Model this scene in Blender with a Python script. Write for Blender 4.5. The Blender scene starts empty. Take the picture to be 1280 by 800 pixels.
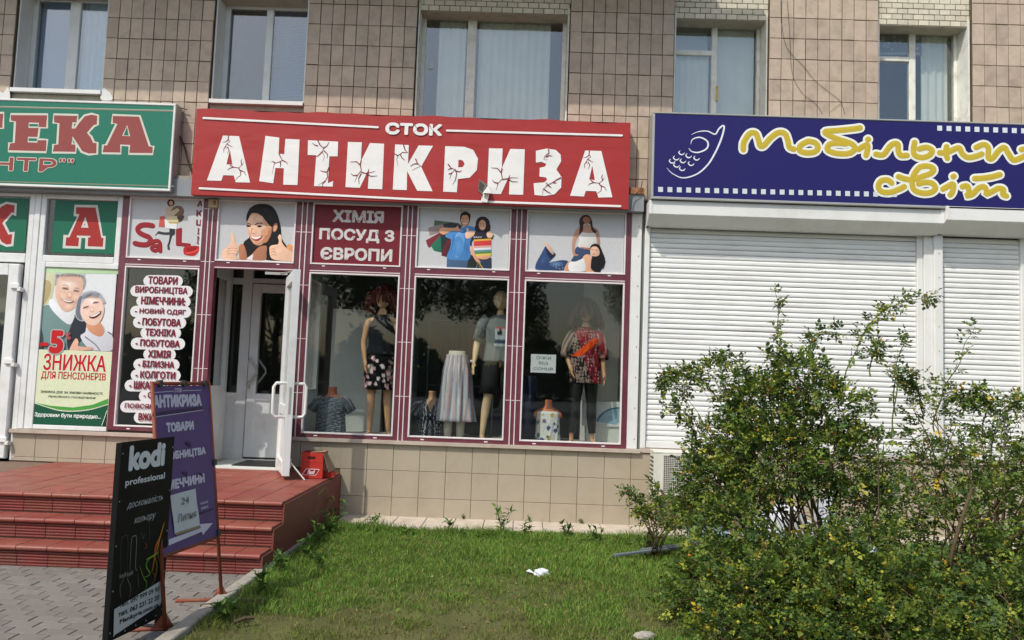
import bpy, bmesh, math, random
import numpy as np
from mathutils import Vector, Matrix
from mathutils.geometry import tessellate_polygon
random.seed(7); RNG = np.random.default_rng(11)
SC = bpy.context.scene
COL = SC.collection
R = math.radians

# ---------------------------------------------------------------- camera
CAM = Vector((0.0, -9.2, 1.62)); PITCH, YAW, ROLL, FPX = 0.07469786, -0.01159039, 0.03600802, 1000.0
fw = Vector((math.sin(YAW)*math.cos(PITCH), math.cos(YAW)*math.cos(PITCH), math.sin(PITCH)))
rt = Vector((math.cos(YAW), -math.sin(YAW), 0)); up = rt.cross(fw)
rt2 = rt*math.cos(ROLL)+up*math.sin(ROLL); up2 = -rt*math.sin(ROLL)+up*math.cos(ROLL)
cd = bpy.data.cameras.new('camera'); cam = bpy.data.objects.new('camera', cd); COL.objects.link(cam)
M = Matrix((rt2, up2, -fw)).transposed().to_4x4(); M.translation = CAM
cam.matrix_world = M
cd.sensor_width = 36; cd.lens = 36*FPX/1280; cd.clip_start = 0.05; cd.clip_end = 3000
SC.camera = cam

# ---------------------------------------------------------------- sky and sun
SUN = Vector((0.74, 1.0, -1.55)).normalized()          # the way the light travels
elev = math.asin(-SUN.z)
w = bpy.data.worlds.new('World'); SC.world = w; w.use_nodes = True
nt = w.node_tree; nt.nodes.clear()
sky = nt.nodes.new('ShaderNodeTexSky'); sky.sky_type = 'NISHITA'; sky.sun_disc = False
sky.sun_elevation = elev; sky.sun_rotation = math.atan2(-SUN.x, -SUN.y)
sky.air_density = 1.2; sky.dust_density = 2.5; sky.ozone_density = 1.0
bg = nt.nodes.new('ShaderNodeBackground'); bg.inputs['Strength'].default_value = 0.15
wo = nt.nodes.new('ShaderNodeOutputWorld')
nt.links.new(sky.outputs[0], bg.inputs[0]); nt.links.new(bg.outputs[0], wo.inputs[0])
sd = bpy.data.lights.new('sun', 'SUN'); sd.energy = 2.75; sd.angle = R(0.6); sd.color = (1.0, 0.955, 0.88)
so = bpy.data.objects.new('sun', sd); COL.objects.link(so); so.location = (-20, -30, 40)
so.rotation_euler = SUN.to_track_quat('-Z', 'Y').to_euler()
SC.view_settings.view_transform = 'Standard'; SC.view_settings.look = 'None'
SC.view_settings.gamma = 1.0; SC.view_settings.exposure = 0.17
SC.cycles.max_bounces = 8; SC.cycles.transparent_max_bounces = 16

# ---------------------------------------------------------------- colours and materials
def lin(v):
    v = v/255.0
    return v/12.92 if v <= 0.04045 else ((v+0.055)/1.055)**2.4
def rgb(*c):
    if len(c) == 1: c = c[0]
    return (lin(c[0]), lin(c[1]), lin(c[2]), 1.0)
MATS = {}
def mat(name, col, rough=0.6, var=0.12, scale=6.0, bump=0.0, bscale=60.0, metal=0.0, spec=0.4, rand=0.0, dirt=None, dirt_amt=0.5, dirt_scale=1.5, coat=0.0, stretch=(1,1,1)):
    """a procedural surface: base colour with noise variation, optional dirt patches, fine bump, per-object shift"""
    m = bpy.data.materials.new(name); MATS[name] = m; m.use_nodes = True
    n = m.node_tree; N = n.nodes; L = n.links
    b = N['Principled BSDF']; b.inputs['Metallic'].default_value = metal
    b.inputs['Specular IOR Level'].default_value = spec; b.inputs['Coat Weight'].default_value = coat
    tc = N.new('ShaderNodeTexCoord'); mp = N.new('ShaderNodeMapping'); mp.inputs['Scale'].default_value = stretch
    geo = N.new('ShaderNodeNewGeometry')
    L.new(geo.outputs['Position'], mp.inputs['Vector'])
    no = N.new('ShaderNodeTexNoise'); no.inputs['Scale'].default_value = scale; no.inputs['Detail'].default_value = 6
    L.new(mp.outputs[0], no.inputs['Vector'])
    mr = N.new('ShaderNodeMapRange'); mr.inputs['From Min'].default_value = 0.25; mr.inputs['From Max'].default_value = 0.75
    mr.inputs['To Min'].default_value = 1-var; mr.inputs['To Max'].default_value = 1+var
    L.new(no.outputs[0], mr.inputs['Value'])
    hs = N.new('ShaderNodeHueSaturation'); hs.inputs['Color'].default_value = (*col[:3], 1)
    val = mr.outputs[0]
    if rand:
        oi = N.new('ShaderNodeObjectInfo'); r2 = N.new('ShaderNodeMapRange')
        r2.inputs['To Min'].default_value = 1-rand; r2.inputs['To Max'].default_value = 1+rand*0.8
        L.new(oi.outputs['Random'], r2.inputs['Value'])
        mu = N.new('ShaderNodeMath'); mu.operation = 'MULTIPLY'; L.new(val, mu.inputs[0]); L.new(r2.outputs[0], mu.inputs[1]); val = mu.outputs[0]
        ml = N.new('ShaderNodeMath'); ml.operation = 'MULTIPLY'; ml.inputs[1].default_value = 7.31; L.new(oi.outputs['Random'], ml.inputs[0])
        fr = N.new('ShaderNodeMath'); fr.operation = 'FRACT'; L.new(ml.outputs[0], fr.inputs[0])
        r3 = N.new('ShaderNodeMapRange'); r3.inputs['To Min'].default_value = 0.5-rand*0.06; r3.inputs['To Max'].default_value = 0.5+rand*0.06
        L.new(fr.outputs[0], r3.inputs['Value']); L.new(r3.outputs[0], hs.inputs['Hue'])
    L.new(val, hs.inputs['Value'])
    out = hs.outputs[0]
    if dirt is not None:
        n2 = N.new('ShaderNodeTexNoise'); n2.inputs['Scale'].default_value = dirt_scale; n2.inputs['Detail'].default_value = 8; n2.inputs['Roughness'].default_value = 0.7
        L.new(mp.outputs[0], n2.inputs['Vector'])
        r4 = N.new('ShaderNodeMapRange'); r4.inputs['From Min'].default_value = 0.48; r4.inputs['From Max'].default_value = 0.72; r4.inputs['To Max'].default_value = dirt_amt
        L.new(n2.outputs[0], r4.inputs['Value'])
        mx = N.new('ShaderNodeMix'); mx.data_type = 'RGBA'; mx.inputs['B'].default_value = (*dirt[:3], 1)
        L.new(r4.outputs[0], mx.inputs['Factor']); L.new(out, mx.inputs['A']); out = mx.outputs['Result']
    L.new(out, b.inputs['Base Color'])
    rr = N.new('ShaderNodeMapRange'); rr.inputs['To Min'].default_value = max(0.02, rough-0.1); rr.inputs['To Max'].default_value = min(1, rough+0.1)
    L.new(no.outputs[0], rr.inputs['Value']); L.new(rr.outputs[0], b.inputs['Roughness'])
    if bump:
        n3 = N.new('ShaderNodeTexNoise'); n3.inputs['Scale'].default_value = bscale; n3.inputs['Detail'].default_value = 4
        L.new(mp.outputs[0], n3.inputs['Vector'])
        bp = N.new('ShaderNodeBump'); bp.inputs['Strength'].default_value = bump; bp.inputs['Distance'].default_value = 0.01
        L.new(n3.outputs[0], bp.inputs['Height']); L.new(bp.outputs[0], b.inputs['Normal'])
    return m
def attr_mat(name, rough=0.5, var=0.05, scale=30, spec=0.3, trans=0.0, bump=0.0):
    m = bpy.data.materials.new(name); MATS[name] = m; m.use_nodes = True
    n = m.node_tree; N = n.nodes; L = n.links; b = N['Principled BSDF']
    b.inputs['Specular IOR Level'].default_value = spec; b.inputs['Roughness'].default_value = rough
    at = N.new('ShaderNodeAttribute'); at.attribute_name = 'Col'
    geo = N.new('ShaderNodeNewGeometry')
    no = N.new('ShaderNodeTexNoise'); no.inputs['Scale'].default_value = scale; no.inputs['Detail'].default_value = 5
    L.new(geo.outputs['Position'], no.inputs['Vector'])
    mr = N.new('ShaderNodeMapRange'); mr.inputs['To Min'].default_value = 1-var*2; mr.inputs['To Max'].default_value = 1+var*2
    L.new(no.outputs[0], mr.inputs['Value'])
    hs = N.new('ShaderNodeHueSaturation'); L.new(at.outputs['Color'], hs.inputs['Color']); L.new(mr.outputs[0], hs.inputs['Value'])
    L.new(hs.outputs[0], b.inputs['Base Color'])
    if trans:
        t = N.new('ShaderNodeBsdfTranslucent'); mx = N.new('ShaderNodeMixShader'); mx.inputs[0].default_value = trans
        L.new(hs.outputs[0], t.inputs[0]); L.new(b.outputs[0], mx.inputs[1]); L.new(t.outputs[0], mx.inputs[2])
        L.new(mx.outputs[0], N['Material Output'].inputs[0])
    if bump:
        bp = N.new('ShaderNodeBump'); bp.inputs['Strength'].default_value = bump; bp.inputs['Distance'].default_value = 0.01
        n3 = N.new('ShaderNodeTexNoise'); n3.inputs['Scale'].default_value = 40; L.new(geo.outputs['Position'], n3.inputs['Vector'])
        L.new(n3.outputs[0], bp.inputs['Height']); L.new(bp.outputs[0], b.inputs['Normal'])
    return m
def glass_mat(name, tint=(0.72, 0.76, 0.74), refl=1.0, wave=0.02):
    m = bpy.data.materials.new(name); MATS[name] = m; m.use_nodes = True
    n = m.node_tree; N = n.nodes; L = n.links; N.clear()
    o = N.new('ShaderNodeOutputMaterial'); t = N.new('ShaderNodeBsdfTransparent'); t.inputs[0].default_value = (*tint, 1)
    g = N.new('ShaderNodeBsdfGlossy'); g.inputs['Roughness'].default_value = 0.015
    fr = N.new('ShaderNodeFresnel'); gb = N.new('ShaderNodeNewGeometry'); io = N.new('ShaderNodeMapRange')
    io.inputs['To Min'].default_value = 1.52; io.inputs['To Max'].default_value = 1/1.52      # same reflection from either face of the pane
    L.new(gb.outputs['Backfacing'], io.inputs['Value']); L.new(io.outputs[0], fr.inputs[0])
    mu = N.new('ShaderNodeMath'); mu.operation = 'MULTIPLY'; mu.inputs[1].default_value = 1.8*refl; mu.use_clamp = True
    geo = N.new('ShaderNodeNewGeometry'); no = N.new('ShaderNodeTexNoise'); no.inputs['Scale'].default_value = 1.3
    L.new(geo.outputs['Position'], no.inputs['Vector'])
    bp = N.new('ShaderNodeBump'); bp.inputs['Strength'].default_value = wave; bp.inputs['Distance'].default_value = 0.1
    L.new(no.outputs[0], bp.inputs['Height']); L.new(bp.outputs[0], g.inputs['Normal'])
    mx = N.new('ShaderNodeMixShader'); L.new(fr.outputs[0], mu.inputs[0]); L.new(mu.outputs[0], mx.inputs[0])
    L.new(t.outputs[0], mx.inputs[1]); L.new(g.outputs[0], mx.inputs[2]); L.new(mx.outputs[0], o.inputs[0])
    return m
glass_mat('shop_glass', (0.93, 0.95, 0.94), 0.62); glass_mat('window_glass', (0.90, 0.94, 0.95), 1.7, 0.03)
attr_mat('print', 0.45, 0.045, 26); attr_mat('print_matte', 0.8, 0.05, 12, 0.1)
attr_mat('cloth_print', 0.9, 0.06, 60, 0.1, bump=0.15)
attr_mat('leaf', 0.5, 0.1, 20, 0.35, trans=0.28); attr_mat('grass', 0.7, 0.12, 3, 0.2, trans=0.3)
mat('white_pvc', rgb(224, 226, 224), 0.35, 0.03, 4, dirt=rgb(165, 162, 150), dirt_amt=0.35, dirt_scale=3)
mat('old_white_paint', rgb(226, 226, 216), 0.6, 0.05, 8, 0.2, 90, dirt=rgb(150, 145, 126), dirt_amt=0.5, dirt_scale=9)
mat('white_metal', rgb(226, 226, 222), 0.4, 0.03, 3, dirt=rgb(170, 166, 152), dirt_amt=0.3, dirt_scale=2.2)
mat('shutter_white', rgb(234, 234, 230), 0.38, 0.03, 5, dirt=rgb(170, 166, 152), dirt_amt=0.38, dirt_scale=1.4, stretch=(1, 1, 7))
mat('burgundy', rgb(104, 48, 60), 0.38, 0.1, 3, dirt=rgb(140, 92, 98), dirt_amt=0.3, dirt_scale=4, coat=0.2)
mat('trim_white', rgb(222, 214, 212), 0.45, 0.04)
mat('wall_tile', rgb(184, 166, 146), 0.42, 0.10, 9, 0.12, 70, rand=0.13, dirt=rgb(112, 98, 82), dirt_amt=0.42, dirt_scale=5)
mat('mortar', rgb(92, 82, 66), 0.95, 0.25, 20, 0.5, 80)
mat('brick', rgb(208, 200, 178), 0.75, 0.1, 20, 0.3, 120, rand=0.12)
mat('plaster', rgb(170, 164, 146), 0.9, 0.1, 10, 0.4, 60, dirt=rgb(120, 114, 98), dirt_amt=0.5, dirt_scale=6)
mat('base_tile', rgb(172, 160, 140), 0.42, 0.04, 3, 0.05, 90, rand=0.035, dirt=rgb(140, 128, 108), dirt_amt=0.3, dirt_scale=2.5)
mat('base_joint', rgb(104, 90, 70), 0.95, 0.15, 20)
mat('sill', rgb(186, 172, 158), 0.7, 0.08, 6, 0.2, 60, dirt=rgb(140, 110, 90), dirt_amt=0.5, dirt_scale=5)
mat('red_tile', rgb(138, 72, 60), 0.5, 0.14, 5, 0.12, 60, rand=0.10, dirt=rgb(146, 104, 88), dirt_amt=0.6, dirt_scale=3.5)
mat('red_riser', rgb(112, 46, 38), 0.45, 0.12, 6, 0.12, 60, rand=0.08, dirt=rgb(96, 66, 54), dirt_amt=0.6, dirt_scale=5)
mat('red_side', rgb(112, 56, 48), 0.6, 0.12, 5, 0.2, 40, dirt=rgb(110, 66, 56), dirt_amt=0.6, dirt_scale=4)
mat('grout', rgb(118, 98, 84), 0.95, 0.2, 14, 0.4, 60)
mat('paver', rgb(122, 117, 110), 0.85, 0.10, 14, 0.5, 160, rand=0.12, dirt=rgb(118, 108, 98), dirt_amt=0.55, dirt_scale=2.5)
mat('paver_joint', rgb(90, 82, 72), 1.0, 0.3, 30, 0.6, 80)
mat('concrete', rgb(158, 152, 140), 0.9, 0.12, 9, 0.5, 90, dirt=rgb(104, 98, 84), dirt_amt=0.6, dirt_scale=4)
mat('path_tile', rgb(196, 184, 168), 0.8, 0.08, 9, 0.3, 90, rand=0.05, dirt=rgb(140, 126, 106), dirt_amt=0.5, dirt_scale=4)
mat('soil', rgb(86, 88, 46), 1.0, 0.3, 4, 0.8, 40, dirt=rgb(92, 78, 58), dirt_amt=0.6, dirt_scale=1.3)
mat('asphalt', rgb(104, 104, 102), 0.95, 0.1, 3, 0.4, 100)
mat('dark_metal', rgb(48, 50, 50), 0.5, 0.1, 10)
mat('grey_metal', rgb(140, 146, 150), 0.5, 0.08, 6, dirt=rgb(100, 98, 92), dirt_amt=0.5)
mat('alu', rgb(176, 176, 172), 0.4, 0.05, 6, metal=0.3, dirt=rgb(130, 124, 112), dirt_amt=0.4)
mat('rust', rgb(150, 96, 62), 0.9, 0.3, 22, 0.6, 80, dirt=rgb(196, 180, 150), dirt_amt=0.8, dirt_scale=14)
mat('rust_paint', rgb(128, 66, 44), 0.6, 0.15, 20, 0.2, 90, dirt=rgb(92, 52, 40), dirt_amt=0.5, dirt_scale=14)
mat('black_metal', rgb(14, 15, 16), 0.6, 0.1, 10, spec=0.2)
mat('black_plastic', rgb(30, 30, 30), 0.6, 0.1)
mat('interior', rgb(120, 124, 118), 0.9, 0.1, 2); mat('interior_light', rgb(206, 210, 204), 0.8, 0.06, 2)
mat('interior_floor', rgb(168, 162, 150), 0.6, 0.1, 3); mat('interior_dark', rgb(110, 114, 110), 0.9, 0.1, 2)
mat('curtain_blue', rgb(190, 206, 218), 0.9, 0.06, 4); mat('curtain_grey', rgb(238, 234, 218), 0.9, 0.06, 4); mat('lace', rgb(176, 176, 166), 0.9, 0.2, 30)
mat('blind_blue', rgb(130, 156, 186), 0.8, 0.05, 4)
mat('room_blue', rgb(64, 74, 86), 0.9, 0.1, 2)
mat('skin_form', rgb(196, 152, 112), 0.45, 0.04, 4, spec=0.4); mat('skin_pale', rgb(206, 178, 138), 0.45, 0.04, 4)
mat('skin_orange', rgb(196, 112, 74), 0.5, 0.04, 4); mat('hair_red', rgb(96, 32, 24), 0.55, 0.3, 60, 0.8, 120); mat('hair_brown', rgb(78, 46, 30), 0.55, 0.3, 60, 0.8, 120)
mat('black_cloth', rgb(24, 25, 28), 0.85, 0.1, 20); mat('black_leather', rgb(30, 30, 30), 0.4, 0.1, 20); mat('denim', rgb(26, 34, 56), 0.9, 0.15, 20)
mat('white_cloth', rgb(214, 212, 206), 0.9, 0.05, 10); mat('pale_stand', rgb(190, 186, 170), 0.6, 0.05)
mat('bark', rgb(84, 70, 48), 0.9, 0.25, 30, 0.6, 90); mat('green_stem', rgb(96, 106, 50), 0.7, 0.15, 30); mat('trunk', rgb(70, 58, 46), 0.95, 0.2, 6, 0.6, 30)
mat('plastic_bag', rgb(206, 210, 214), 0.45, 0.05, 20, 0.4, 60); mat('blue_plastic', rgb(130, 152, 178), 0.4, 0.1, 8)
mat('slate_sheet', rgb(104, 116, 122), 0.55, 0.15, 6, 0.3, 30, dirt=rgb(78, 86, 84), dirt_amt=0.6)
mat('red_card', rgb(176, 46, 34), 0.5, 0.06, 8); mat('brown_card', rgb(150, 130, 104), 0.85, 0.08, 20); mat('yellow_brass', rgb(206, 170, 60), 0.35, 0.05)
mat('ac_white', rgb(214, 212, 200), 0.45, 0.04, 4, dirt=rgb(160, 152, 132), dirt_amt=0.4)
mat('beige_plastic', rgb(170, 150, 120), 0.6, 0.1); mat('white_paper', rgb(205, 208, 208), 0.8, 0.03)
# ---------------------------------------------------------------- object helpers
def setp(o, label=None, cat=None, group=None, kind=None):
    if label: o['label'] = label
    if cat: o['category'] = cat
    if group: o['group'] = group
    if kind: o['kind'] = kind
    return o
def empty(name, loc=(0, 0, 0), rz=0.0, **k):
    o = bpy.data.objects.new(name, None); COL.objects.link(o); o.location = loc; o.rotation_euler.z = rz
    o.empty_display_size = 0.1
    return setp(o, **k)
def link(name, me, m, parent=None, smooth=False, **k):
    if m is not None:
        for mm in (m if isinstance(m, (list, tuple)) else [m]):
            me.materials.append(MATS[mm] if isinstance(mm, str) else mm)
    if smooth: me.polygons.foreach_set('use_smooth', [True]*len(me.polygons))
    o = bpy.data.objects.new(name, me); COL.objects.link(o)
    if parent is not None: o.parent = parent
    return setp(o, **k)
def inst(name, me, parent, loc=(0, 0, 0), rot=(0, 0, 0), scl=(1, 1, 1)):
    o = bpy.data.objects.new(name, me); COL.objects.link(o); o.parent = parent
    o.location = loc; o.rotation_euler = rot; o.scale = scl
    return o
class MB:
    def __init__(s): s.v = []; s.f = []; s.c = []
    def add(s, vs, fs, col=None):
        n = len(s.v); s.v += [tuple(v) for v in vs]; s.f += [tuple(i+n for i in f) for f in fs]
        if col is not None: s.c += [col]*len(vs) if not isinstance(col[0], (tuple, list)) else list(col)
        return s
    def box(s, x0, x1, y0, y1, z0, z1, col=None):
        return s.add([(x0,y0,z0),(x1,y0,z0),(x1,y1,z0),(x0,y1,z0),(x0,y0,z1),(x1,y0,z1),(x1,y1,z1),(x0,y1,z1)],
            [(0,3,2,1),(4,5,6,7),(0,1,5,4),(1,2,6,5),(2,3,7,6),(3,0,4,7)], col)
    def cbox(s, x0, x1, y0, y1, z0, z1, c=0.006):
        """box with its front (-Y) edges chamfered"""
        return s.add([(x0,y1,z0),(x1,y1,z0),(x1,y1,z1),(x0,y1,z1),(x0,y0+c,z0),(x1,y0+c,z0),(x1,y0+c,z1),(x0,y0+c,z1),
            (x0+c,y0,z0+c),(x1-c,y0,z0+c),(x1-c,y0,z1-c),(x0+c,y0,z1-c)],
            [(0,3,2,1),(0,1,5,4),(1,2,6,5),(2,3,7,6),(3,0,4,7),(4,5,9,8),(5,6,10,9),(6,7,11,10),(7,4,8,11),(8,9,10,11)])
    def tbox(s, x0, x1, y0, y1, z0, z1, c=0.004):
        """box with its top edges chamfered"""
        return s.add([(x0,y0,z0),(x1,y0,z0),(x1,y1,z0),(x0,y1,z0),(x0,y0,z1-c),(x1,y0,z1-c),(x1,y1,z1-c),(x0,y1,z1-c),
            (x0+c,y0+c,z1),(x1-c,y0+c,z1),(x1-c,y1-c,z1),(x0+c,y1-c,z1)],
            [(0,3,2,1),(0,1,5,4),(1,2,6,5),(2,3,7,6),(3,0,4,7),(4,5,9,8),(5,6,10,9),(6,7,11,10),(7,4,8,11),(8,9,10,11)])
    def tube(s, pts, r, n=8, col=None, cap=True):
        pts = [Vector(p) for p in pts]; rr = r if isinstance(r, (list, tuple)) else [r]*len(pts)
        base = len(s.v); prev = None; vs = []; fs = []
        for i, p in enumerate(pts):
            d = (pts[min(i+1, len(pts)-1)]-pts[max(i-1, 0)]).normalized()
            a = (prev - d*prev.dot(d)) if prev is not None else (Vector((0,0,1)).cross(d) if abs(d.z) < 0.95 else Vector((1,0,0)).cross(d))
            if a.length < 1e-6: a = Vector((1,0,0)).cross(d)
            a.normalize(); prev = a; b = d.cross(a)
            for k in range(n):
                t = 2*math.pi*k/n; vs.append(p+(a*math.cos(t)+b*math.sin(t))*rr[i])
        for i in range(len(pts)-1):
            for k in range(n): k2 = (k+1) % n; fs.append((i*n+k, i*n+k2, (i+1)*n+k2, (i+1)*n+k))
        if cap: fs.append(tuple(range(n-1, -1, -1))); fs.append(tuple((len(pts)-1)*n+k for k in range(n)))
        return s.add(vs, fs, col)
    def loft(s, rings, n=24, col=None, cap=True, fn=None):
        """rings: (centre, rx, ry) horizontal ellipses, or fn(i, t) to displace"""
        vs = []; fs = []
        for i, (c, rx, ry) in enumerate(rings):
            for k in range(n):
                t = 2*math.pi*k/n; q = fn(i, t) if fn else 1.0
                vs.append((c[0]+rx*math.cos(t)*q, c[1]+ry*math.sin(t)*q, c[2]))
        for i in range(len(rings)-1):
            for k in range(n): k2 = (k+1) % n; fs.append((i*n+k, i*n+k2, (i+1)*n+k2, (i+1)*n+k))
        if cap: fs.append(tuple(range(n-1, -1, -1))); fs.append(tuple((len(rings)-1)*n+k for k in range(n)))
        cc = None
        if col is not None: cc = [col(Vector(v)) for v in vs] if callable(col) else col
        return s.add(vs, fs, cc)
    def mesh(s, name):
        me = bpy.data.meshes.new(name); me.from_pydata(s.v, [], s.f)
        if s.c:
            a = me.color_attributes.new('Col', 'FLOAT_COLOR', 'POINT')
            a.data.foreach_set('color', np.array([tuple(c[:3])+(1.0,) for c in s.c], dtype=np.float32).ravel())
        me.update(); return me
    def build(s, name, m, parent=None, smooth=False, **k):
        return link(name, s.mesh(name), m, parent, smooth, **k)
def local(parent):
    """offset so a mesh given in world coordinates sits right under a parent at parent.location"""
    return -Vector(parent.location)
def bevel(o, w=0.004, seg=2):
    md = o.modifiers.new('bevel', 'BEVEL'); md.width = w; md.segments = seg; md.limit_method = 'ANGLE'
    return o

# ---------------------------------------------------------------- photo rays and flat prints
def ray(px, py): return rt2*((px-640)/FPX)-up2*((py-400)/FPX)+fw
def onY(px, py, Y):
    d = ray(px, py); t = (Y-CAM.y)/d.y; return CAM+d*t
def onZ(px, py, Z):
    d = ray(px, py); t = (Z-CAM.z)/d.z; return CAM+d*t
class Plane:
    def __init__(s, o, u, v):
        s.o = Vector(o); s.u = Vector(u).normalized(); s.v = (Vector(v)-s.u*Vector(v).dot(s.u)).normalized(); s.n = s.u.cross(s.v)
    def uv(s, px, py):
        d = ray(px, py); t = (s.o-CAM).dot(s.n)/d.dot(s.n); p = CAM+d*t-s.o
        return p.dot(s.u), p.dot(s.v)
    def pt(s, u, v, h=0.0): return s.o+s.u*u+s.v*v+s.n*h
def YP(Y): return Plane((0, Y, 0), (1, 0, 0), (0, 0, 1))
def crop(ox, oy, sc): return lambda p: (ox+p[0]/sc, oy+p[1]/sc)
def smooth_pts(P, closed=False, k=5):
    P = [Vector((*p, 0)) for p in P]; n = len(P); out = []
    for i in range(n if closed else n-1):
        p0, p1, p2, p3 = (P[(i-1) % n], P[i], P[(i+1) % n], P[(i+2) % n]) if closed else (P[max(i-1, 0)], P[i], P[i+1], P[min(i+2, n-1)])
        for j in range(k):
            t = j/k
            q = 0.5*((2*p1)+(p2-p0)*t+(2*p0-5*p1+4*p2-p3)*t*t+(3*p1-p0-3*p2+p3)*t**3); out.append((q.x, q.y))
    if not closed: out.append((P[-1].x, P[-1].y))
    return out
class Art:
    """flat print on a plane: polygons, blobs and strokes, each a hair above the last"""
    def __init__(s, plane, cv=None, h=0.0015, step=0.0001):
        s.p = plane; s.cv = cv or (lambda q: q); s.h = h; s.step = step; s.mb = MB(); s.grad = 0.0
    def up(s): s.h += s.step
    def uvs(s, pts): return [s.p.uv(*s.cv(q)) for q in pts]
    def poly(s, pts, col, holes=(), sm=False, cols=None):
        if sm: pts = smooth_pts(pts, True, 4)
        loops = [s.uvs(pts)]+[s.uvs(smooth_pts(h, True, 3) if sm else h) for h in holes]
        flat = [q for l in loops for q in l]
        tris = tessellate_polygon([[Vector((a, b, 0)) for a, b in l] for l in loops])
        fs = []
        for t in tris:
            a, b, c = [flat[i] for i in t]
            ar = (b[0]-a[0])*(c[1]-a[1])-(c[0]-a[0])*(b[1]-a[1])
            if abs(ar) < 1e-10: continue
            fs.append(t if ar > 0 else t[::-1])
        if s.grad:                                                   # printed tone runs linearly over each shape
            us = [q[0] for q in flat]; vs_ = [q[1] for q in flat]; cu, cv_ = (max(us)+min(us))/2, (max(vs_)+min(vs_))/2; hu, hv = max(1e-6, max(us)-cu), max(1e-6, max(vs_)-cv_)
            col = [tuple(c*(1-s.grad*(0.7*(a-cu)/hu-0.5*(b-cv_)/hv)) for c in col[:3])+(1.0,) for a, b in flat]
        s.mb.add([s.p.pt(a, b, s.h) for a, b in flat], fs, col); s.up(); return s
    def blob(s, cx, cy, rx, ry, col, rot=0, n=20, edge=None):
        pts = []
        for k in range(n):
            t = 2*math.pi*k/n; x = rx*math.cos(t); y = ry*math.sin(t)
            pts.append((cx+x*math.cos(rot)-y*math.sin(rot), cy+x*math.sin(rot)+y*math.cos(rot)))
        q = s.uvs(pts+[(cx, cy)])
        s.mb.add([s.p.pt(a, b, s.h) for a, b in q], [((k+1) % n, k, n) for k in range(n)], [edge or col]*n+[col]); s.up(); return s
    def stroke(s, pts, w, col, closed=False, sm=True, taper=False, dome=0.0003):
        """w in plane metres; a low domed ribbon with round ends"""
        if sm: pts = smooth_pts(pts, closed, 5)
        Q = [Vector((*q, 0)) for q in s.uvs(pts)]
        R_ = []
        for q in Q:
            if not R_ or (q-R_[-1]).length > 1e-4: R_.append(q)
        Q = R_; n = len(Q)
        if n < 2: return s
        rows = []
        def row(c, t, half, h): nrm = Vector((-t.y, t.x, 0)); rows.append([(c+nrm*half, s.h), (c, s.h+h), (c-nrm*half, s.h)])
        def tan(i):
            a = Q[(i-1) % n] if closed else Q[max(i-1, 0)]; b = Q[(i+1) % n] if closed else Q[min(i+1, n-1)]
            v = b-a; return v.normalized() if v.length > 1e-9 else Vector((1, 0, 0))
        hw = w/2
        if not closed and not taper:
            t = tan(0)
            for a in (0.08, 0.5, 0.85): row(Q[0]-t*hw*math.cos(math.asin(a)), t, hw*a, dome*a)
        for i in range(n):
            f = 1.0
            if taper: f = max(0.15, math.sin(math.pi*(i+0.5)/n)**0.6) if taper == 'both' else max(0.12, 1-i/n)
            row(Q[i], tan(i), hw*f, dome)
        if not closed and not taper:
            t = tan(n-1)
            for a in (0.85, 0.5, 0.08): row(Q[-1]+t*hw*math.cos(math.asin(a)), t, hw*a, dome*a)
        vs = [s.p.pt(c.x, c.y, h) for r_ in rows for c, h in r_]; fs = []
        m = len(rows)
        for i in range(m if closed else m-1):
            j = (i+1) % m
            for k in (0, 1): fs.append((i*3+k, i*3+k+1, j*3+k+1, j*3+k))
        s.mb.add(vs, fs, col); s.h += s.step; return s
    def build(s, name, m='print', parent=None, **k):
        o = s.mb.build(name, m, parent, **k)
        if parent is not None: o.location = local(parent)
        return o
_tc = {}
def text_geo(st, bold, shear):
    key = (st, bold, shear)
    if key not in _tc:
        c = bpy.data.curves.new('lettering', 'FONT'); c.body = st; c.offset = bold; c.shear = shear; c.resolution_u = 4
        o = bpy.data.objects.new('lettering', c); COL.objects.link(o); bpy.context.view_layer.update()
        me = bpy.data.meshes.new_from_object(o.evaluated_get(bpy.context.evaluated_depsgraph_get()))
        v = [tuple(x.co[:2]) for x in me.vertices]; f = [tuple(p.vertices) for p in me.polygons]
        bpy.data.objects.remove(o); bpy.data.curves.remove(c); bpy.data.meshes.remove(me)
        _tc[key] = (v, f)
    return _tc[key]
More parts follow.
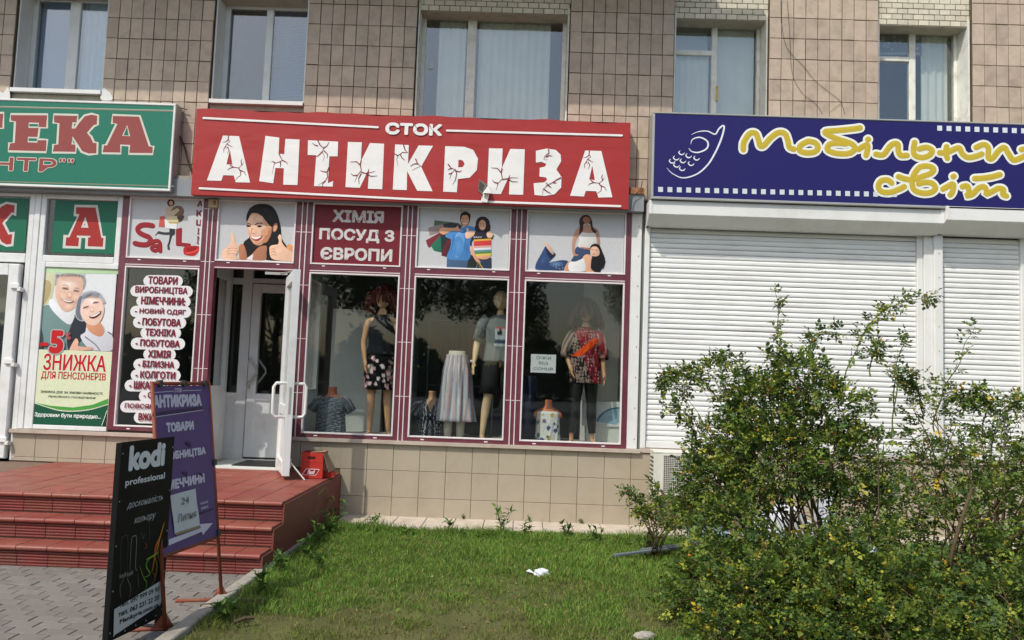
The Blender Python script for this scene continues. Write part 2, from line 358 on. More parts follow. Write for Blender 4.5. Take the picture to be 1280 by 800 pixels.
def add_text(art, st, lb, rtp, col, bold=0.02, shear=0.0, halo=0.0, halo_col=None, px=True):
    """letters fitted to the box from lower-left lb to upper-right rtp (crop pixels, or plane metres)"""
    if px:                                                           # box corners in the tilted photo
        q = art.uvs([lb, rtp, (rtp[0], lb[1]), (lb[0], rtp[1])]); u0, u1 = (q[0][0]+q[3][0])/2, (q[1][0]+q[2][0])/2; v0, v1 = (q[0][1]+q[2][1])/2, (q[1][1]+q[3][1])/2
    else: (u0, v0), (u1, v1) = lb, rtp
    v, f = text_geo(st, 0.0, shear); bold = max(0.0, bold)
    xs = [a for a, b in v]; ys = [b for a, b in v]; x0, x1, y0, y1 = min(xs), max(xs), min(ys), max(ys)
    s0 = (v1-v0)/(y1-y0+2*bold); r = bold*s0                         # stroke weight in metres
    sx = (u1-u0-2*r)/(x1-x0); sy = (v1-v0-2*r)/(y1-y0)
    idx_f = []; n_ = 0                                               # faces apart from each other: glyph parts may overlap
    for t in f: idx_f.append(tuple(range(n_, n_+len(t)))); n_ += len(t)
    def layer(rad, n, c_):
        for k in range(n):
            dx, dy = (rad*math.cos(2*math.pi*k/n+0.39), rad*math.sin(2*math.pi*k/n+0.39)) if rad else (0, 0)
            P_ = [(u0+r+(a-x0)*sx+dx, v0+r+(b-y0)*sy+dy) for a, b in v]
            art.mb.add([art.p.pt(*P_[q], art.h+(i % 5)*0.000014) for i, t in enumerate(f) for q in t], idx_f, c_); art.h += 0.00008
    if halo: layer(r+halo*s0, 14, halo_col); layer(0, 1, halo_col)
    if bold: layer(r, 8 if bold > 0.025 else 5, col)
    layer(0, 1, col); art.h += 0.00005
    return art
def line_text(a, st, bl, br, tl, col, bold=0.02, shear=0.0, **k_):
    (ua, va), (ub, vb), (uc, vc) = a.uvs([bl, br, tl]); v0 = (va+vb)/2
    add_text(a, st, (ua, v0), (ub, v0+(vc-va)), col, bold, shear, px=False, **k_)
def rect(pts_lo, pts_hi): (x0, y0), (x1, y1) = pts_lo, pts_hi; return [(x0, y0), (x1, y0), (x1, y1), (x0, y1)]
WHITE = rgb(228, 228, 226)
def part(mb, name, m, parent, smooth=False, **k):
    """mesh given in world coordinates, hung under its thing or part"""
    o = mb.build(name, m, parent, smooth, **k)
    q = parent; off = Vector((0, 0, 0))
    while q is not None: off += Vector(q.location); q = q.parent
    o.location = -off; return o
# ================================================================ ground
mb = MB(); mb.add([(-900, -1500, -0.03), (900, -1500, -0.03), (900, 600, -0.03), (-900, 600, -0.03)], [(0, 1, 2, 3)])
mb.build('ground', 'asphalt', None, kind='structure')
# lawn: uneven soil sheet with blades
def lawn_z(x, y): return 0.012+0.018*math.sin(x*1.7+y*0.9)*math.cos(y*1.3-x*0.4)+0.008*math.sin(x*5.1)*math.sin(y*4.3)
mb = MB(); nx, ny = 90, 60; X0, X1, Y0, Y1 = -1.95, 9.0, -7.6, -0.72
for j in range(ny+1):
    for i in range(nx+1):
        x = X0+(X1-X0)*i/nx; y = Y0+(Y1-Y0)*j/ny; mb.v.append((x, y, lawn_z(x, y)))
for j in range(ny):
    for i in range(nx): a = j*(nx+1)+i; mb.f.append((a, a+1, a+nx+2, a+nx+1))
mb.build('lawn', 'soil', None, True, kind='structure')
# pavement with single pavers
pav = MB().add([(-9, -9, -0.012), (-2.05, -9, -0.012), (-2.05, -2.70, -0.012), (-9, -2.70, -0.012)], [(0, 1, 2, 3)]).build('pavement', 'paver_joint', None, kind='structure')
PL, PW, GP = 0.19, 0.115, 0.0055
def paver_mesh():
    b = MB(); hx, hy = PL/2-GP/2, PW/2-GP/2; k = 9; lo = []; hi = []
    for i in range(k):
        t = i/(k-1); x = -hx+2*hx*t; o = 0.008*math.sin(2*math.pi*t)
        lo.append((x, -hy+o)); hi.append((x, hy+o))
    ring = lo+hi[::-1]; n = len(ring)
    b.add([(x, y, -0.02) for x, y in ring]+[(x, y, 0.0) for x, y in ring]+[(x*0.965, y*0.94, 0.004) for x, y in ring],
          [(i, (i+1) % n, n+(i+1) % n, n+i) for i in range(n)]+[(n+i, n+(i+1) % n, 2*n+(i+1) % n, 2*n+i) for i in range(n)]+[tuple(2*n+i for i in range(n))])
    return b.mesh('paver')
pm = paver_mesh(); pm.materials.append(MATS['paver'])
spots = []
j = 0; y = -2.70-PW/2
while y > -8.5:
    x = -2.075-PL/2+(0 if j % 2 else PL/2)
    while x > -8.8: spots.append((x, y)); x -= PL
    j += 1; y -= PW
def seen(x, y, z=0.0):
    d = Vector((x, y, z))-CAM; zc = d.dot(fw)
    if zc < 0.3: return False
    return abs(d.dot(rt2)/zc*FPX) < 680 and abs(d.dot(up2)/zc*FPX) < 430
vis = [s for s in spots if seen(*s)]; vis.sort(key=lambda s: -s[1]+abs(s[0])*0.01, reverse=False)
vis_i = vis[:300]; rest = [s for s in spots if s not in set(vis_i)]
for x, y in vis_i:
    inst('paver', pm, pav, (x, y, random.uniform(-0.002, 0.0025)), (random.gauss(0, 0.006), random.gauss(0, 0.006), random.gauss(0, 0.012)))
rb = MB()
for x, y in rest: rb.tbox(x-PL/2+GP/2, x+PL/2-GP/2, y-PW/2+GP/2, y+PW/2-GP/2, -0.02, 0.003)
part(rb, 'pavers', 'paver', pav, kind='stuff')
# kerb between paving and lawn
kerb = MB().box(-2.055, -1.955, -9, -0.75, -0.05, 0.01).build('kerb', 'base_joint', None, kind='structure')
kb = MB().tbox(-0.05, 0.05, -0.49, 0.49, -0.04, 0.06, 0.008).mesh('kerbstone'); kb.materials.append(MATS['concrete'])
for i in range(8): inst('kerbstone', kb, kerb, (-2.005, -1.25-i*0.99, random.uniform(-0.012, 0.006)), (0, random.gauss(0, 0.02), random.gauss(0, 0.006)))
# tiled path along the wall foot
path = MB().box(-1.97, 9.0, -0.62, 0.03, -0.05, 0.018).build('path', 'base_joint', None, kind='structure')
x = -1.96; i = 0
while x < 7.5:
    wd = 0.325 if x < 1.5 else 0.6
    b = MB().tbox(x+0.004, x+wd-0.004, -0.60, 0.0, 0.0, 0.034, 0.003); part(b, 'path_tile', 'path_tile', path); x += wd
x = -1.96
while x < 5:
    b = MB().cbox(x+0.004, x+0.112, -0.632, -0.622, -0.03, 0.026, 0.002); part(b, 'edging_tile', 'path_tile', path); x += 0.118

# ================================================================ building
bld = empty('apartment_building', (0, 0, 0), label='tiled apartment building with shops on its ground floor and windows above the signs', cat='building')
WL, WR = -9.0, 9.0
TP = 0.1422; RP = 0.25
piers = [(-9.0, -6.15), (-5.05, -3.78), (-2.65, -1.36), (0.46, 1.69), (2.81, 4.09), (5.19, 9.0)]
wins = [(-6.15, -5.05), (-3.78, -2.65), (-1.36, 0.46), (1.69, 2.81), (4.09, 5.19)]
tile = MB().cbox(0.0035, TP-0.0035, -0.012, 0.0, 0.0035, RP-0.0035, 0.003).mesh('wall_tile'); tile.materials.append(MATS['wall_tile'])
cnt = 0; tile_spots = []
walls = []
for (a, b_) in piers:
    wb = MB().box(a, b_, 0.0, 0.5, 3.62, 9.0)
    walls.append((a, b_, part(wb, 'pier_wall', 'mortar', bld)))
for a, b_, wo_ in walls:
    n = round((b_-a)/TP); tw = (b_-a)/n
    for r in range(-1, 12):
        z = 4.5+(r*RP) if r >= 0 else 4.25
        for k in range(n):
            tile_spots.append((wo_, a+k*tw, tw, z))
for xs, wi in ((-4.05, 1), (1.17, 3)):
    pass
def vis_tile(x, z):
    d = Vector((x+0.07, 0, z+0.12))-CAM; zc = d.dot(fw); px = d.dot(rt2)/zc*FPX; py = -d.dot(up2)/zc*FPX
    return abs(px) < 648 and -412 < py < 410
main = []; other = []
for s in tile_spots:
    wo_, x, tw, z = s
    behind = (x > -8 and x+tw < -4.10 and z < 4.55) or (-3.84 < x and x+tw < 1.18 and z < 4.45) or (x > 1.42 and z < 4.55)
    if not behind and vis_tile(x, z) and z < 5.9: main.append(s)
    else: other.append(s)
# the gaps between the signs show lower rows
gap = [(walls[1][2], -5.05+k*(1.27/9), 1.27/9, z) for k in (6, 7, 8) for z in (4.0, 3.75)]+[(walls[3][2], 0.46+k*(1.23/9), 1.23/9, z) for k in (4, 5, 6, 7, 8) for z in (4.0, 3.75)]
main = gap+main
other += main[300:]; main = main[:300]
for wo_, x, tw, z in main:
    o = inst('wall_tile', tile, wo_, (x+random.gauss(0, 0.0012), random.gauss(0, 0.0012), z+random.gauss(0, 0.0014)), (0, random.gauss(0, 0.004), 0), (tw/TP, 1, 1))
for a, b_, wo_ in walls:
    m2 = MB()
    for w2, x, tw, z in other:
        if w2 is wo_: m2.cbox(x+0.004, x+tw-0.004, -0.012+random.uniform(-.001, .001), 0.0, z+0.004, z+RP-0.004, 0.003)
    if m2.v: part(m2, 'wall_tiles', 'wall_tile', wo_, kind='stuff')
# brick bands over the windows
BZ, BL, BH = 5.985, 0.125, 0.068
brick = MB().cbox(0.004, BL-0.004, -0.008, 0.0, 0.004, BH-0.004, 0.002).mesh('brick'); brick.materials.append(MATS['brick'])
for (a, b_) in wins:
    BZ = 5.985 if a > -2 else 6.07
    band = part(MB().box(a, b_, 0.055, 0.5, BZ, 9.0), 'brick_band', 'mortar', bld)
    st = MB()
    for r in range(16):
        z = BZ+r*BH; x = a-(BL/2 if r % 2 else 0)
        while x < b_-0.002:
            x0 = max(x, a); x1 = min(x+BL, b_)
            if x1-x0 > 0.02:
                if r < 4 and a > -2:
                    inst('brick', brick, band, (x0, 0.055+random.gauss(0, 0.001), z), (0, 0, 0), ((x1-x0)/BL, 1, 1))
                else: st.box(x0+0.004, x1-0.004, 0.047, 0.055, z+0.004, z+BH-0.004)
            x += BL
    part(st, 'bricks', 'brick', band, kind='stuff')
    part(MB().box(a, b_, 0.052, 0.5, BZ-0.006, BZ-0.001), 'lintel', 'plaster', bld)
# wall below windows, behind the signs
part(MB().box(WL, WR, 0.03, 0.5, 3.62, 4.44), 'wall', 'plaster', bld)
part(MB().box(WL, -2.0, 0.032, 0.5, 4.44, 4.80), 'wall', 'plaster', bld)
part(MB().box(-9.0, 1.36, -0.13, -0.014, 3.60, 3.80), 'canopy_beam', 'grey_metal', bld)
part(MB().box(1.19, 1.36, -0.15, -0.02, 3.80, 3.87), 'ledge', 'rust', bld)
part(MB().box(-4.04, -3.86, -0.12, -0.016, 3.80, 3.84), 'ledge', 'concrete', bld)
# balcony over the left half: it shades the wall above the signs
bal = part(MB().box(-9.0, 1.90, -1.18, -0.02, 6.68, 6.84), 'balcony', 'concrete', bld)
part(MB().box(-9.0, 1.90, -1.18, -1.10, 6.84, 7.9), 'parapet', 'plaster', bal)
# base wall and its big tiles
base = part(MB().box(-1.99, 9.0, 0.0, 0.3, -0.1, 0.86), 'base_wall', 'base_joint', bld)
rows = [(0.03, 0.243), (0.247, 0.543), (0.547, 0.842)]
xx = -2.0; k = 0
bt_cache = {}
def base_tile(x0, x1, z0, z1, par):
    key = (round(x1-x0, 3), round(z1-z0, 3))
    if key not in bt_cache:
        me = MB().cbox(0, x1-x0, -0.012, 0.0, 0, z1-z0, 0.0025).mesh('base_tile'); me.materials.append(MATS['base_tile']); bt_cache[key] = me
    inst('base_tile', bt_cache[key], par, (x0, random.gauss(0, 0.0007), z0), (random.gauss(0, 0.003), 0, random.gauss(0, 0.003)))
while xx < 6.3:
    for z0, z1 in rows:
        if not (xx > 5.5): base_tile(xx+0.002, xx+0.298, z0, z1, base)
    xx += 0.30
base2 = part(MB().box(-5.80, -3.60, 0.0, 0.3, 0.45, 0.86), 'base_wall', 'base_joint', bld)
for i in range(8):
    x0 = -5.78+i*0.27
    if x0+0.27 <= -3.6: base_tile(x0+0.002, x0+0.268, 0.545, 0.815, base2); base_tile(x0+0.002, x0+0.268, 0.50, 0.541, base2)
base3 = part(MB().box(-2.70, -1.99, 0.0, 0.3, 0.40, 0.86), 'base_wall', 'base_joint', bld)
for i in range(3):
    x0 = -2.70+i*0.235
    base_tile(x0+0.002, x0+0.233, 0.547, 0.842, base3)
b = MB(); b.box(-2.66, 1.40, -0.055, 0.05, 0.845, 0.885); part(b, 'window_sill', 'sill', bld)
part(MB().box(-5.80, -3.60, -0.055, 0.05, 0.818, 0.86), 'window_sill', 'sill', bld)
part(MB().box(1.40, 9.0, -0.03, 0.05, 0.852, 0.90), 'window_sill', 'sill', bld)
# back of the building: closes the volume behind the shops
shell = MB(); shell.box(-9, 9, 4.5, 4.6, -0.1, 9.0); shell.box(-9, -8.9, 0.5, 4.5, -0.1, 9); shell.box(8.9, 9, 0.5, 4.5, -0.1, 9); shell.box(-9, 9, 0.5, 4.6, 8.9, 9.0); shell.box(-8.9, 8.9, 0.5, 4.5, 4.45, 4.6)
part(shell, 'rear_wall', 'plaster', bld)

# ---------------------------------------------------------------- upper windows
def fold(x0, x1, y, z0, z1, amp, pitch, ph=0.0):
    b = MB(); n = int((x1-x0)/pitch*6)+2
    for i in range(n+1):
        x = x0+(x1-x0)*i/n; dy = amp*math.sin(2*math.pi*(x-x0)/pitch+ph)+amp*0.4*math.sin(2*math.pi*(x-x0)/pitch*0.37+ph*2)
        b.v += [(x, y+dy, z0), (x, y+dy*0.8, z1)]
    for i in range(n): b.f.append((2*i, 2*i+2, 2*i+3, 2*i+1))
    return b
WY = 0.26
def window(x0, x1, z0, z1, vbars, hbars, fm, jm, fr=0.055, label=None):
    wn = part(MB().box(x0, x0+0.018, 0.03, 0.34, z0, z1).box(x1-0.018, x1, 0.03, 0.34, z0, z1).box(x0, x1, 0.06, 0.34, z1-0.03, z1), 'window', jm, bld, label=label)
    b = MB(); a, c = x0+0.018, x1-0.018
    b.cbox(a, a+fr, WY, WY+0.06, z0, z1-0.03); b.cbox(c-fr, c, WY, WY+0.06, z0, z1-0.03)
    b.cbox(a+fr, c-fr, WY+0.002, WY+0.06, z0, z0+fr); b.cbox(a+fr, c-fr, WY+0.002, WY+0.06, z1-0.03-fr, z1-0.03)
    for v, wd in vbars: b.cbox(v-wd/2, v+wd/2, WY-0.004, WY+0.06, z0+fr, z1-0.03-fr)
    for (h, ha, hb) in hbars: b.cbox(ha, hb, WY-0.002, WY+0.06, h-0.03, h+0.03)
    part(b, 'window_frame', fm, wn)
    xs = [a+fr]+[q for v, wd in vbars for q in (v-wd/2, v+wd/2)]+[c-fr]
    for i in range(0, len(xs), 2):
        part(MB().box(xs[i], xs[i+1], WY+0.02, WY+0.026, z0+fr, z1-0.03-fr), 'pane', 'window_glass', wn)
    part(MB().box(x0-0.0, x1, -0.03, WY, z0-0.05, z0-0.004), 'sill', 'white_metal' if fm == 'white_pvc' else 'sill', wn)
    return wn
w1 = window(-6.14, -5.06, 4.86, 6.15, [(-5.60, 0.13)], [], 'white_pvc', 'white_metal', 0.06)
part(fold(-5.56, -5.12, 0.33, 4.87, 6.12, 0.01, 0.07), 'curtain', 'curtain_blue', w1)
part(MB().box(-6.05, -5.66, 0.34, 0.345, 4.87, 6.12), 'curtain', 'blind_blue', w1)
w2 = window(-3.77, -2.66, 4.80, 6.13, [(-3.20, 0.085)], [], 'white_pvc', 'white_metal', 0.065)
bl = MB()
for i in range(70): z = 4.82+i*0.0188; bl.add([(-3.15, 0.34, z), (-2.74, 0.34, z), (-2.74, 0.352, z+0.016), (-3.15, 0.352, z+0.016)], [(0, 1, 2, 3)])
part(bl, 'blind', 'blind_blue', w2, kind='stuff')
w3 = window(-1.35, 0.45, 4.50, 6.06, [(-0.72, 0.11)], [], 'old_white_paint', 'old_white_paint', 0.05)
part(fold(-1.13, -0.80, 0.34, 4.52, 6.03, 0.012, 0.09), 'curtain', 'curtain_grey', w3)
part(fold(-0.64, 0.24, 0.34, 4.52, 6.03, 0.012, 0.09, 1.0), 'curtain', 'curtain_grey', w3)
part(MB().box(-1.235, -1.185, WY+0.012, WY+0.018, 5.36, 5.44), 'sticker', 'white_paper', w3)
w4 = window(1.70, 2.80, 4.50, 6.06, [(2.23, 0.07)], [(5.66, 1.76, 2.20)], 'old_white_paint', 'old_white_paint', 0.04)
part(fold(1.78, 2.18, 0.34, 4.52, 5.64, 0.008, 0.08), 'curtain', 'curtain_grey', w4)
part(MB().box(1.76, 2.18, 0.42, 0.425, 5.62, 6.03), 'curtain', 'interior_light', w4)
part(fold(2.28, 2.73, 0.34, 4.52, 6.03, 0.006, 0.2), 'curtain', 'curtain_grey', w4)
part(MB().tube([(2.262, WY-0.03, 5.06), (2.262, WY-0.03, 5.24)], 0.011, 8).box(2.25, 2.274, WY-0.03, WY-0.004, 5.06, 5.07).box(2.25, 2.274, WY-0.03, WY-0.004, 5.23, 5.24), 'handle', 'yellow_brass', w4)
w5 = window(4.10, 5.18, 4.50, 6.05, [(4.62, 0.075)], [(5.66, 4.15, 4.58)], 'old_white_paint', 'old_white_paint', 0.04)
lc = Art(YP(0.33), None, 0.0); lc.poly([(1096, 34), (1152, 36), (1152, 70), (1096, 69)], rgb(120, 122, 116))
for i in range(26):
    lc.blob(1098+random.random()*50, 38+random.random()*26, 2.2, 1.8, rgb(176, 176, 168), random.random()*3, 7)
for i in range(22): lc.blob(1098+i*2.4, 67.0+0.5*(i % 2), 1.3, 1.8, rgb(182, 182, 174), 0, 7)
lc.build('lace_curtain', 'print_matte', w5)
part(fold(4.155, 4.25, 0.34, 4.52, 5.64, 0.01, 0.05), 'curtain', 'curtain_grey', w5)
part(fold(4.76, 5.08, 0.34, 4.52, 6.03, 0.014, 0.09), 'curtain', 'curtain_grey', w5)
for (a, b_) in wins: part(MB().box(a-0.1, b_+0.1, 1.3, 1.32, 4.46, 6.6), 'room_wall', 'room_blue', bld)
# white splashes of paint on the tiles beside the first window
for pts in ([(126, 124), (129, 110), (134, 113), (139, 118), (140, 125)], [(-4, 126), (-2, 114), (4, 116), (10, 109), (12, 124)]):
    sp = Art(YP(-0.013)); sp.poly(pts, rgb(222, 222, 218), sm=True); sp.build('paint_patch', 'print_matte', walls[1][2])
# ================================================================ shop front
V = [(-4.70, -4.62), (-3.75, -3.58), (-2.66, -2.47), (-1.42, -1.25), (-0.155, 0.025), (1.18, 1.24)]
PAN = [(-4.62, -3.75), (-3.58, -2.66), (-2.47, -1.42), (-1.25, -0.155), (0.025, 1.18)]
shop = empty('clothes_shop', (-1.73, 0, 0.5), label='burgundy framed clothes shop front with five bays and an open white door', cat='shop')
for i, (a, b_) in enumerate(V):
    z0 = 0.50 if i == 1 else 0.885
    mu = part(MB().cbox(a, b_, -0.018, 0.07, z0, 3.60, 0.003), 'mullion', 'burgundy', shop)
    if b_-a > 0.12:
        st = MB()
        for t in (0.36, 0.66): st.cbox(a+(b_-a)*t-0.006, a+(b_-a)*t+0.006, -0.024, -0.017, z0, 3.60, 0.002)
        z = z0+0.5
        while z < 3.5: st.box(a+0.004, b_-0.004, -0.0195, -0.0175, z, z+0.006); z += 0.62
        part(st, 'trim_strip', 'trim_white', mu)
for i, (a, b_) in enumerate(PAN):
    tr = part(MB().cbox(a, b_, -0.018, 0.07, 2.795, 2.872, 0.003).box(a+0.002, b_-0.002, -0.0225, -0.017, 2.783, 2.797), 'transom', 'burgundy', shop)
    part(MB().box(a, b_, -0.023, -0.0185, 2.796, 2.806).box(a+0.14, a+0.175, -0.022, -0.0185, 2.852, 2.864).box(b_-0.20, b_-0.165, -0.022, -0.0185, 2.852, 2.864), 'trim_strip', 'trim_white', tr)
    t = MB(); 
    def frame_rect(t, x0, x1, z0, z1, wd=0.018, y0=-0.026, y1=0.03):
        t.cbox(x0, x0+wd, y0, y1, z0, z1, 0.003); t.cbox(x1-wd, x1, y0, y1, z0, z1, 0.003)
        t.cbox(x0+wd, x1-wd, y0+0.001, y1, z0, z0+wd, 0.003); t.cbox(x0+wd, x1-wd, y0+0.001, y1, z1-wd, z1, 0.003)
    frame_rect(t, a, b_, 2.874, 3.60)
    if i != 1: frame_rect(t, a, b_, 0.928, 2.782)
    part(t, 'trim_frame', 'trim_white', shop)
    if i != 1:
        br = part(MB().cbox(a, b_, -0.018, 0.07, 0.885, 0.926, 0.003), 'bottom_rail', 'burgundy', shop)
        part(MB().box(a+0.15, a+0.19, -0.022, -0.0185, 0.90, 0.913).box(b_-0.22, b_-0.18, -0.022, -0.0185, 0.90, 0.913), 'drain_cap', 'trim_white', br)
        part(MB().box(a+0.012, b_-0.012, 0.012, 0.018, 0.94, 2.77), 'pane', 'shop_glass', shop)
part(MB().box(-4.70, 1.24, -0.01, 0.07, 3.602, 3.66), 'head_rail', 'grey_metal', shop)
# interior of the shop
it = MB(); it.box(-5.2, 1.30, 3.2, 3.25, 0.3, 3.6)
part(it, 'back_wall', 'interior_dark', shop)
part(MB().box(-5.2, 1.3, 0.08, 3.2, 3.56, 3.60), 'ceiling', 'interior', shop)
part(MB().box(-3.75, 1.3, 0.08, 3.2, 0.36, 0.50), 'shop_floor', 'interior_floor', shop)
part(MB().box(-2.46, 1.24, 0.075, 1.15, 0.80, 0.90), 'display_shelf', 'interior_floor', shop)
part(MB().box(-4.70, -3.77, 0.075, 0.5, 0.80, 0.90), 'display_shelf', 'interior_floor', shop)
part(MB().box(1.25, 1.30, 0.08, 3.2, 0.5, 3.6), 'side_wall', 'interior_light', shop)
part(MB().box(0.78, 1.24, 0.86, 0.90, 0.9, 3.55), 'pale_panel', 'white_cloth', shop)
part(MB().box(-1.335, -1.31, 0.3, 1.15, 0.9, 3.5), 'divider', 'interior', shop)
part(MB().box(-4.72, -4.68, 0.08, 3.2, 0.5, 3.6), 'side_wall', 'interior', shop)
# vestibule behind the open door
for X in (-2.60, -3.76):
    vs = MB(); vs.box(X, X+0.05, 0.08, 0.96, 0.50, 1.42); vs.box(X, X+0.05, 0.08, 0.15, 1.42, 3.5); vs.box(X, X+0.05, 0.88, 0.96, 1.42, 3.5); vs.box(X, X+0.05, 0.15, 0.88, 2.75, 3.5)
    part(vs, 'vestibule_wall', 'white_pvc', shop)
part(MB().box(-2.58, -2.574, 0.15, 0.88, 1.42, 2.75), 'pane', 'shop_glass', shop)
part(MB().box(-3.58, -2.66, -0.03, 0.95, 0.495, 0.512), 'threshold', 'interior_light', shop)
part(MB().box(-3.3, -2.75, 0.15, 0.7, 0.512, 0.524), 'door_mat', 'black_plastic', shop)
part(MB().box(-2.42, -1.75, 1.02, 1.06, 0.9, 2.45), 'pale_panel', 'interior_light', shop)  # added pale panel imitating a white van's reflection in the left display glass
# inner door wall
YI = 0.97
def X_(px, py, Y): return onY(px, py, Y).x
def Z_(px, py, Y): return onY(px, py, Y).z
gx0, gx1 = X_(268, 450, YI), X_(298, 450, YI); dx0 = X_(307, 500, YI); dg0 = X_(322, 450, YI); dg1 = X_(366, 450, YI); gz = Z_(300, 494, YI); fz = Z_(300, 571, YI)
iw = MB(); iw.box(-3.75, gx0, YI, YI+0.06, 0.5, 3.5); iw.box(gx1, dx0, YI, YI+0.06, 0.5, 3.5); iw.box(gx0, gx1, YI+0.001, YI+0.06, 2.72, 2.80); iw.box(gx0, gx1, YI+0.001, YI+0.06, 0.5, 0.62)
iw.box(gx0, gx1, YI+0.02, YI+0.05, 0.62, gz); iw.box(gx0, gx1, YI+0.001, YI+0.06, gz-0.03, gz+0.03); iw.box(dx0, -2.6, YI+0.001, YI+0.06, 2.74, 2.80)
iw_o = part(iw, 'inner_screen', 'white_pvc', shop)
part(MB().box(gx0, gx1, YI+0.03, YI+0.036, gz, 3.45), 'pane', 'shop_glass', iw_o)
idr = MB(); idr.cbox(dx0+0.012, dg0, YI-0.02, YI+0.05, 0.53, 2.73); idr.cbox(dg1, -2.61, YI-0.02, YI+0.05, 0.53, 2.73)
idr.cbox(dg0, dg1, YI-0.018, YI+0.05, 0.53, 0.66); idr.cbox(dg0, dg1, YI-0.018, YI+0.05, gz-0.06, gz+0.03); idr.cbox(dg0, dg1, YI-0.018, YI+0.05, 2.62, 2.73)
idr.box(dg0, dg1, YI, YI+0.03, 0.66, gz-0.06)
idr_o = part(idr, 'inner_door', 'white_pvc', shop)
part(MB().box(dg0, dg1, YI+0.01, YI+0.016, gz+0.03, 2.62), 'pane', 'shop_glass', idr_o)
hx = X_(313, 460, YI); hz = Z_(313, 464, YI)
hd = MB().tube([(hx, YI-0.05, hz+0.17), (hx+0.10, YI-0.06, hz+0.03), (hx+0.105, YI-0.06, hz-0.02), (hx, YI-0.05, hz-0.17)], 0.017, 8)
hd.tube([(hx+0.06, YI+0.07, hz+0.17), (hx+0.17, YI+0.07, hz+0.03), (hx+0.175, YI+0.07, hz-0.02), (hx+0.06, YI+0.07, hz-0.17)], 0.015, 8)
hd.box(hx-0.02, hx+0.02, YI-0.05, YI-0.02, hz-0.22, hz-0.12)
part(hd, 'handle', 'alu', idr_o)
# open door leaf, hinged on the right post
A = Vector((-2.70, -0.03, 0)); B = Vector((-2.375, -0.86, 0)); du = (B-A).normalized(); dn = Vector((-du.y, du.x, 0)); LW = (B-A).length
door = empty('door', (A.x, A.y, 0.53)); door.parent = shop; door.location = Vector((A.x, A.y, 0.53))-Vector(shop.location)
def dbox(b, u0, u1, n0, n1, z0, z1):
    P = [A+du*u+dn*n for u in (u0, u1) for n in (n0, n1)]
    vs_ = [(p.x, p.y, z) for z in (z0, z1) for p in (P[0], P[1], P[3], P[2])]
    b.add(vs_, [(0,1,2,3),(7,6,5,4),(0,4,5,1),(1,5,6,2),(2,6,7,3),(3,7,4,0)])
b = MB(); T = 0.035
dbox(b, 0, 0.10, -T, T, 0.545, 2.70); dbox(b, LW-0.10, LW, -T, T, 0.545, 2.70)
dbox(b, 0.10, LW-0.10, -T+.002, T-.002, 0.545, 0.67); dbox(b, 0.10, LW-0.10, -T+.002, T-.002, 2.59, 2.70); dbox(b, 0.10, LW-0.10, -T+.002, T-.002, 1.16, 1.26)
dbox(b, 0.10, LW-0.10, -0.012, 0.012, 0.67, 1.16)
dl = part(b, 'door_leaf', 'white_pvc', door)
b = MB(); dbox(b, 0.10, LW-0.10, -0.003, 0.003, 1.26, 2.59); part(b, 'pane', 'shop_glass', door)
b = MB()
for s in (-1, 1):
    pts = [(LW-0.07, 1.16), (LW-0.02, 1.17), (LW-0.01, 1.22), (LW-0.01, 1.43), (LW-0.02, 1.48), (LW-0.07, 1.49)]
    n0, n1 = s*T, s*(T+0.13)
    path_ = [(LW-0.05, n0, 1.15), (LW-0.05, n1*0.85, 1.15), (LW-0.05, n1, 1.19), (LW-0.05, n1, 1.46), (LW-0.05, n1*0.85, 1.50), (LW-0.05, n0, 1.50)]
    b.tube([A+du*u+dn*n+Vector((0, 0, z)) for u, n, z in path_], 0.017, 10)
part(b, 'handle', 'white_metal', door, True)
b = MB(); dbox(b, LW-0.001, LW+0.002, -0.012, 0.012, 1.18, 1.46); part(b, 'lock_plate', 'alu', door)
b = MB(); b.tube([A+du*(LW-0.04)+dn*0.045+Vector((0, 0, 0.68)), A+du*(LW-0.02)+dn*0.20+Vector((0, -0.02, 0.505))], 0.008, 6)
b.tube([A+du*(LW-0.04)+dn*0.04+Vector((0, 0, 0.62)), A+du*(LW-0.04)+dn*0.04+Vector((0, 0, 0.72))], 0.012, 6)
part(b, 'door_stop', 'white_metal', door)
b = MB(); b.box(-2.98, -2.72, -0.04, -0.02, 2.735, 2.765); b.tube([(-2.80, -0.05, 2.75), A+du*0.3+Vector((0, 0, 2.74))], 0.008, 6); part(b, 'door_closer', 'alu', door)
# alarm box on the frame
jb = onY(268, 255, -0.03)
jo = empty('alarm_box', (jb.x, -0.03, jb.z-0.04), label='small beige box fixed to the burgundy post under the left end of the red sign', cat='alarm box')
part(MB().cbox(jb.x-0.055, jb.x+0.05, -0.075, -0.026, jb.z-0.05, jb.z+0.05), 'case', 'beige_plastic', jo)
part(MB().cbox(jb.x+0.0, jb.x+0.035, -0.08, -0.0755, jb.z-0.02, jb.z+0.03), 'lamp', 'rust', jo)
# white cover strip between shop and shutters
cv = empty('cover_strip', (1.30, 0, 0.9), label='white sheet metal strip with screws between the clothes shop and the shutters', cat='cover strip')
part(MB().cbox(1.242, 1.365, -0.01, 0.05, 0.886, 3.60), 'sheet', 'white_metal', cv)
b = MB()
for i in range(8):
    z = 1.0+i*0.35
    b.tube([(1.33, -0.012, z), (1.33, -0.016, z)], 0.007, 6)
part(b, 'screws', 'rust', cv, kind='stuff')

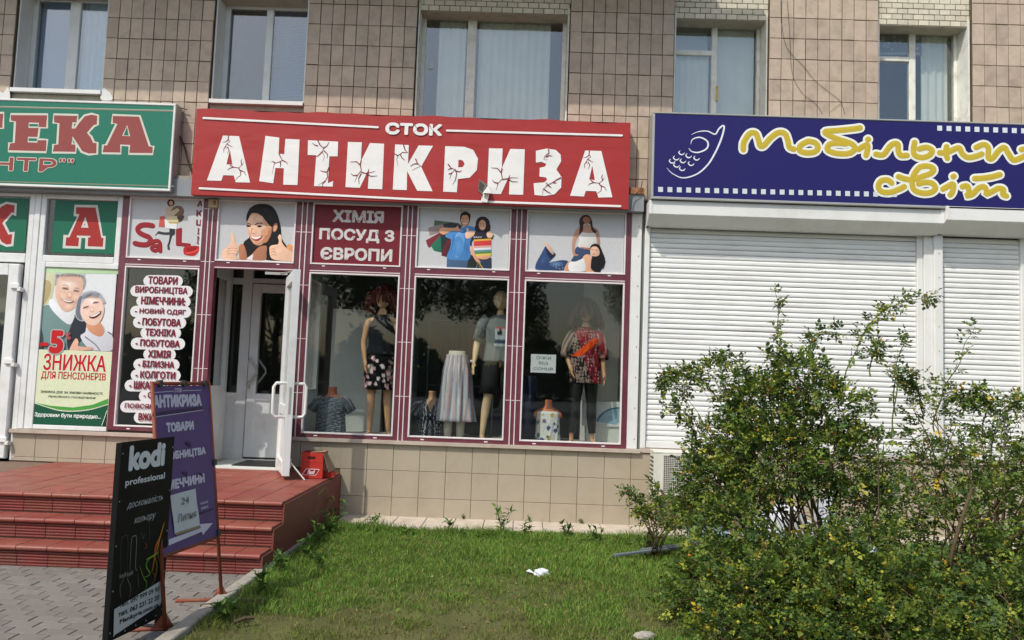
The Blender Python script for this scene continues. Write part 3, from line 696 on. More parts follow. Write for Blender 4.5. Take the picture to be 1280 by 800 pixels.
# ================================================================ pharmacy front
ph = empty('pharmacy_shop', (-5.6, 0, 0.5), label='white framed pharmacy front with a white door left of the burgundy shop', cat='shop')
b = MB(); b.cbox(-5.80, -5.735, -0.01, 0.07, 0.50, 3.60); b.cbox(-5.733, -5.665, -0.016, 0.07, 0.862, 3.60); b.cbox(-5.663, -5.60, -0.01, 0.07, 0.862, 3.60)
b.cbox(-4.765, -4.702, -0.01, 0.07, 2.75, 3.60); part(b, 'mullion', 'white_pvc', ph)
part(MB().cbox(-5.60, -4.765, -0.012, 0.07, 2.80, 2.875).cbox(-9.0, -5.80, -0.012, 0.07, 2.78, 2.885).cbox(-5.60, -4.765, -0.010, 0.07, 3.545, 3.60).cbox(-9, -5.80, -0.010, 0.07, 3.56, 3.60), 'transom', 'white_pvc', ph)
b = MB(); b.cbox(-5.60, -5.555, -0.02, 0.07, 0.865, 2.798); b.cbox(-5.555, -4.702, -0.018, 0.07, 0.865, 0.915); b.cbox(-5.555, -4.702, -0.018, 0.07, 2.735, 2.798)
part(b, 'poster_frame', 'white_pvc', ph)
part(MB().box(-5.60, -4.765, 0.03, 0.036, 2.875, 3.545), 'pane', 'shop_glass', ph); part(MB().box(-9, -5.80, 0.03, 0.036, 2.885, 3.56), 'pane', 'shop_glass', ph)
part(MB().box(-9, -4.72, 0.6, 0.64, 0.5, 3.56), 'back_wall', 'interior', ph)
pd = empty('door', (-5.83, 0, 0.5)); pd.parent = ph; pd.location = Vector((-5.83, 0, 0.5))-Vector(ph.location)
b = MB(); b.cbox(-5.955, -5.825, -0.06, 0.01, 0.52, 2.755, 0.01); b.cbox(-6.85, -6.72, -0.06, 0.01, 0.52, 2.755); b.cbox(-6.72, -5.955, -0.058, 0.01, 2.62, 2.755); b.cbox(-6.72, -5.955, -0.058, 0.01, 1.36, 1.46); b.cbox(-6.72, -5.955, -0.058, 0.01, 0.52, 0.66)
b.box(-6.72, -5.955, -0.03, 0.0, 0.66, 1.36); part(b, 'door_leaf', 'white_pvc', pd)
part(MB().box(-6.72, -5.955, -0.03, -0.024, 1.46, 2.62), 'pane', 'shop_glass', pd)
for z in (2.50, 1.63, 0.74):
    part(MB().cbox(-5.90, -5.80, -0.085, -0.061, z-0.035, z+0.025, 0.006).cbox(-5.825, -5.78, -0.085, -0.02, z-0.065, z-0.02, 0.006), 'hinge', 'white_metal', pd)
part(MB().box(-9, -6.86, -0.0, 0.07, 0.5, 2.78), 'side_panel', 'white_pvc', ph)

# ================================================================ roller shutters
def shutter(x0, x1, hx0, hx1, hz0, hz1, hy, rail0, label, zt=3.44):
    s = empty('roller_shutter', ((x0+x1)/2, 0, 0.9), label=label, cat='roller shutter', group='white roller shutters under the blue sign')
    PT = 0.0585; prof = [(0.0, 0.003), (-0.003, 0.006), (-0.0062, 0.016), (-0.0074, 0.028), (-0.0066, 0.042), (-0.003, 0.052), (0.002, 0.0555), (0.002, PT)]
    b = MB(); n = 10; wd = x1-x0
    for y, z in prof: b.v += [(0, y, z), (wd, y, z)]
    for i in range(len(prof)-1): b.f.append((2*i, 2*i+1, 2*i+3, 2*i+2))
    me = b.mesh('slat'); me.materials.append(MATS['shutter_white']); me.polygons.foreach_set('use_smooth', [True]*len(me.polygons))
    z = 0.985
    while z < zt:
        o = inst('slat', me, s, Vector((x0, 0.022+random.gauss(0, 0.0010), z))-Vector(s.location), (random.gauss(0, 0.03), random.gauss(0, 0.0006), 0)); z += PT
    part(MB().cbox(x0, x1, 0.0, 0.04, 0.905, 0.985), 'bottom_bar', 'white_metal', s)
    for g0, g1 in rail0: part(MB().cbox(g0, g1, -0.022, 0.05, 0.902, zt+0.02), 'guide_rail', 'white_metal', s)
    # five-sided housing
    P = [(0.0, hz1), (hy, hz1), (hy, hz1-0.155), (hy*0.45, hz0), (0.0, hz0)]
    b = MB(); n = len(P)
    b.add([(hx0, y, z) for y, z in P]+[(hx1, y, z) for y, z in P], [tuple(range(n-1, -1, -1)), tuple(range(n, 2*n))]+[(i, (i+1) % n, n+(i+1) % n, n+i) for i in range(n)])
    h = part(b, 'housing', 'white_metal', s); bevel(h, 0.006)
    for X in (hx0-0.004, hx1-0.03):
        e = MB(); e.add([(X, y*1.03-0.002, z) for y, z in P]+[(X+0.034, y*1.03-0.002, z) for y, z in P], [tuple(range(n-1, -1, -1)), tuple(range(n, 2*n))]+[(i, (i+1) % n, n+(i+1) % n, n+i) for i in range(n)])
        part(e, 'end_cap', 'white_metal', h)
    return s
shutter(1.46, 4.535, 1.405, 4.71, 3.44, 3.705, -0.26, [(1.40, 1.458), (4.537, 4.60)], 'wide white roller shutter, closed, between the clothes shop and the white post')
shutter(4.80, 5.72, 4.72, 7.6, 3.455, 3.74, -0.30, [(5.722, 5.78)], 'narrow white roller shutter, closed, right of the white post')
pc = empty('steel_post', (4.7, 0, 0.9), label='white square post standing between the wide and the narrow roller shutter', cat='post')
part(MB().cbox(4.602, 4.70, -0.05, 0.05, 0.90, 3.44), 'post', 'white_metal', pc); part(MB().cbox(4.70, 4.798, -0.085, 0.05, 0.90, 3.45), 'post_cover', 'white_metal', pc)
b = MB()
for i in range(9): z = 1.0+i*0.28; b.tube([(4.75, -0.087, z), (4.75, -0.090, z)], 0.006, 6)
part(b, 'screws', 'rust', pc, kind='stuff')
part(MB().cbox(5.782, 9.0, -0.0, 0.10, 0.90, 3.46), 'wall_panel', 'white_metal', bld)
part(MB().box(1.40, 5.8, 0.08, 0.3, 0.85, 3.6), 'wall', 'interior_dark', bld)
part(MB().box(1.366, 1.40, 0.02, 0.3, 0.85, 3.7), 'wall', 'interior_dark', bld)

# ================================================================ signs
def banner_mat(name):
    m = attr_mat(name, 0.42, 0.05, 6, 0.35); n = m.node_tree; N = n.nodes; L = n.links
    geo = N.new('ShaderNodeNewGeometry'); mp = N.new('ShaderNodeMapping'); mp.inputs['Scale'].default_value = (0.9, 1, 3.2)
    no = N.new('ShaderNodeTexNoise'); no.inputs['Scale'].default_value = 1.6; no.inputs['Detail'].default_value = 2.0; no.inputs['Distortion'].default_value = 0.6
    L.new(geo.outputs['Position'], mp.inputs[0]); L.new(mp.outputs[0], no.inputs['Vector'])
    bp = N.new('ShaderNodeBump'); bp.inputs['Strength'].default_value = 0.3; bp.inputs['Distance'].default_value = 0.02
    L.new(no.outputs[0], bp.inputs['Height']); L.new(bp.outputs[0], N['Principled BSDF'].inputs['Normal'])
banner_mat('banner')
RED = rgb(164, 48, 45); 
rs = empty('shop_sign', (-1.33, -0.12, 4.1), label='long red banner sign with white cracked capital letters above the clothes shop', cat='shop sign')
# slack cloth: slightly uneven outline and relief
b = MB(); nx, nz = 120, 20; x0, x1, z0, z1 = -3.835, 1.175, 3.605, 4.61
cell = {}
tear = onY(602, 238, -0.2)
for j in range(nz+1):
    for i in range(nx+1):
        x = x0+(x1-x0)*i/nx; z = z0+(z1-z0)*j/nz
        e = 0.006*math.sin(i*0.31)*math.sin(j*0.5+i*0.05)*min(1, j/2, (nz-j)/2)
        ze = z+(0.008*math.sin(i*0.21)+0.005*math.sin(i*0.6) if j == nz else 0)
        b.v.append((x, -0.196-abs(e)*0.3, ze))
for j in range(nz):
    for i in range(nx):
        a = j*(nx+1)+i; b.f.append((a, a+1, a+nx+2, a+nx+1))
nb = len(b.v)
b.add([(x0, -0.196, z0), (x1, -0.196, z0), (x1, -0.196, z1), (x0, -0.196, z1), (x0, -0.03, z0), (x1, -0.03, z0), (x1, -0.03, z1), (x0, -0.03, z1)], [(0,4,5,1),(1,5,6,2),(2,6,7,3),(3,7,4,0),(4,7,6,5)])
b.c = [RED]*len(b.v)
part(b, 'banner', 'banner', rs)
ar = Art(YP(-0.199), None, 0.0012)
k3 = crop(235, 125, 4.5714); k4 = crop(515, 135, 4.5714); WH = rgb(232, 230, 226)
def P3(pts, k): return [k(p) for p in pts]
def both(pts, k, holes=(), sm=False): ar.poly(P3(pts, k), WH, [P3(h, k) for h in holes], sm)
both([(108,460),(200,203),(292,207),(355,472),(272,470),(262,432),(202,430),(190,462)], k3, [[(240,285),(220,368),(254,370)]])
both([(443,205),(522,215),(518,307),(550,310),(557,222),(638,226),(626,486),(544,484),(548,390),(500,388),(487,476),(407,464)], k3)
both([(686,230),(858,238),(855,322),(808,322),(804,400),(800,475),(830,463),(827,495),(720,492),(733,316),(684,314)], k3)
both([(914,240),(993,242),(988,350),(1040,246),(1121,250),(1110,510),(1028,507),(1036,388),(982,502),(900,498)], k3)
ar.poly([(494,180.6),(511,181.4),(510,205),(523.3,181.8),(541.3,182.3),(526.4,208.3),(540.8,239.1),(521.5,238.5),(509,214),(508.5,237.7),(491,237)], WH)
both([(190,218),(300,222),(350,240),(377,290),(370,355),(330,398),(262,406),(256,482),(178,478)], k4, [[(266,295),(290,300),(301,320),(290,338),(264,340)]])
both([(440,230),(518,232),(513,345),(562,234),(645,236),(635,496),(554,494),(560,378),(508,492),(450,490),(430,470)], k4)
both([(708,245),(770,232),(822,240),(850,268),(852,305),(825,352),(855,395),(852,455),(815,493),(760,503),(700,497),(695,430),(755,425),(772,412),(765,397),(728,392),(730,342),(760,335),(768,320),(740,308),(708,312)], k4)
both([(903,502),(990,243),(1082,246),(1145,510),(1065,512),(1053,476),(992,474),(983,506)], k4, [[(1030,330),(1012,410),(1045,412)]])
CR = rgb(124, 38, 38)
def crack(k, *lines):
    for ln in lines: ar.stroke(P3(ln, k), 0.013, CR, sm=False, taper=True, dome=0.0002)
A1 = [[(232,203),(230,225),(240,238),(222,250),(215,265),(222,285)],[(230,228),(215,240),(198,242)],[(222,252),(240,262),(255,268)],[(218,262),(205,280),(205,302)],[(225,268),(235,285),(226,308)],
      [(240,372),(262,385),(290,388),(312,370),(318,352)],[(288,388),(302,410),(300,432),(280,445),(268,466)],[(300,402),(322,412),(332,432)],[(258,384),(235,392),(228,402)],[(308,372),(303,350),(310,338)]]
crack(k3, *A1)
crack(k4, *[[(x+782+((y-203)*-0.01), y+42) for x, y in ln] for ln in A1])
crack(k3, [(520,306),(528,325),(540,345),(520,355),(495,362),(488,385),(482,425)],[(540,345),(560,355),(570,366)],[(500,360),(485,352),(478,355)],[(528,352),(530,372),(526,384)],
   [(742,232),(755,258),(775,275),(768,300),(780,322),(772,350)],[(775,275),(795,262),(806,240)],[(768,295),(745,318),(730,325)],[(778,290),(798,310),(795,335)],[(742,262),(725,258),(710,245)],
   [(806,385),(795,412),(798,440),(785,462),(765,474),(740,488)],[(797,412),(775,410),(756,404)],[(785,462),(770,478),(768,494)],
   [(990,345),(985,370),(990,405),(968,430),(952,470)],[(985,372),(962,352),(926,354)],[(990,412),(1015,420),(1070,408)],[(1015,418),(1045,436),(1082,434)],[(970,430),(945,432),(930,420)],[(990,420),(975,450),(978,480)])
crack(k3, [(1232,256),(1240,285),(1255,300),(1225,300),(1200,318),(1192,340),(1202,380)],[(1200,318),(1180,308)],[(1212,308),(1222,330),(1240,345)])
crack(k4, [(20,290),(32,318),(50,332),(20,345),(0,355)],[(32,318),(10,320),(-10,335)],
   [(205,320),(225,345),(245,350),(225,375),(215,405)],[(225,345),(205,352)],[(245,350),(255,375),(248,410),(232,438)],[(250,360),(272,365),(285,355)],[(228,372),(208,378)],
   [(514,345),(510,372),(516,405),(492,430),(480,470)],[(510,370),(488,345),(452,342)],[(516,408),(540,405),(572,398),(605,400)],[(545,405),(570,420),(606,422)],[(492,430),(470,425),(458,410)],
   [(780,236),(782,258),(760,275),(752,292),(778,298)],[(765,280),(785,272),(802,275)],[(852,398),(830,408),(805,425),(775,440),(748,465),(745,500)],[(805,425),(825,430)],[(768,445),(775,435),(762,425)],[(752,462),(772,478),(796,490)],[(775,440),(795,455)])
ar.stroke(P3([(90,104),(1085,157)], k3), 0.024, WH, sm=False); ar.stroke(P3([(200,130),(1198,158)], k4), 0.024, WH, sm=False)
ar.stroke([k3((68,505)), k3((640,535)), k4((0,522)), k4((1190,562))], 0.024, WH, sm=False)
line_text(ar, 'СТОК', (481.5, 168), (552.6, 170.8), (482.3, 152.8), WH, 0.07)
for ln in ([(487,157),(489,162),(485,167)],[(500,155),(499,161),(503,167)],[(519,157),(522,162),(518,165)],[(537,156),(539,161),(545,167)]): ar.stroke(ln, 0.008, CR, sm=False, taper=True)
# tear in the cloth
ar.poly([(599,224),(610.5,232),(606,240),(603,252),(602.5,243),(597.5,238)], rgb(110, 106, 100)); ar.poly([(599.5,226),(606,232),(603,240),(598.5,237)], rgb(70, 66, 62))
ar.build('lettering', 'banner', rs)
fl = MB(); fp = [onY(*q, -0.21) for q in ((610.8, 231), (615, 243), (606, 242), (603, 243))]
fl.add([fp[0], fp[1]+Vector((0, -0.05, 0)), fp[2]+Vector((0, -0.07, -0.01)), fp[3]+Vector((0, -0.03, 0)), (fp[0]+fp[2])/2+Vector((0, -0.04, 0))], [(0, 4, 1), (1, 4, 2), (2, 4, 3), (3, 4, 0)])
fp = [onY(*q, -0.205) for q in ((603, 243), (612, 243), (609, 254), (601, 252))]
fl.add([fp[0], fp[1]+Vector((0, -0.04, 0)), fp[2]+Vector((0, -0.03, 0)), fp[3]], [(0, 1, 2, 3)])
part(fl, 'torn_flap', 'white_cloth', rs)

# green pharmacy sign
gs = empty('shop_sign', (-6.1, -0.12, 4.1), label='green light box sign with red slab letters outlined in white above the pharmacy', cat='shop sign')
b = MB(); x0, x1, z0, z1 = -8.6, -4.075, 3.635, 4.665
part(MB().box(x0, x1, -0.19, -0.03, z0, z1), 'box', 'alu', gs)
b = MB(); wd = 0.028
b.cbox(x0, x1, -0.20, -0.19, z0, z0+wd); b.cbox(x0, x1, -0.20, -0.19, z1-wd, z1); b.cbox(x1-wd, x1, -0.2, -0.19, z0+wd, z1-wd)
part(b, 'edge_trim', 'white_metal', gs)
g = Art(YP(-0.1905), None, 0.0008)
GR = rgb(32, 116, 94)
gp = MB(); g.mb.add([(x0, -0.1915, z0+wd), (x1-wd, -0.1915, z0+wd), (x1-wd, -0.1915, z1-wd), (x0, -0.1915, z1-wd)], [(0, 1, 2, 3)], GR); g.h = 0.002
kg = crop(0, 120, 5.333)
SR = rgb(146, 72, 68); OW = rgb(206, 206, 190)
LINE = rgb(140, 132, 112)
for ya, yb in ((74, 102), (568, 602)): g.stroke([kg((-700, ya-16)), kg((1158, yb))], 0.012, LINE, sm=False)
for ya, yb in ((68, 96),): g.stroke([kg((-700, ya-16)), kg((1158, yb))], 0.005, OW, sm=False)
def slab(pts, holes=(), k=kg, w=0.030, col=SR, oc=OW, dx=0):
    q = [k((a+dx, b)) for a, b in pts]; hh = [[k((a+dx, b)) for a, b in h] for h in holes]
    g.stroke(q, w, oc, closed=True, sm=False); g.poly(q, col, hh)
    for h in hh: g.stroke(h, w*0.6, oc, closed=True, sm=False)
E_ = [(72,122),(318,124),(314,212),(264,211),(256,272),(254,290),(316,292),(308,374),(56,368),(62,314),(94,312),(102,172),(70,168)]
slab(E_, [[(195,182),(258,184),(256,209),(193,208)], [(190,277),(250,279),(248,307),(188,305)]])
K_ = [(360,124),(520,128),(517,180),(488,180),(484,215),(500,212),(525,175),(565,130),(612,120),(654,130),(652,192),(628,200),(586,246),(610,272),(626,309),(650,312),(648,386),(592,390),(545,372),(515,325),(484,275),(482,320),(508,322),(505,378),(350,376),(356,324),(384,322),(392,184),(358,180)]
slab(K_)
A_ = [(752,128),(932,134),(998,334),(1024,337),(1018,387),(860,385),(864,331),(806,328),(806,383),(682,381),(688,328),(710,326),(778,186),(748,184)]
slab(A_, [[(848,200),(820,264),(864,266)]])
T_ = [(-262,108),(26,114),(22,216),(-28,214),(-32,172),(-75,172),(-84,318),(-54,320),(-56,366),(-196,360),(-192,314),(-160,314),(-150,168),(-192,168),(-202,208),(-248,206)]
slab(T_)
slab([(-560,98),(-300,104),(-302,156),(-330,156),(-338,308),(-312,310),(-315,358),(-440,354),(-436,306),(-412,304),(-404,158),(-458,156),(-466,302),(-440,304),(-444,352),(-580,348),(-574,300),(-548,298),(-536,152),(-562,150)])
slab(A_, [[(848,200),(820,264),(864,266)]], dx=-1640, k=lambda p: kg((p[0], p[1]-38)))
add_text(g, 'ЦЕНТР', kg((-330, 514)), kg((378, 408)), SR, 0.03, 0.0, 0.045, OW)
add_text(g, '"', kg((398, 442)), kg((438, 418)), SR, 0.03, 0.0, 0.05, OW); add_text(g, '"', kg((455, 446)), kg((495, 421)), SR, 0.03, 0.0, 0.05, OW)
g.build('lettering', 'print', gs)

# blue sign
bs = empty('shop_sign', (4.0, -0.15, 4.2), label='dark blue light box sign with yellow handwritten letters and a phone drawing above the shutters', cat='shop sign')
x0, x1, z0, z1 = 1.415, 7.8, 3.715, 4.715
part(MB().box(x0, x1, -0.27, -0.03, z0, z1), 'box', 'alu', bs)
b = MB(); wd = 0.026
b.cbox(x0-0.002, x1, -0.30, -0.27, z0-0.004, z0+wd); b.cbox(x0-0.002, x1, -0.30, -0.27, z1-wd*0.7, z1+0.003); b.cbox(x0-0.002, x0+wd, -0.3, -0.27, z0+wd, z1-wd*0.7)
part(b, 'edge_trim', 'alu', bs)
a = Art(YP(-0.2905), None, 0.002); a.mb.add([(x0+wd, -0.2912, z0+wd), (x1, -0.2912, z0+wd), (x1, -0.2912, z1-wd*0.7), (x0+wd, -0.2912, z1-wd*0.7)], [(0, 1, 2, 3)], rgb(34, 30, 96))
kb1 = crop(815, 135, 5.333); kb2 = crop(1050, 135, 5.565); YE = rgb(196, 172, 54); CWH = rgb(232, 234, 222)
for i in range(26): 
    cx = 57+i*62.3; cy = 543+i*1.38; a.poly([kb1(q) for q in ((cx-16, cy-17), (cx+16, cy-16), (cx+16, cy+17), (cx-16, cy+16))], rgb(206, 214, 214))
for i in range(16):
    cx = 692+i*64.8; cy = 141+i*2.1; a.poly([kb2(q) for q in ((cx-17, cy-18), (cx+17, cy-17), (cx+17, cy+18), (cx-17, cy+17))], rgb(214, 222, 226))
def hw(lines, k):
    a.h = 0.0025
    for ln in lines: a.stroke([k(p) for p in ln], 0.112, CWH, dome=0.0012)
    a.h = 0.0045
    for ln in lines: a.stroke([k(p) for p in ln], 0.064, YE, dome=0.0012)
hw([[(608,278),(612,230),(650,172),(690,170),(708,210),(720,252),(745,250),(790,200),(840,165),(885,172),(905,220),(915,262),(945,275)],
    [(1040,222),(990,250),(985,285),(1030,300),(1085,292),(1105,262),(1085,232),(1040,222)],
    [(1386,133),(1340,140),(1240,150),(1155,158),(1170,178),(1230,205),(1330,240),(1350,275),(1310,303),(1230,303),(1170,280),(1180,245),(1225,235),(1290,240)]], kb1)
hw([[(192,220),(196,218)],[(128,288),(160,268),(190,258),(188,300),(180,330)],
    [(248,322),(300,325),(340,275),(365,252),(400,252),(405,300),(420,330),(465,330)],
    [(518,240),(510,290),(520,330),(570,345),(620,330),(640,295),(600,275),(550,285)],
    [(740,270),(735,310),(745,350)],[(692,312),(735,312),(800,285),(830,280),(850,320),(890,345),(950,335),(985,320)],
    [(945,275),(1000,255),(1030,280),(1030,345),(1060,350),(1100,300),(1140,275),(1165,310),(1200,360),(1240,355),(1290,330)],
    [(1260,290),(1300,285),(1350,300),(1350,360)],
    [(358,522),(330,502),(285,508),(265,545),(285,580),(340,588),(400,570),(445,548)],
    [(405,478),(445,492),(500,500),(560,480),(630,455),(650,425),(610,405),(555,412),(515,460),(500,520),(515,570),(570,592),(630,588),(662,560),(640,525),(590,518),(545,528)],
    [(786,478),(790,476)],[(715,565),(750,545),(785,530),(782,580),(765,605)],
    [(850,548),(885,545),(895,590),(880,610),(920,600),(960,560),(1000,548),(1020,585),(1015,600),(1060,580),(1100,560),(1135,568),(1130,600),(1155,612)],
    [(935,492),(1000,488),(1060,478),(1110,464)]], kb2)
a.h = 0.0025
for ln, ww in (([(262,178),(310,158),(370,155),(420,175),(445,140),(472,118),(480,135),(460,210),(420,300),(370,380),(300,440),(210,466),(140,440),(98,400)], 0.020),
    ([(258,242),(270,210),(320,196),(370,225),(365,270),(310,296),(265,290),(244,268)], 0.018)): a.stroke([kb1(p) for p in ln], ww, rgb(226, 230, 236), taper='both')
for cx, cy in ((196,298),(243,318),(296,334),(160,333),(205,352),(259,370),(133,354),(162,381),(200,404)):
    a.stroke([kb1((cx+x, cy+y)) for x, y in ((-8,-14),(-18,-2),(-6,12),(10,12),(22,0))], 0.014, rgb(226, 230, 236), taper='both')
a.build('lettering', 'print', bs)
# ================================================================ posters in the upper panels
PY = -0.002
def poster(name, x0, x1, z0, z1, col, label, y=PY, cat='poster', back=0.01, cols=None):
    o = empty(name, ((x0+x1)/2, y, z0), label=label, cat=cat)
    part(MB().box(x0, x1, y, y+back, z0, z1, col), 'board', 'print', o)
    return o
SK = rgb(214, 160, 124); SKD = rgb(176, 118, 88); SKL = rgb(232, 190, 160); HB = rgb(22, 18, 18)
PW_ = rgb(194, 195, 195)
# sale poster
o = poster('poster', -4.605, -3.768, 2.89, 3.595, PW_, 'poster of a shopping woman between the red letters of the word sale')
k = crop(150, 240, 8.89); a = Art(YP(PY), k)
SRD = rgb(146, 34, 42); SRH = rgb(176, 40, 42); SHD = rgb(120, 16, 26)
for c_, dx, dy in ((SHD, 6, 8), (SRD, 0, 0)):
    a.stroke([(360+dx,372+dy),(300+dx,362+dy),(235+dx,368+dy),(198+dx,400+dy),(205+dx,440+dy),(260+dx,475+dy),(320+dx,500+dy),(338+dx,540+dy),(300+dx,580+dy),(230+dx,582+dy),(165+dx,568+dy)], 0.055, c_)
    a.stroke([(350+dx,560+dy),(400+dx,540+dy),(440+dx,560+dy),(445+dx,655+dy)], 0.042, c_); a.stroke([(430+dx,595+dy),(370+dx,600+dy),(350+dx,628+dy),(385+dx,650+dy),(430+dx,632+dy)], 0.038, c_)
    a.poly([(622+dx,415+dy),(684+dx,395+dy),(680+dx,562+dy),(782+dx,572+dy),(780+dx,604+dy),(622+dx,592+dy)], c_)
a.poly([(715,612),(790,598),(880,604),(884,640),(842,700),(790,710),(712,690)], SRH, sm=True); a.poly([(740,625),(850,610),(830,650),(760,660)], rgb(150, 20, 20), sm=True); a.stroke([(735,680),(800,672),(872,640)], 0.012, rgb(240, 80, 60))
# woman
a.stroke([(440,452),(500,462),(570,458)], 0.030, rgb(52, 54, 58)); a.poly([(390,480),(430,432),(452,440),(440,462),(408,470),(396,488)], rgb(70, 72, 74))
a.poly([(552,405),(606,405),(608,470),(580,490),(560,560),(548,590),(530,588),(545,540),(552,480)], rgb(44, 46, 50), sm=True); a.poly([(526,585),(548,590),(556,644),(530,640)], rgb(60, 58, 58))
a.blob(566, 122, 42, 40, rgb(50, 36, 30)); a.blob(568, 124, 22, 26, SK); a.poly([(512,180),(560,160),(620,165),(640,220),(600,270),(540,268),(508,240)], rgb(196, 176, 150), sm=True)
a.poly([(610,160),(680,160),(712,205),(690,260),(600,265),(560,230)], rgb(120, 92, 74), sm=True); a.poly([(550,225),(640,178),(665,205),(600,262),(556,256)], rgb(200, 178, 150)); a.poly([(640,270),(712,262),(690,320),(650,330)], rgb(86, 66, 52), sm=True)
a.poly([(448,270),(500,268),(500,388),(430,386)], rgb(196, 90, 78)); a.poly([(495,300),(640,300),(630,412),(505,402)], rgb(226, 228, 224)); a.poly([(530,272),(628,268),(652,322),(640,352),(545,350),(520,300)], rgb(212, 200, 158)); a.poly([(545,332),(645,334),(638,352),(548,350)], rgb(184, 160, 96))
a.h += 0.0004
for ch, y0, y1, xa, xb in (('А',166,98,858,925),('К',270,200,850,915),('Ц',384,306,848,912),('І',470,402,862,882),('Ї',576,490,858,878)): add_text(a, ch, (xa, y1+(y0-y1)), (xb, y1), rgb(126, 26, 48), 0.035)
a.build('print', 'print', o)
# smiling woman
o = poster('poster', -3.562, -2.678, 2.89, 3.595, PW_, 'poster of a smiling dark haired woman giving two thumbs up above the door')
k = crop(270, 240, 8.89); a = Art(YP(PY), k); a.grad = 0.2
a.poly([(345,330),(338,270),(370,190),(430,145),(500,132),(580,140),(640,175),(680,240),(705,320),(722,400),(735,520),(785,600),(800,640),(770,700),(720,760),(560,755),(420,700),(340,755),(300,650),(310,560),(370,500)], HB, sm=True)
a.poly([(310,552),(380,500),(410,570),(330,575)], HB); a.poly([(262,600),(310,590),(345,735),(265,748)], SKD, sm=True)
a.poly([(400,690),(480,610),(560,600),(560,680),(540,757),(340,750)], SKD, sm=True); a.poly([(340,745),(415,686),(405,757)], rgb(226, 226, 226))
a.poly([(790,590),(840,590),(876,640),(870,760),(790,740)], rgb(206, 146, 100), sm=True)
a.poly([(352,262),(400,238),(450,236),(500,262),(560,320),(610,370),(618,430),(590,500),(540,560),(490,592),(440,588),(400,550),(370,490),(352,420),(346,330)], SK, sm=True)
a.poly([(352,300),(400,262),(450,262),(500,300),(540,360),(560,420),(540,500),(480,560),(430,560),(390,480),(360,400)], SKL, sm=True)
a.poly([(500,560),(560,560),(600,500),(618,440),(600,400),(560,480)], rgb(192, 128, 92), sm=True)
a.poly([(345,330),(340,270),(380,195),(470,180),(560,240),(640,300),(680,350),(640,360),(612,385),(560,330),(510,268),(450,232),(395,238)], HB, sm=True)
for q_ in range(9): a.stroke([(420+q_*22, 158+q_*2), (520+q_*17, 190+q_*10), (600+q_*10, 280+q_*14)], 0.0035, rgb(52, 44, 42), taper='both')
for q_ in range(7): a.stroke([(690+q_*4, 420), (660+q_*9, 520), (600+q_*14, 600+q_*6)], 0.004, rgb(44, 38, 38), taper='both')
a.blob(658, 395, 26, 52, SKD, 0.25); a.blob(660, 398, 16, 38, SK, 0.25)
a.blob(470, 300, 60, 44, rgb(236, 196, 168), edge=rgb(228, 184, 154)); a.blob(420, 440, 34, 34, rgb(240, 196, 170), edge=rgb(226, 180, 150)); a.blob(540, 450, 40, 44, rgb(206, 146, 112), edge=rgb(214, 160, 124)); a.blob(450, 560, 40, 22, rgb(206, 148, 116), edge=rgb(218, 166, 134))
for x0_, y0_ in ((355, 372), (475, 375)): a.blob(x0_+8, y0_+6, 26, 10, rgb(60, 36, 30)); a.blob(x0_+8, y0_+7, 9, 8, HB)
a.stroke([(348,358),(366,350),(386,362)], 0.008, rgb(40, 24, 20)); a.stroke([(440,362),(476,346),(520,350)], 0.010, rgb(40, 24, 20))
a.stroke([(405,400),(392,440),(400,462),(425,462)], 0.006, rgb(180, 110, 80)); 
a.poly([(384,488),(430,500),(514,482),(500,518),(460,545),(420,535)], rgb(180, 60, 54), sm=True); a.poly([(392,492),(430,502),(504,490),(480,515),(440,526),(410,515)], rgb(236, 232, 226), sm=True)
for pts, c_ in (([(78,650),(130,610),(160,560),(172,520),(165,470),(182,455),(205,500),(215,560),(255,600),(250,660),(225,710),(260,745),(80,745)], SKL),
                ([(595,640),(608,600),(650,588),(690,580),(700,540),(690,500),(712,470),(730,500),(735,560),(780,620),(860,680),(868,765),(745,765),(620,740)], SKL)): a.poly(pts, c_, sm=True)
a.blob(180, 660, 50, 50, rgb(244, 206, 178), edge=rgb(228, 184, 156)); a.blob(690, 650, 60, 46, rgb(244, 206, 178), edge=rgb(228, 184, 156))
for x0_, y0_, x1_ in ((130,632,235),(130,660,240),(135,690,225)): a.stroke([(x0_, y0_), ((x0_+x1_)/2, y0_-8), (x1_, y0_)], 0.005, SKD)
for x0_, y0_, x1_ in ((604,640,660),(606,672,668),(615,705,670)): a.stroke([(x0_, y0_), ((x0_+x1_)/2, y0_-8), (x1_, y0_)], 0.005, SKD)
a.build('print', 'print', o)
# red text panel
o = poster('sign_panel', -2.448, -1.442, 2.89, 3.595, rgb(112, 26, 38), 'dark red panel with three lines of white cracked lettering above the left display window', cat='sign')
k = crop(320, 200, 4); a = Art(YP(PY), k); LW_ = rgb(206, 200, 196)
for st, lb, r_ in (('ХІМІЯ', (383, 314), (640, 252)), ('ПОСУД З', (316, 414), (692, 345)), ('ЄВРОПИ', (322, 504), (682, 440))):
    add_text(a, st, lb, r_, LW_, 0.05)
for i in range(70):
    row = random.choice(((388, 636, 256, 308), (322, 688, 350, 405), (326, 678, 446, 498))); x = random.uniform(row[0], row[1]); y = random.uniform(row[2], row[3])+(x-500)*0.03
    q = [(x, y)]
    for _ in range(3): q.append((q[-1][0]+random.uniform(-7, 7), q[-1][1]+random.uniform(2, 8)))
    a.stroke(q, 0.006, rgb(112, 26, 38), sm=False, taper=True)
a.build('lettering', 'print', o)
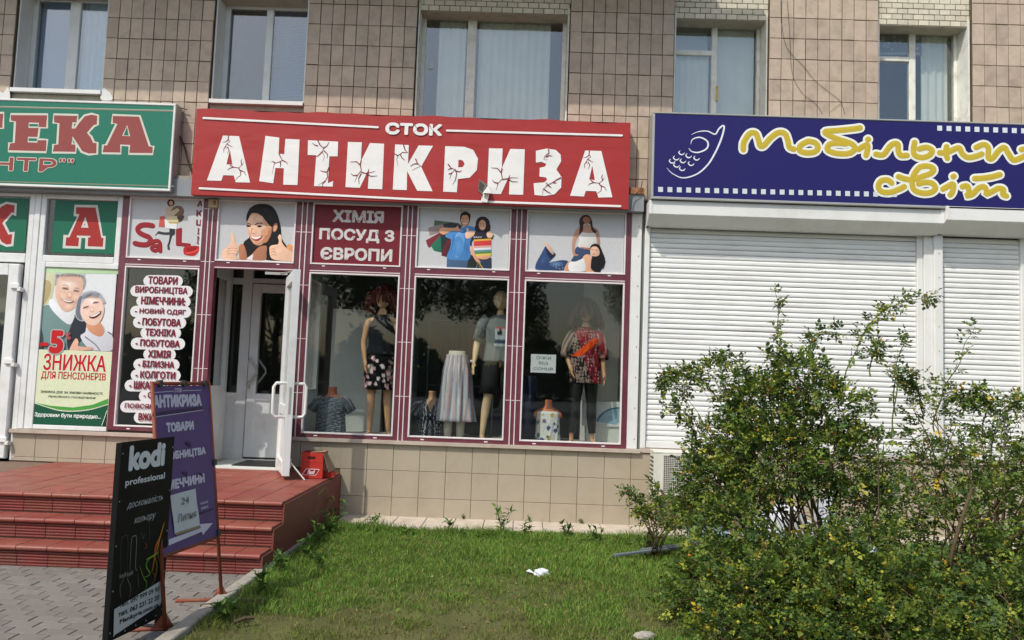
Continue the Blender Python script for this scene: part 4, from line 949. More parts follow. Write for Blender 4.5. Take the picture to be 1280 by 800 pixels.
# couple with bags
o = poster('poster', -1.228, -0.177, 2.89, 3.595, PW_, 'poster of a young couple carrying shopping bags, the man in a blue shirt')
k = crop(520, 255, 8.892); a = Art(YP(PY), k); a.grad = 0.22
for pts, c_ in (([(205,180),(330,195),(470,210),(520,250),(470,300),(200,240)], rgb(84, 98, 76)), ([(135,265),(300,220),(330,300),(150,350)], rgb(150, 132, 128)), ([(108,405),(262,320),(330,330),(150,488),(130,470)], rgb(122, 44, 54)),
    ([(165,465),(260,360),(340,350),(290,540),(200,520)], rgb(38, 110, 84)), ([(270,350),(390,330),(385,580),(285,575),(280,430)], rgb(30, 46, 50)), ([(290,520),(340,400),(390,380),(350,592),(282,572)], rgb(94, 34, 44)), ([(300,225),(400,205),(500,240),(470,300),(320,280)], rgb(44, 50, 60))): a.poly(pts, c_)
a.poly([(345,600),(590,610),(590,735),(338,730)], rgb(66, 92, 122)); a.poly([(590,560),(840,600),(842,745),(560,738)], rgb(40, 56, 80)); a.poly([(590,590),(660,560),(700,650),(660,740),(560,738)], rgb(34, 36, 38))
a.poly([(330,345),(400,300),(490,275),(560,245),(650,262),(650,330),(610,420),(596,610),(470,624),(345,600),(375,500),(390,400),(335,370)], rgb(74, 132, 190), sm=True)
a.poly([(450,330),(520,300),(540,420),(500,560),(440,600),(430,450)], rgb(104, 160, 212), sm=True); a.stroke([(400,400),(440,470),(430,540)], 0.008, rgb(52, 100, 156)); a.stroke([(560,380),(540,470),(560,560)], 0.008, rgb(52, 100, 156))
a.blob(470, 470, 60, 110, rgb(92, 150, 204), edge=rgb(76, 134, 190)); a.blob(570, 500, 26, 90, rgb(52, 100, 158), edge=rgb(70, 126, 184)); a.stroke([(420,340),(410,420),(380,560)], 0.010, rgb(56, 108, 164), taper='both'); a.stroke([(480,300),(520,320),(560,290)], 0.012, rgb(52, 98, 152), taper='both')
for q_ in range(5): a.stroke([(430+q_*30, 560-q_*6), (450+q_*28, 590-q_*8), (480+q_*24, 600-q_*8)], 0.005, rgb(58, 110, 168), taper='both')
a.poly([(490,200),(505,240),(580,240),(590,200)], SKD); a.blob(546, 160, 56, 78, rgb(34, 24, 20)); a.blob(545, 178, 44, 62, SK); a.poly([(490,165),(500,110),(550,92),(600,112),(604,165),(590,130),(545,124),(505,132)], rgb(34, 24, 20), sm=True); a.stroke([(525,212),(545,220),(566,212)], 0.008, rgb(230, 220, 214)); a.stroke([(515,162),(532,160)], 0.005, HB); a.stroke([(556,160),(574,162)], 0.005, HB)
a.poly([(260,290),(290,265),(380,265),(440,262),(465,240),(475,270),(500,290),(470,305),(390,300),(320,340),(270,325)], SK, sm=True)
a.blob(742, 215, 78, 76, rgb(40, 26, 24)); a.poly([(664,230),(680,330),(800,335),(818,220)], rgb(40, 26, 24), sm=True); a.blob(738, 235, 40, 58, SK); a.stroke([(722,262),(740,272),(758,264)], 0.008, rgb(236, 230, 226)); a.stroke([(712,222),(726,220)], 0.005, HB); a.stroke([(746,222),(760,222)], 0.005, HB)
a.poly([(600,430),(640,340),(690,300),(790,310),(840,330),(866,350),(855,370),(838,390),(640,400),(620,470)], rgb(40, 34, 48), sm=True)
for y0_, y1_, c_ in ((388,408,(222,170,50)),(408,462,(206,62,58)),(462,486,(214,160,150)),(486,510,(220,220,224)),(510,530,(90,140,150)),(530,560,(90,130,80)),(552,576,(214,196,60))):
    a.poly([(640, y0_+8), (838, y0_-4), (836, y1_-2), (645, y1_+6)], rgb(c_))
a.poly([(670,575),(820,572),(800,610),(720,614)], SK, sm=True); a.poly([(600,480),(625,470),(660,560),(716,640),(700,660),(670,640),(610,540)], SK, sm=True)
a.poly([(545,340),(565,300),(560,275),(580,270),(592,300),(650,300),(648,340),(600,380),(560,384)], SKL, sm=True); a.poly([(785,330),(815,305),(855,330),(845,370),(800,375)], SKL, sm=True)
add_text(a, 'EASY', (640, 380), (735, 360), rgb(200, 196, 204), 0.03)
a.stroke([(690,650),(660,735)], 0.008, rgb(90, 140, 110)); a.stroke([(700,650),(760,740)], 0.008, rgb(206, 180, 60)); a.stroke([(696,650),(720,735)], 0.008, rgb(190, 70, 80))
a.stroke([(505,30),(505,88)], 0.005, rgb(40, 40, 40), sm=False)
a.build('print', 'print', o)
# two women
o = poster('poster', 0.045, 1.158, 2.89, 3.595, PW_, 'poster of two women in white tops and jeans, one lying and one kneeling')
k = crop(655, 258, 8.696); a = Art(YP(PY), k); a.grad = 0.2
a.poly([(520,600),(540,540),(575,440),(700,455),(720,520),(700,600)], rgb(58, 74, 104), sm=True)
a.poly([(600,300),(640,280),(760,280),(780,320),(785,400),(740,470),(590,440),(600,380)], rgb(214, 212, 206), sm=True); a.poly([(620,440),(735,455),(725,475),(600,450)], SKD)
a.poly([(590,230),(650,210),(680,190),(720,210),(800,250),(820,320),(828,420),(800,420),(775,300),(700,290),(620,285),(590,330),(560,400),(555,510),(590,520),(575,538),(530,520),(522,400),(545,300)], rgb(182, 136, 112), sm=True)
a.poly([(600,160),(620,115),(665,92),(710,105),(740,160),(750,230),(790,270),(770,290),(735,260),(715,190),(650,195),(640,260),(600,310),(605,230)], rgb(62, 38, 30), sm=True); a.poly([(640,140),(665,112),(705,120),(722,150),(700,185),(660,182)], rgb(172, 118, 92), sm=True)
a.poly([(124,650),(140,600),(190,510),(232,435),(262,460),(345,520),(300,580),(280,610),(400,585),(480,600),(450,690),(300,696),(140,690)], rgb(48, 70, 112), sm=True)
a.blob(350, 630, 80, 34, rgb(112, 146, 182), edge=rgb(58, 82, 124)); a.blob(205, 590, 34, 70, rgb(66, 92, 136), 0.5, edge=rgb(48, 70, 112))
for q_ in range(8): a.stroke([(160+q_*32, 680), (180+q_*30, 650), (190+q_*31, 615)], 0.004, rgb(36, 54, 88), taper='both'); a.poly([(232,440),(345,520),(290,575),(250,520)], rgb(30, 40, 62)); a.poly([(236,432),(220,395),(232,392),(300,450),(322,520),(300,515),(262,470)], rgb(206, 172, 152), sm=True)
for x in (350, 385, 420, 445): a.blob(x, 672+random.uniform(-6, 6), 8, 6, rgb(150, 150, 150), 0, 7)
a.poly([(450,650),(485,600),(520,610),(520,700),(440,696)], rgb(204, 150, 116), sm=True)
a.poly([(490,612),(560,600),(620,575),(650,560),(665,620),(668,700),(500,706)], rgb(222, 222, 220), sm=True)
a.poly([(640,555),(680,522),(725,540),(735,620),(722,670),(765,700),(770,722),(690,722),(665,700),(672,620)], rgb(214, 164, 130), sm=True)
a.poly([(716,470),(730,425),(775,405),(820,425),(850,490),(880,570),(872,640),(830,700),(790,720),(730,680),(730,590),(740,540)], rgb(20, 18, 20), sm=True); a.poly([(860,560),(888,600),(860,690)], rgb(20, 18, 20)); a.poly([(815,640),(835,720),(800,720)], rgb(20,18,20))
a.poly([(720,470),(745,440),(790,440),(818,480),(815,530),(770,545),(738,535),(722,500)], rgb(220, 176, 148), sm=True); a.stroke([(732,474),(752,472)], 0.006, HB); a.stroke([(778,474),(800,478)], 0.006, HB); a.stroke([(750,518),(768,520)], 0.007, rgb(170, 80, 80))
a.stroke([(500,708),(600,712),(680,706)], 0.005, rgb(90, 96, 110), sm=False)
a.build('print', 'print', o)
# senior discount poster
o = poster('poster', -5.553, -4.722, 0.918, 2.733, rgb(222, 226, 226), 'tall pharmacy discount poster of a smiling elderly couple with red and green lettering', y=0.0)
k = crop(35, 325, 6.667); a = Art(YP(0.0), k); a.grad = 0.14
a.poly([(148,55),(762,70),(758,118),(142,108)], rgb(186, 216, 170)); a.poly([(142,106),(235,110),(215,250),(190,350),(110,390),(125,250)], rgb(206, 206, 168))
a.poly([(120,180),(190,190),(180,300),(112,380)], rgb(184, 168, 120), sm=True)
a.poly([(115,405),(170,375),(240,400),(330,530),(400,450),(470,520),(520,640),(480,750),(88,745),(95,560)], rgb(112, 140, 138), sm=True); a.poly([(400,470),(480,520),(500,600),(400,720),(340,750),(330,640)], rgb(44, 50, 58), sm=True); a.poly([(88,745),(90,620),(110,560),(130,640),(135,748)], rgb(60, 78, 84))
a.poly([(172,350),(210,330),(320,450),(385,440),(370,520),(330,534),(250,470),(190,400)], rgb(228, 230, 232), sm=True)
a.poly([(222,200),(232,150),(262,122),(330,112),(430,122),(478,148),(484,195),(462,250),(448,210),(430,160),(300,140),(262,170),(240,220)], rgb(168, 166, 162), sm=True)
a.poly([(240,200),(262,140),(330,122),(420,130),(456,170),(458,240),(436,320),(396,392),(335,432),(282,412),(245,350),(228,280),(232,230)], rgb(222, 184, 162), sm=True)
a.blob(330, 205, 88, 72, rgb(246, 228, 214), edge=rgb(224, 188, 166)); a.blob(290, 300, 40, 44, rgb(240, 206, 186), edge=rgb(222, 182, 158)); a.blob(398, 310, 34, 40, rgb(238, 202, 182), edge=rgb(220, 180, 156)); a.blob(335, 385, 52, 34, rgb(236, 204, 184), edge=rgb(216, 176, 152))
a.blob(312, 238, 36, 17, rgb(150, 112, 96), edge=rgb(222, 186, 164)); a.blob(404, 258, 32, 16, rgb(150, 112, 96), edge=rgb(222, 186, 164)); a.stroke([(294,233),(314,238),(336,246)], 0.011, rgb(62, 48, 44)); a.stroke([(386,255),(404,258),(424,262)], 0.010, rgb(62, 48, 44))
a.stroke([(286,212),(312,208),(342,222)], 0.008, rgb(150, 134, 122), taper='both'); a.stroke([(382,236),(410,234),(434,244)], 0.008, rgb(150, 134, 122), taper='both'); a.blob(348, 290, 22, 30, rgb(244, 214, 196), edge=rgb(214, 166, 142)); a.stroke([(330,308),(345,316),(362,310)], 0.006, rgb(170, 116, 96), taper='both')
a.stroke([(276,296),(268,320),(282,344)], 0.004, rgb(178, 130, 108), taper='both'); a.stroke([(396,318),(404,340),(392,362)], 0.004, rgb(178, 130, 108), taper='both')
for q_ in range(5): a.stroke([(270+q_*6,150+q_*4),(330,140+q_*9),(420,150+q_*9)], 0.0025, rgb(214, 176, 156), taper='both')
a.poly([(280,322),(330,338),(386,342),(352,362),(305,346)], rgb(120, 62, 58), sm=True); a.poly([(288,327),(330,340),(376,344),(345,352),(308,342)], rgb(246, 244, 238), sm=True)
for q_ in range(26): x_ = 232+q_*9.4; a.stroke([(x_, 138-0.018*(x_-350)**2*-0.04), (x_+6, 122), (x_+12, 116)], 0.006, rgb(random.choice(((150,148,144),(190,188,184),(120,118,114)))), sm=False, taper='both')
a.poly([(400,470),(398,400),(420,320),(460,276),(520,256),(580,264),(630,310),(648,360),(610,350),(560,300),(500,320),(455,380),(450,450),(470,508),(430,505)], rgb(176, 178, 184), sm=True)
a.poly([(402,440),(420,330),(452,300),(440,380),(436,440),(455,500),(420,490)], rgb(112, 116, 126), sm=True)
a.poly([(500,540),(610,530),(650,600),(700,620),(710,750),(520,740),(440,640),(480,600)], rgb(206, 208, 214), sm=True); a.poly([(490,530),(600,520),(640,600),(600,640),(520,600)], rgb(206, 146, 112), sm=True)
a.poly([(442,420),(458,360),(500,312),(560,298),(610,330),(636,392),(632,450),(606,510),(560,545),(505,535),(462,490)], rgb(236, 202, 182), sm=True)
a.blob(540, 345, 62, 36, rgb(250, 236, 226), edge=rgb(238, 206, 188)); a.blob(492, 440, 30, 34, rgb(246, 214, 200), edge=rgb(236, 200, 180)); a.blob(610, 400, 20, 28, rgb(246, 214, 200), edge=rgb(236, 200, 180))
a.blob(486, 396, 30, 15, rgb(150, 116, 104), edge=rgb(238, 204, 186)); a.blob(568, 356, 26, 14, rgb(150, 116, 104), edge=rgb(238, 204, 186)); a.stroke([(464,404),(484,392),(508,388)], 0.010, rgb(64, 52, 52)); a.stroke([(548,362),(568,352),(590,352)], 0.010, rgb(64, 52, 52))
a.blob(536, 412, 18, 22, rgb(250, 224, 210), edge=rgb(226, 180, 158)); a.stroke([(524,430),(538,434),(552,422)], 0.006, rgb(180, 122, 104), taper='both')
a.poly([(512,472),(560,452),(612,424),(606,456),(562,486),(530,488)], rgb(112, 52, 52), sm=True); a.poly([(520,471),(560,455),(606,430),(590,450),(556,470)], rgb(250, 248, 244), sm=True)
for q_ in range(16): a.stroke([(470+q_*10, 268-0.25*q_+abs(q_-7)*1.5), (452+q_*9, 300+abs(q_-8)*3), (440+q_*11, 330+abs(q_-9)*5)][:2]+[(446+q_*9.5, 318)], 0.005, rgb(random.choice(((150,152,160),(206,208,214),(120,124,132)))), taper='both')
a.poly([(350,745),(400,655),(425,680),(430,720),(540,725),(520,750),(380,755)], rgb(220, 176, 150), sm=True); a.stroke([(480,640),(560,700),(600,750)], 0.012, rgb(120, 126, 140)); a.stroke([(670,600),(700,618)], 0.010, rgb(60, 60, 70))
a.grad = 0.0
a.poly([(88,745),(720,765),(668,1386),(34,1362)], rgb(214, 222, 186))
k2_ = crop(35, 425, 6.667)
def D(p): return (p[0], p[1]+666.7)
a.poly([D(p) for p in ((50,522),(140,550),(260,585),(380,592),(520,578),(672,532),(658,720),(32,700))], rgb(22, 84, 58)); a.poly([D(p) for p in ((50,520),(200,548),(380,562),(540,540),(674,488),(672,532),(520,576),(380,590),(260,582),(140,550))], rgb(74, 156, 66)); a.stroke([D(p) for p in ((52,522),(140,552),(260,586),(380,594),(520,580),(672,536))], 0.008, rgb(220, 228, 200))
a.poly([D(p) for p in ((662,590),(668,520),(658,722),(618,716))], rgb(34, 44, 44)); a.stroke([D(p) for p in ((662,590),(618,714))], 0.007, rgb(220, 228, 220), sm=False)
RT = rgb(190, 28, 34)
line_text(a, 'ЗНИЖКА', D((128, 252)), D((652, 268)), D((128, 112)), RT, 0.02, halo=0.03, halo_col=rgb(230, 236, 214)); line_text(a, 'ДЛЯ ПЕНСІОНЕРІВ', D((112, 334)), D((650, 346)), D((112, 262)), RT, 0.012)
line_text(a, 'ЗНИЖКА ДІЄ ЗА УМОВИ НАЯВНОСТІ', D((110, 446)), D((625, 458)), D((110, 422)), rgb(56, 84, 56), 0.02); line_text(a, 'ПЕНСІЙНОГО ПОСВІДЧЕННЯ', D((175, 483)), D((565, 492)), D((175, 459)), rgb(56, 84, 56), 0.02)
line_text(a, 'Здоровим бути природно...', D((60, 648)), D((612, 662)), D((60, 604)), rgb(232, 240, 232), 0.03)
add_text(a, '5', (185, 782), (305, 585), RT, 0.06, halo=0.04, halo_col=rgb(170, 170, 168)); add_text(a, '%', (315, 665), (364, 605), rgb(206, 90, 90), 0.01)
a.poly([(110,690),(178,686),(176,716),(108,720)], RT)
a.build('print', 'print', o)
# green letter panels
for lab, pts_bg, outer, inner, hole in (
    ('green pane with a red slab letter A outlined in white, left of the sale poster', [(505,110),(1090,130),(1060,600),(468,585)],
     [(678,152),(888,155),(935,434),(962,436),(955,558),(772,552),(778,456),(742,454),(732,552),(570,548),(578,425),(620,428),(702,260),(670,255)],
     [(692,175),(870,178),(922,452),(942,456),(936,535),(798,530),(802,450),(822,448),(823,436),(700,432),(699,450),(720,452),(712,530),(596,525),(602,448),(632,450),(724,238),(692,236)], [(778,262),(738,360),(806,362)]),
    ('green pane with a red slab letter K outlined in white, cut by the left edge', [(-420,80),(262,96),(225,575),(-450,560)],
     [(-190,118),(-20,122),(-24,190),(-60,190),(-66,240),(0,150),(60,124),(155,140),(147,256),(112,242),(48,318),(90,404),(134,398),(122,528),(60,536),(0,510),(-60,400),(-70,460),(-40,462),(-44,528),(-210,522),(-204,455),(-170,452),(-158,190),(-190,190)],
     [(-172,138),(-42,142),(-44,172),(-80,172),(-92,300),(-60,262),(10,172),(60,146),(134,158),(128,228),(108,222),(22,318),(76,424),(112,420),(102,508),(60,514),(16,490),(-50,370),(-90,330),(-92,480),(-60,482),(-62,508),(-190,504),(-186,474),(-152,470),(-138,172),(-172,172)], None)):
    pan = empty('letter_panel', tuple(onY((pts_bg[3][0]+300)/7.275, 235+pts_bg[3][1]/7.275, 0.012)), label=lab, cat='sign')
    a = Art(YP(0.028), crop(0, 235, 7.275), 0.0006)
    a.poly(pts_bg, rgb(28, 104, 80)); a.h = 0.0012; a.poly(outer, rgb(206, 206, 198)); a.h = 0.0018; a.poly(inner, rgb(164, 48, 44)); a.h = 0.0024
    if hole: a.poly(hole, rgb(206, 206, 198)); a.h = 0.003; a.stroke([(770,330),(771,336)], 0.01, rgb(90, 90, 90))
    a.build('print', 'print', pan)
# goods list sticker on the first lower pane
k = crop(140, 325, 3.638); lp = onY(195, 525, 0.0)
o = empty('window_sticker', (lp.x, 0.005, lp.z), label='white window sticker listing goods in burgundy capitals behind the purple board', cat='sticker')
L_ = [('ТОВАРИ',165,112,300,75),('ВИРОБНИЦТВА',106,158,345,122),('НІМЕЧЧИНИ:',133,205,335,168),('- НОВИЙ ОДЯГ',105,250,338,217),('- ПОБУТОВА',118,300,315,265),('ТЕХНІКА',152,347,292,313),('- ПОБУТОВА',108,395,310,362),('ХІМІЯ',165,445,268,410),('- БІЛИЗНА',120,490,285,458),('- КОЛГОТИ',108,540,290,505),('- ШКАРПЕТКИ',80,588,300,552),('- ОДЯГ',145,635,250,600),('ПОВСЯКДЕННИЙ',60,682,335,650),('ВЖИТОК',122,732,260,697)]
a = Art(YP(0.011), k, 0.0005)
for st, x0_, y0_, x1_, y1_ in L_:
    m_ = (y0_+y1_)/2+2; s_ = (x1_-x0_)*0.017; a.stroke([(x0_+4, m_-s_*0.4), (x1_-4, m_+s_*0.4)], 0.135, rgb(222, 222, 222), sm=False, dome=0.0001)
a.h = 0.0045
for st, x0_, y0_, x1_, y1_ in L_: add_text(a, st, (x0_, y0_), (x1_, y1_), rgb(120, 22, 42), 0.035)
a.build('print', 'print', o)
# notice in the right display window
nb_ = onY(694, 466, 0.03)
o = empty('paper_notice', (onY(664, 466, 0.03).x, 0.03, nb_.z), label='white paper notice with three typed lines taped inside the right display window', cat='notice')
x0_, x1_ = onY(663, 466, 0.03).x, onY(694.5, 466, 0.03).x; z0_, z1_ = onY(680, 466, 0.03).z, onY(680, 443, 0.03).z
part(MB().box(x0_, x1_, 0.03, 0.032, z0_, z1_), 'paper', 'white_paper', o)
a = Art(YP(0.03), None, 0.001)
for st, f0, f1, g0 in (('ОЧКИ', 0.22, 0.80, 0.72), ('ВІД', 0.32, 0.68, 0.43), ('СОНЦЯ', 0.12, 0.88, 0.12)):
    add_text(a, st, (x0_+(x1_-x0_)*f0, z0_+(z1_-z0_)*g0), (x0_+(x1_-x0_)*f1, z0_+(z1_-z0_)*(g0+0.17)), rgb(60, 60, 64), 0.0, px=False)
a.build('lettering', 'print', o)
# ================================================================ mannequins
def skin_mesh(name, pts, edges, root=0, lv=2):
    me = bpy.data.meshes.new(name); me.from_pydata([p[:3] for p in pts], edges, [])
    o = bpy.data.objects.new(name, me); COL.objects.link(o)
    md = o.modifiers.new('skin', 'SKIN'); 
    md.branch_smoothing = 0.3
    if not me.skin_vertices: me.skin_vertices.new(name='')
    for i, p in enumerate(pts):
        r = p[3]; me.skin_vertices[0].data[i].radius = r if isinstance(r, tuple) else (r, r)
        me.skin_vertices[0].data[i].use_root = (i == root)
    sb = o.modifiers.new('sub', 'SUBSURF'); sb.levels = lv; sb.render_levels = lv
    bpy.context.view_layer.update()
    out = bpy.data.meshes.new_from_object(o.evaluated_get(bpy.context.evaluated_depsgraph_get()))
    bpy.data.objects.remove(o); out.name = name
    return out
def head_geo(b, c, s, turn):
    """sculpted head: skull, brow, nose, chin, ears; c = chin-neck point, s = head height"""
    n, m = 28, 22; vs = []; fs = []
    for j in range(m+1):
        v = j/m; ph = math.pi*v
        for i in range(n):
            t = 2*math.pi*i/n; x = math.sin(ph)*math.sin(t); y = -math.sin(ph)*math.cos(t); z = -math.cos(ph)
            w_ = 0.36*(1-0.32*max(0, -z-0.1)**1.2); d = 0.44
            X = x*w_; Y = y*d; Z = z*0.5
            if y < 0:
                Y *= 1-0.12*max(0, -z)                                   # flat face
                f = -y
                nose = math.exp(-(x/0.16)**2)*max(0, 1-abs(z+0.12)/0.24); Y -= 0.10*nose*f*(1.0 if z < -0.02 else 0.7)
                eye = sum(math.exp(-((x-e)/0.16)**2-((z-0.06)/0.11)**2) for e in (-0.36, 0.36)); Y += 0.05*eye*f
                brow = math.exp(-((z-0.2)/0.1)**2); Y -= 0.015*brow*f
                lip = math.exp(-(x/0.2)**2-((z+0.46)/0.07)**2); Y -= 0.03*lip
                chin = math.exp(-(x/0.25)**2-((z+0.8)/0.16)**2); Y -= 0.05*chin
            p = Vector((X, Y, Z))*s; p.rotate(Matrix.Rotation(turn, 3, 'Z')); vs.append(tuple(Vector(c)+p+Vector((0, 0, s*0.47))))
    for j in range(m):
        for i in range(n): i2 = (i+1) % n; fs.append((j*n+i, j*n+i2, (j+1)*n+i2, (j+1)*n+i))
    b.add(vs, fs)
def hand_pts(pts, edges, wi, w, d, side, curl=0.25, s=1.0):
    """palm, four fingers and a thumb continuing from wrist vertex wi; w wrist position, d forearm direction"""
    d = Vector(d).normalized(); ac = Vector((0, -1, 0)); ac = (ac-d*ac.dot(d)).normalized(); pn = d.cross(ac)*side
    def add(p, r, par): pts.append((p.x, p.y, p.z, r*s)); edges.append((par, len(pts)-1)); return len(pts)-1
    palm = Vector(w)+d*0.045*s; pi = add(palm, 0.024, wi)
    k_ = add(palm+d*0.03*s, 0.024, pi)
    for j, L_f in enumerate((0.062, 0.07, 0.066, 0.052)):
        off = ac*(0.026-0.0175*j)*s; b0 = palm+d*0.045*s+off; q = add(b0, 0.0095, k_)
        q = add(b0+(d*0.5+pn*curl*0.3)*L_f*s, 0.0085, q); add(b0+(d*0.92+pn*curl*0.8)*L_f*s, 0.006, q)
    b0 = Vector(w)+d*0.03*s+ac*0.026*s; q = add(b0, 0.011, wi); add(b0+(d*0.6+ac*0.5+pn*0.3)*0.055*s, 0.0085, q)
def body(base, H, turn, lean=0.0, arms=None, legs=None, fem=True):
    """arms: [(elbow),(wrist)] offsets from the shoulder; returns skin points and edges"""
    k = H/1.75; P = []; E_ = []
    def add(x, y, z, r, par=None):
        P.append((x*k, y*k, z*k, (r[0]*k, r[1]*k) if isinstance(r, tuple) else r*k))
        if par is not None: E_.append((par, len(P)-1))
        return len(P)-1
    hipw = 0.085; sw = 0.165 if fem else 0.195
    pel = add(0, 0, 0.93, (0.145 if fem else 0.14, 0.105)); wst = add(0.005, 0, 1.07, (0.11 if fem else 0.125, 0.085), pel)
    che = add(0, 0.0, 1.26, (0.125 if fem else 0.155, 0.10), wst); upc = add(0, 0.01, 1.38, (0.10, 0.075), che)
    nek = add(0, 0.0, 1.475, 0.05, upc); nk2 = add(0, -0.01, 1.56, 0.048, nek)
    legs = legs or [(-0.02, 0.0, 0.0), (0.05, -0.03, 0.0)]
    for s, (fx, fy, fr) in zip((-1, 1), legs):
        h = add(s*hipw, 0, 0.86, 0.088, pel); kx, ky = s*hipw*0.9+fx*0.5, fy*0.5
        t = add(s*hipw*0.95+fx*0.25, ky*0.5, 0.68, 0.075, h); kn = add(kx, ky-0.01, 0.49, 0.053, t); cf = add(kx+fx*0.15, ky+0.02, 0.36, 0.054, kn)
        an = add(s*hipw*0.85+fx, fy+0.02, 0.09, 0.031, cf); he = add(s*hipw*0.85+fx, fy+0.03, 0.035, 0.03, an)
        add(s*hipw*0.85+fx+0.02*s, fy-0.08, 0.022, 0.026, he); add(s*hipw*0.85+fx+0.03*s, fy-0.145, 0.015, 0.02, len(P)-1)
    for s, (el, wr) in zip((-1, 1), arms):
        sh = add(s*sw, 0.01, 1.40, 0.05 if fem else 0.06, upc); e = add(s*sw+el[0], el[1], 1.40+el[2], 0.037 if fem else 0.043, sh)
        wv = (s*sw+wr[0], wr[1], 1.40+wr[2]); m_ = add((s*sw+el[0])*0.6+wv[0]*0.4, el[1]*0.6+wv[1]*0.4, (1.40+el[2])*0.6+wv[2]*0.4, 0.034 if fem else 0.04, e)
        wi = add(*wv, 0.022, m_)
        hp = []; he_ = []
        w = Vector(wv)*k; d = (Vector(wv)-Vector((s*sw+el[0], el[1], 1.40+el[2])))
        hand_pts(P, E_, wi, w, d, s, 0.35, k)
    return P, E_, k
def mannequin(px, py, Y, H, turn, arms, legs, skin, label, fem=True, headturn=0.0, group=None):
    f = onY(px, py, Y); z = 0.90
    o = empty('mannequin', (f.x, Y, z), turn, label=label, cat='mannequin', group=group)
    P, E_, k = body(None, H, turn, arms=arms, legs=legs, fem=fem)
    me = skin_mesh('body', P, E_)
    b = MB(); b.v = [tuple(v.co) for v in me.vertices]; b.f = [tuple(p.vertices) for p in me.polygons]
    head_geo(b, (0, -0.01*k, 1.545*k), 0.235*k, headturn)
    for s in (-1, 1):
        ev = Vector((s*0.084*k, 0.0, 1.655*k)); ev.rotate(Matrix.Rotation(headturn, 3, 'Z')); b.loft([((ev.x, ev.y+0.004, ev.z-0.028*k), 0.004*k, 0.008*k), ((ev.x, ev.y, ev.z-0.012*k), 0.009*k, 0.016*k), ((ev.x+s*0.003, ev.y, ev.z+0.015*k), 0.010*k, 0.020*k), ((ev.x, ev.y, ev.z+0.03*k), 0.004*k, 0.010*k)], 8)
    bpy.data.meshes.remove(me)
    b.build('body', skin, o, True)
    # glass foot plate that carries the figure
    MB().loft([((0, 0, 0.0), 0.17, 0.15), ((0, 0, 0.008), 0.17, 0.15)], 28).build('base_plate', 'grey_metal', o)
    return o, k
def cloth(o, rings, name, colf, n=48, folds=0.03, m='cloth_print', hem=None, cap=False):
    fr = len(rings)
    def fn(i, t): return 1+folds*(i/fr)*math.sin(t*9+1.3)+folds*0.5*(i/fr)*math.sin(t*17+i*0.4)
    b = MB(); b.loft(rings, n, colf if m == 'cloth_print' else None, cap, fn)
    ob = b.build(name, m, o, True); md = ob.modifiers.new('thickness', 'SOLIDIFY'); md.thickness = 0.004
    return ob
def ringset(k, L): return [((x*k, y*k, z*k), rx*k, ry*k) for x, y, z, rx, ry in L]
def dense(L, m=4):
    out = []
    for i in range(len(L)-1):
        for j in range(m): t = j/m; out.append(tuple(L[i][q]*(1-t)+L[i+1][q]*t for q in range(5)))
    return out+[L[-1]]
def tuber(o, pts, radii, name, m, colf=None):
    b = MB(); b.tube(pts, radii, 16, None, False)
    if colf: b.c = [colf(Vector(v)) for v in b.v]
    ob = b.build(name, m, o, True); md = ob.modifiers.new('thickness', 'SOLIDIFY'); md.thickness = 0.004; return ob
def hair(o, c, r, name, m, L, seed, curly=0.35):
    rg = random.Random(seed); b = MB()
    for i in range(240):
        a = rg.uniform(0, 2*math.pi); el = rg.uniform(-0.2, 1.5)
        if math.cos(a) < -0.0 and False: pass
        d = Vector((math.sin(a)*math.cos(el), math.cos(a)*math.cos(el), math.sin(el)))
        if d.y < -0.45 and d.z < 0.62: continue
        p = Vector(c)+Vector((d.x*r[0], d.y*r[1], d.z*r[2])); pts = [p]
        ln = L*rg.uniform(0.6, 1.1)*(1.15 if d.y > -0.2 else 0.9); st = 6
        out = Vector((d.x, d.y, 0))*0.35
        for s in range(st):
            g = Vector((d.x*0.32, d.y*0.25, 0.12-s*0.45)); g += Vector((rg.uniform(-1, 1), rg.uniform(-1, 1), rg.uniform(-1, 1)))*curly
            g.normalize(); p = p+g*ln/st; pts.append(p.copy())
        b.tube(pts, [0.018, 0.022, 0.022, 0.021, 0.019, 0.015, 0.005], 6)
    b.loft([((c[0], c[1]+0.012, c[2]-r[2]*0.15), r[0]*0.98, r[1]*0.85), ((c[0], c[1]+0.012, c[2]+r[2]*0.4), r[0]*0.97, r[1]*0.95), ((c[0], c[1]+0.008, c[2]+r[2]*0.85), r[0]*0.6, r[1]*0.6), ((c[0], c[1], c[2]+r[2]*1.02), r[0]*0.1, r[1]*0.1)], 16)
    return b.build(name, m, o, True)
rg = random.Random(5)
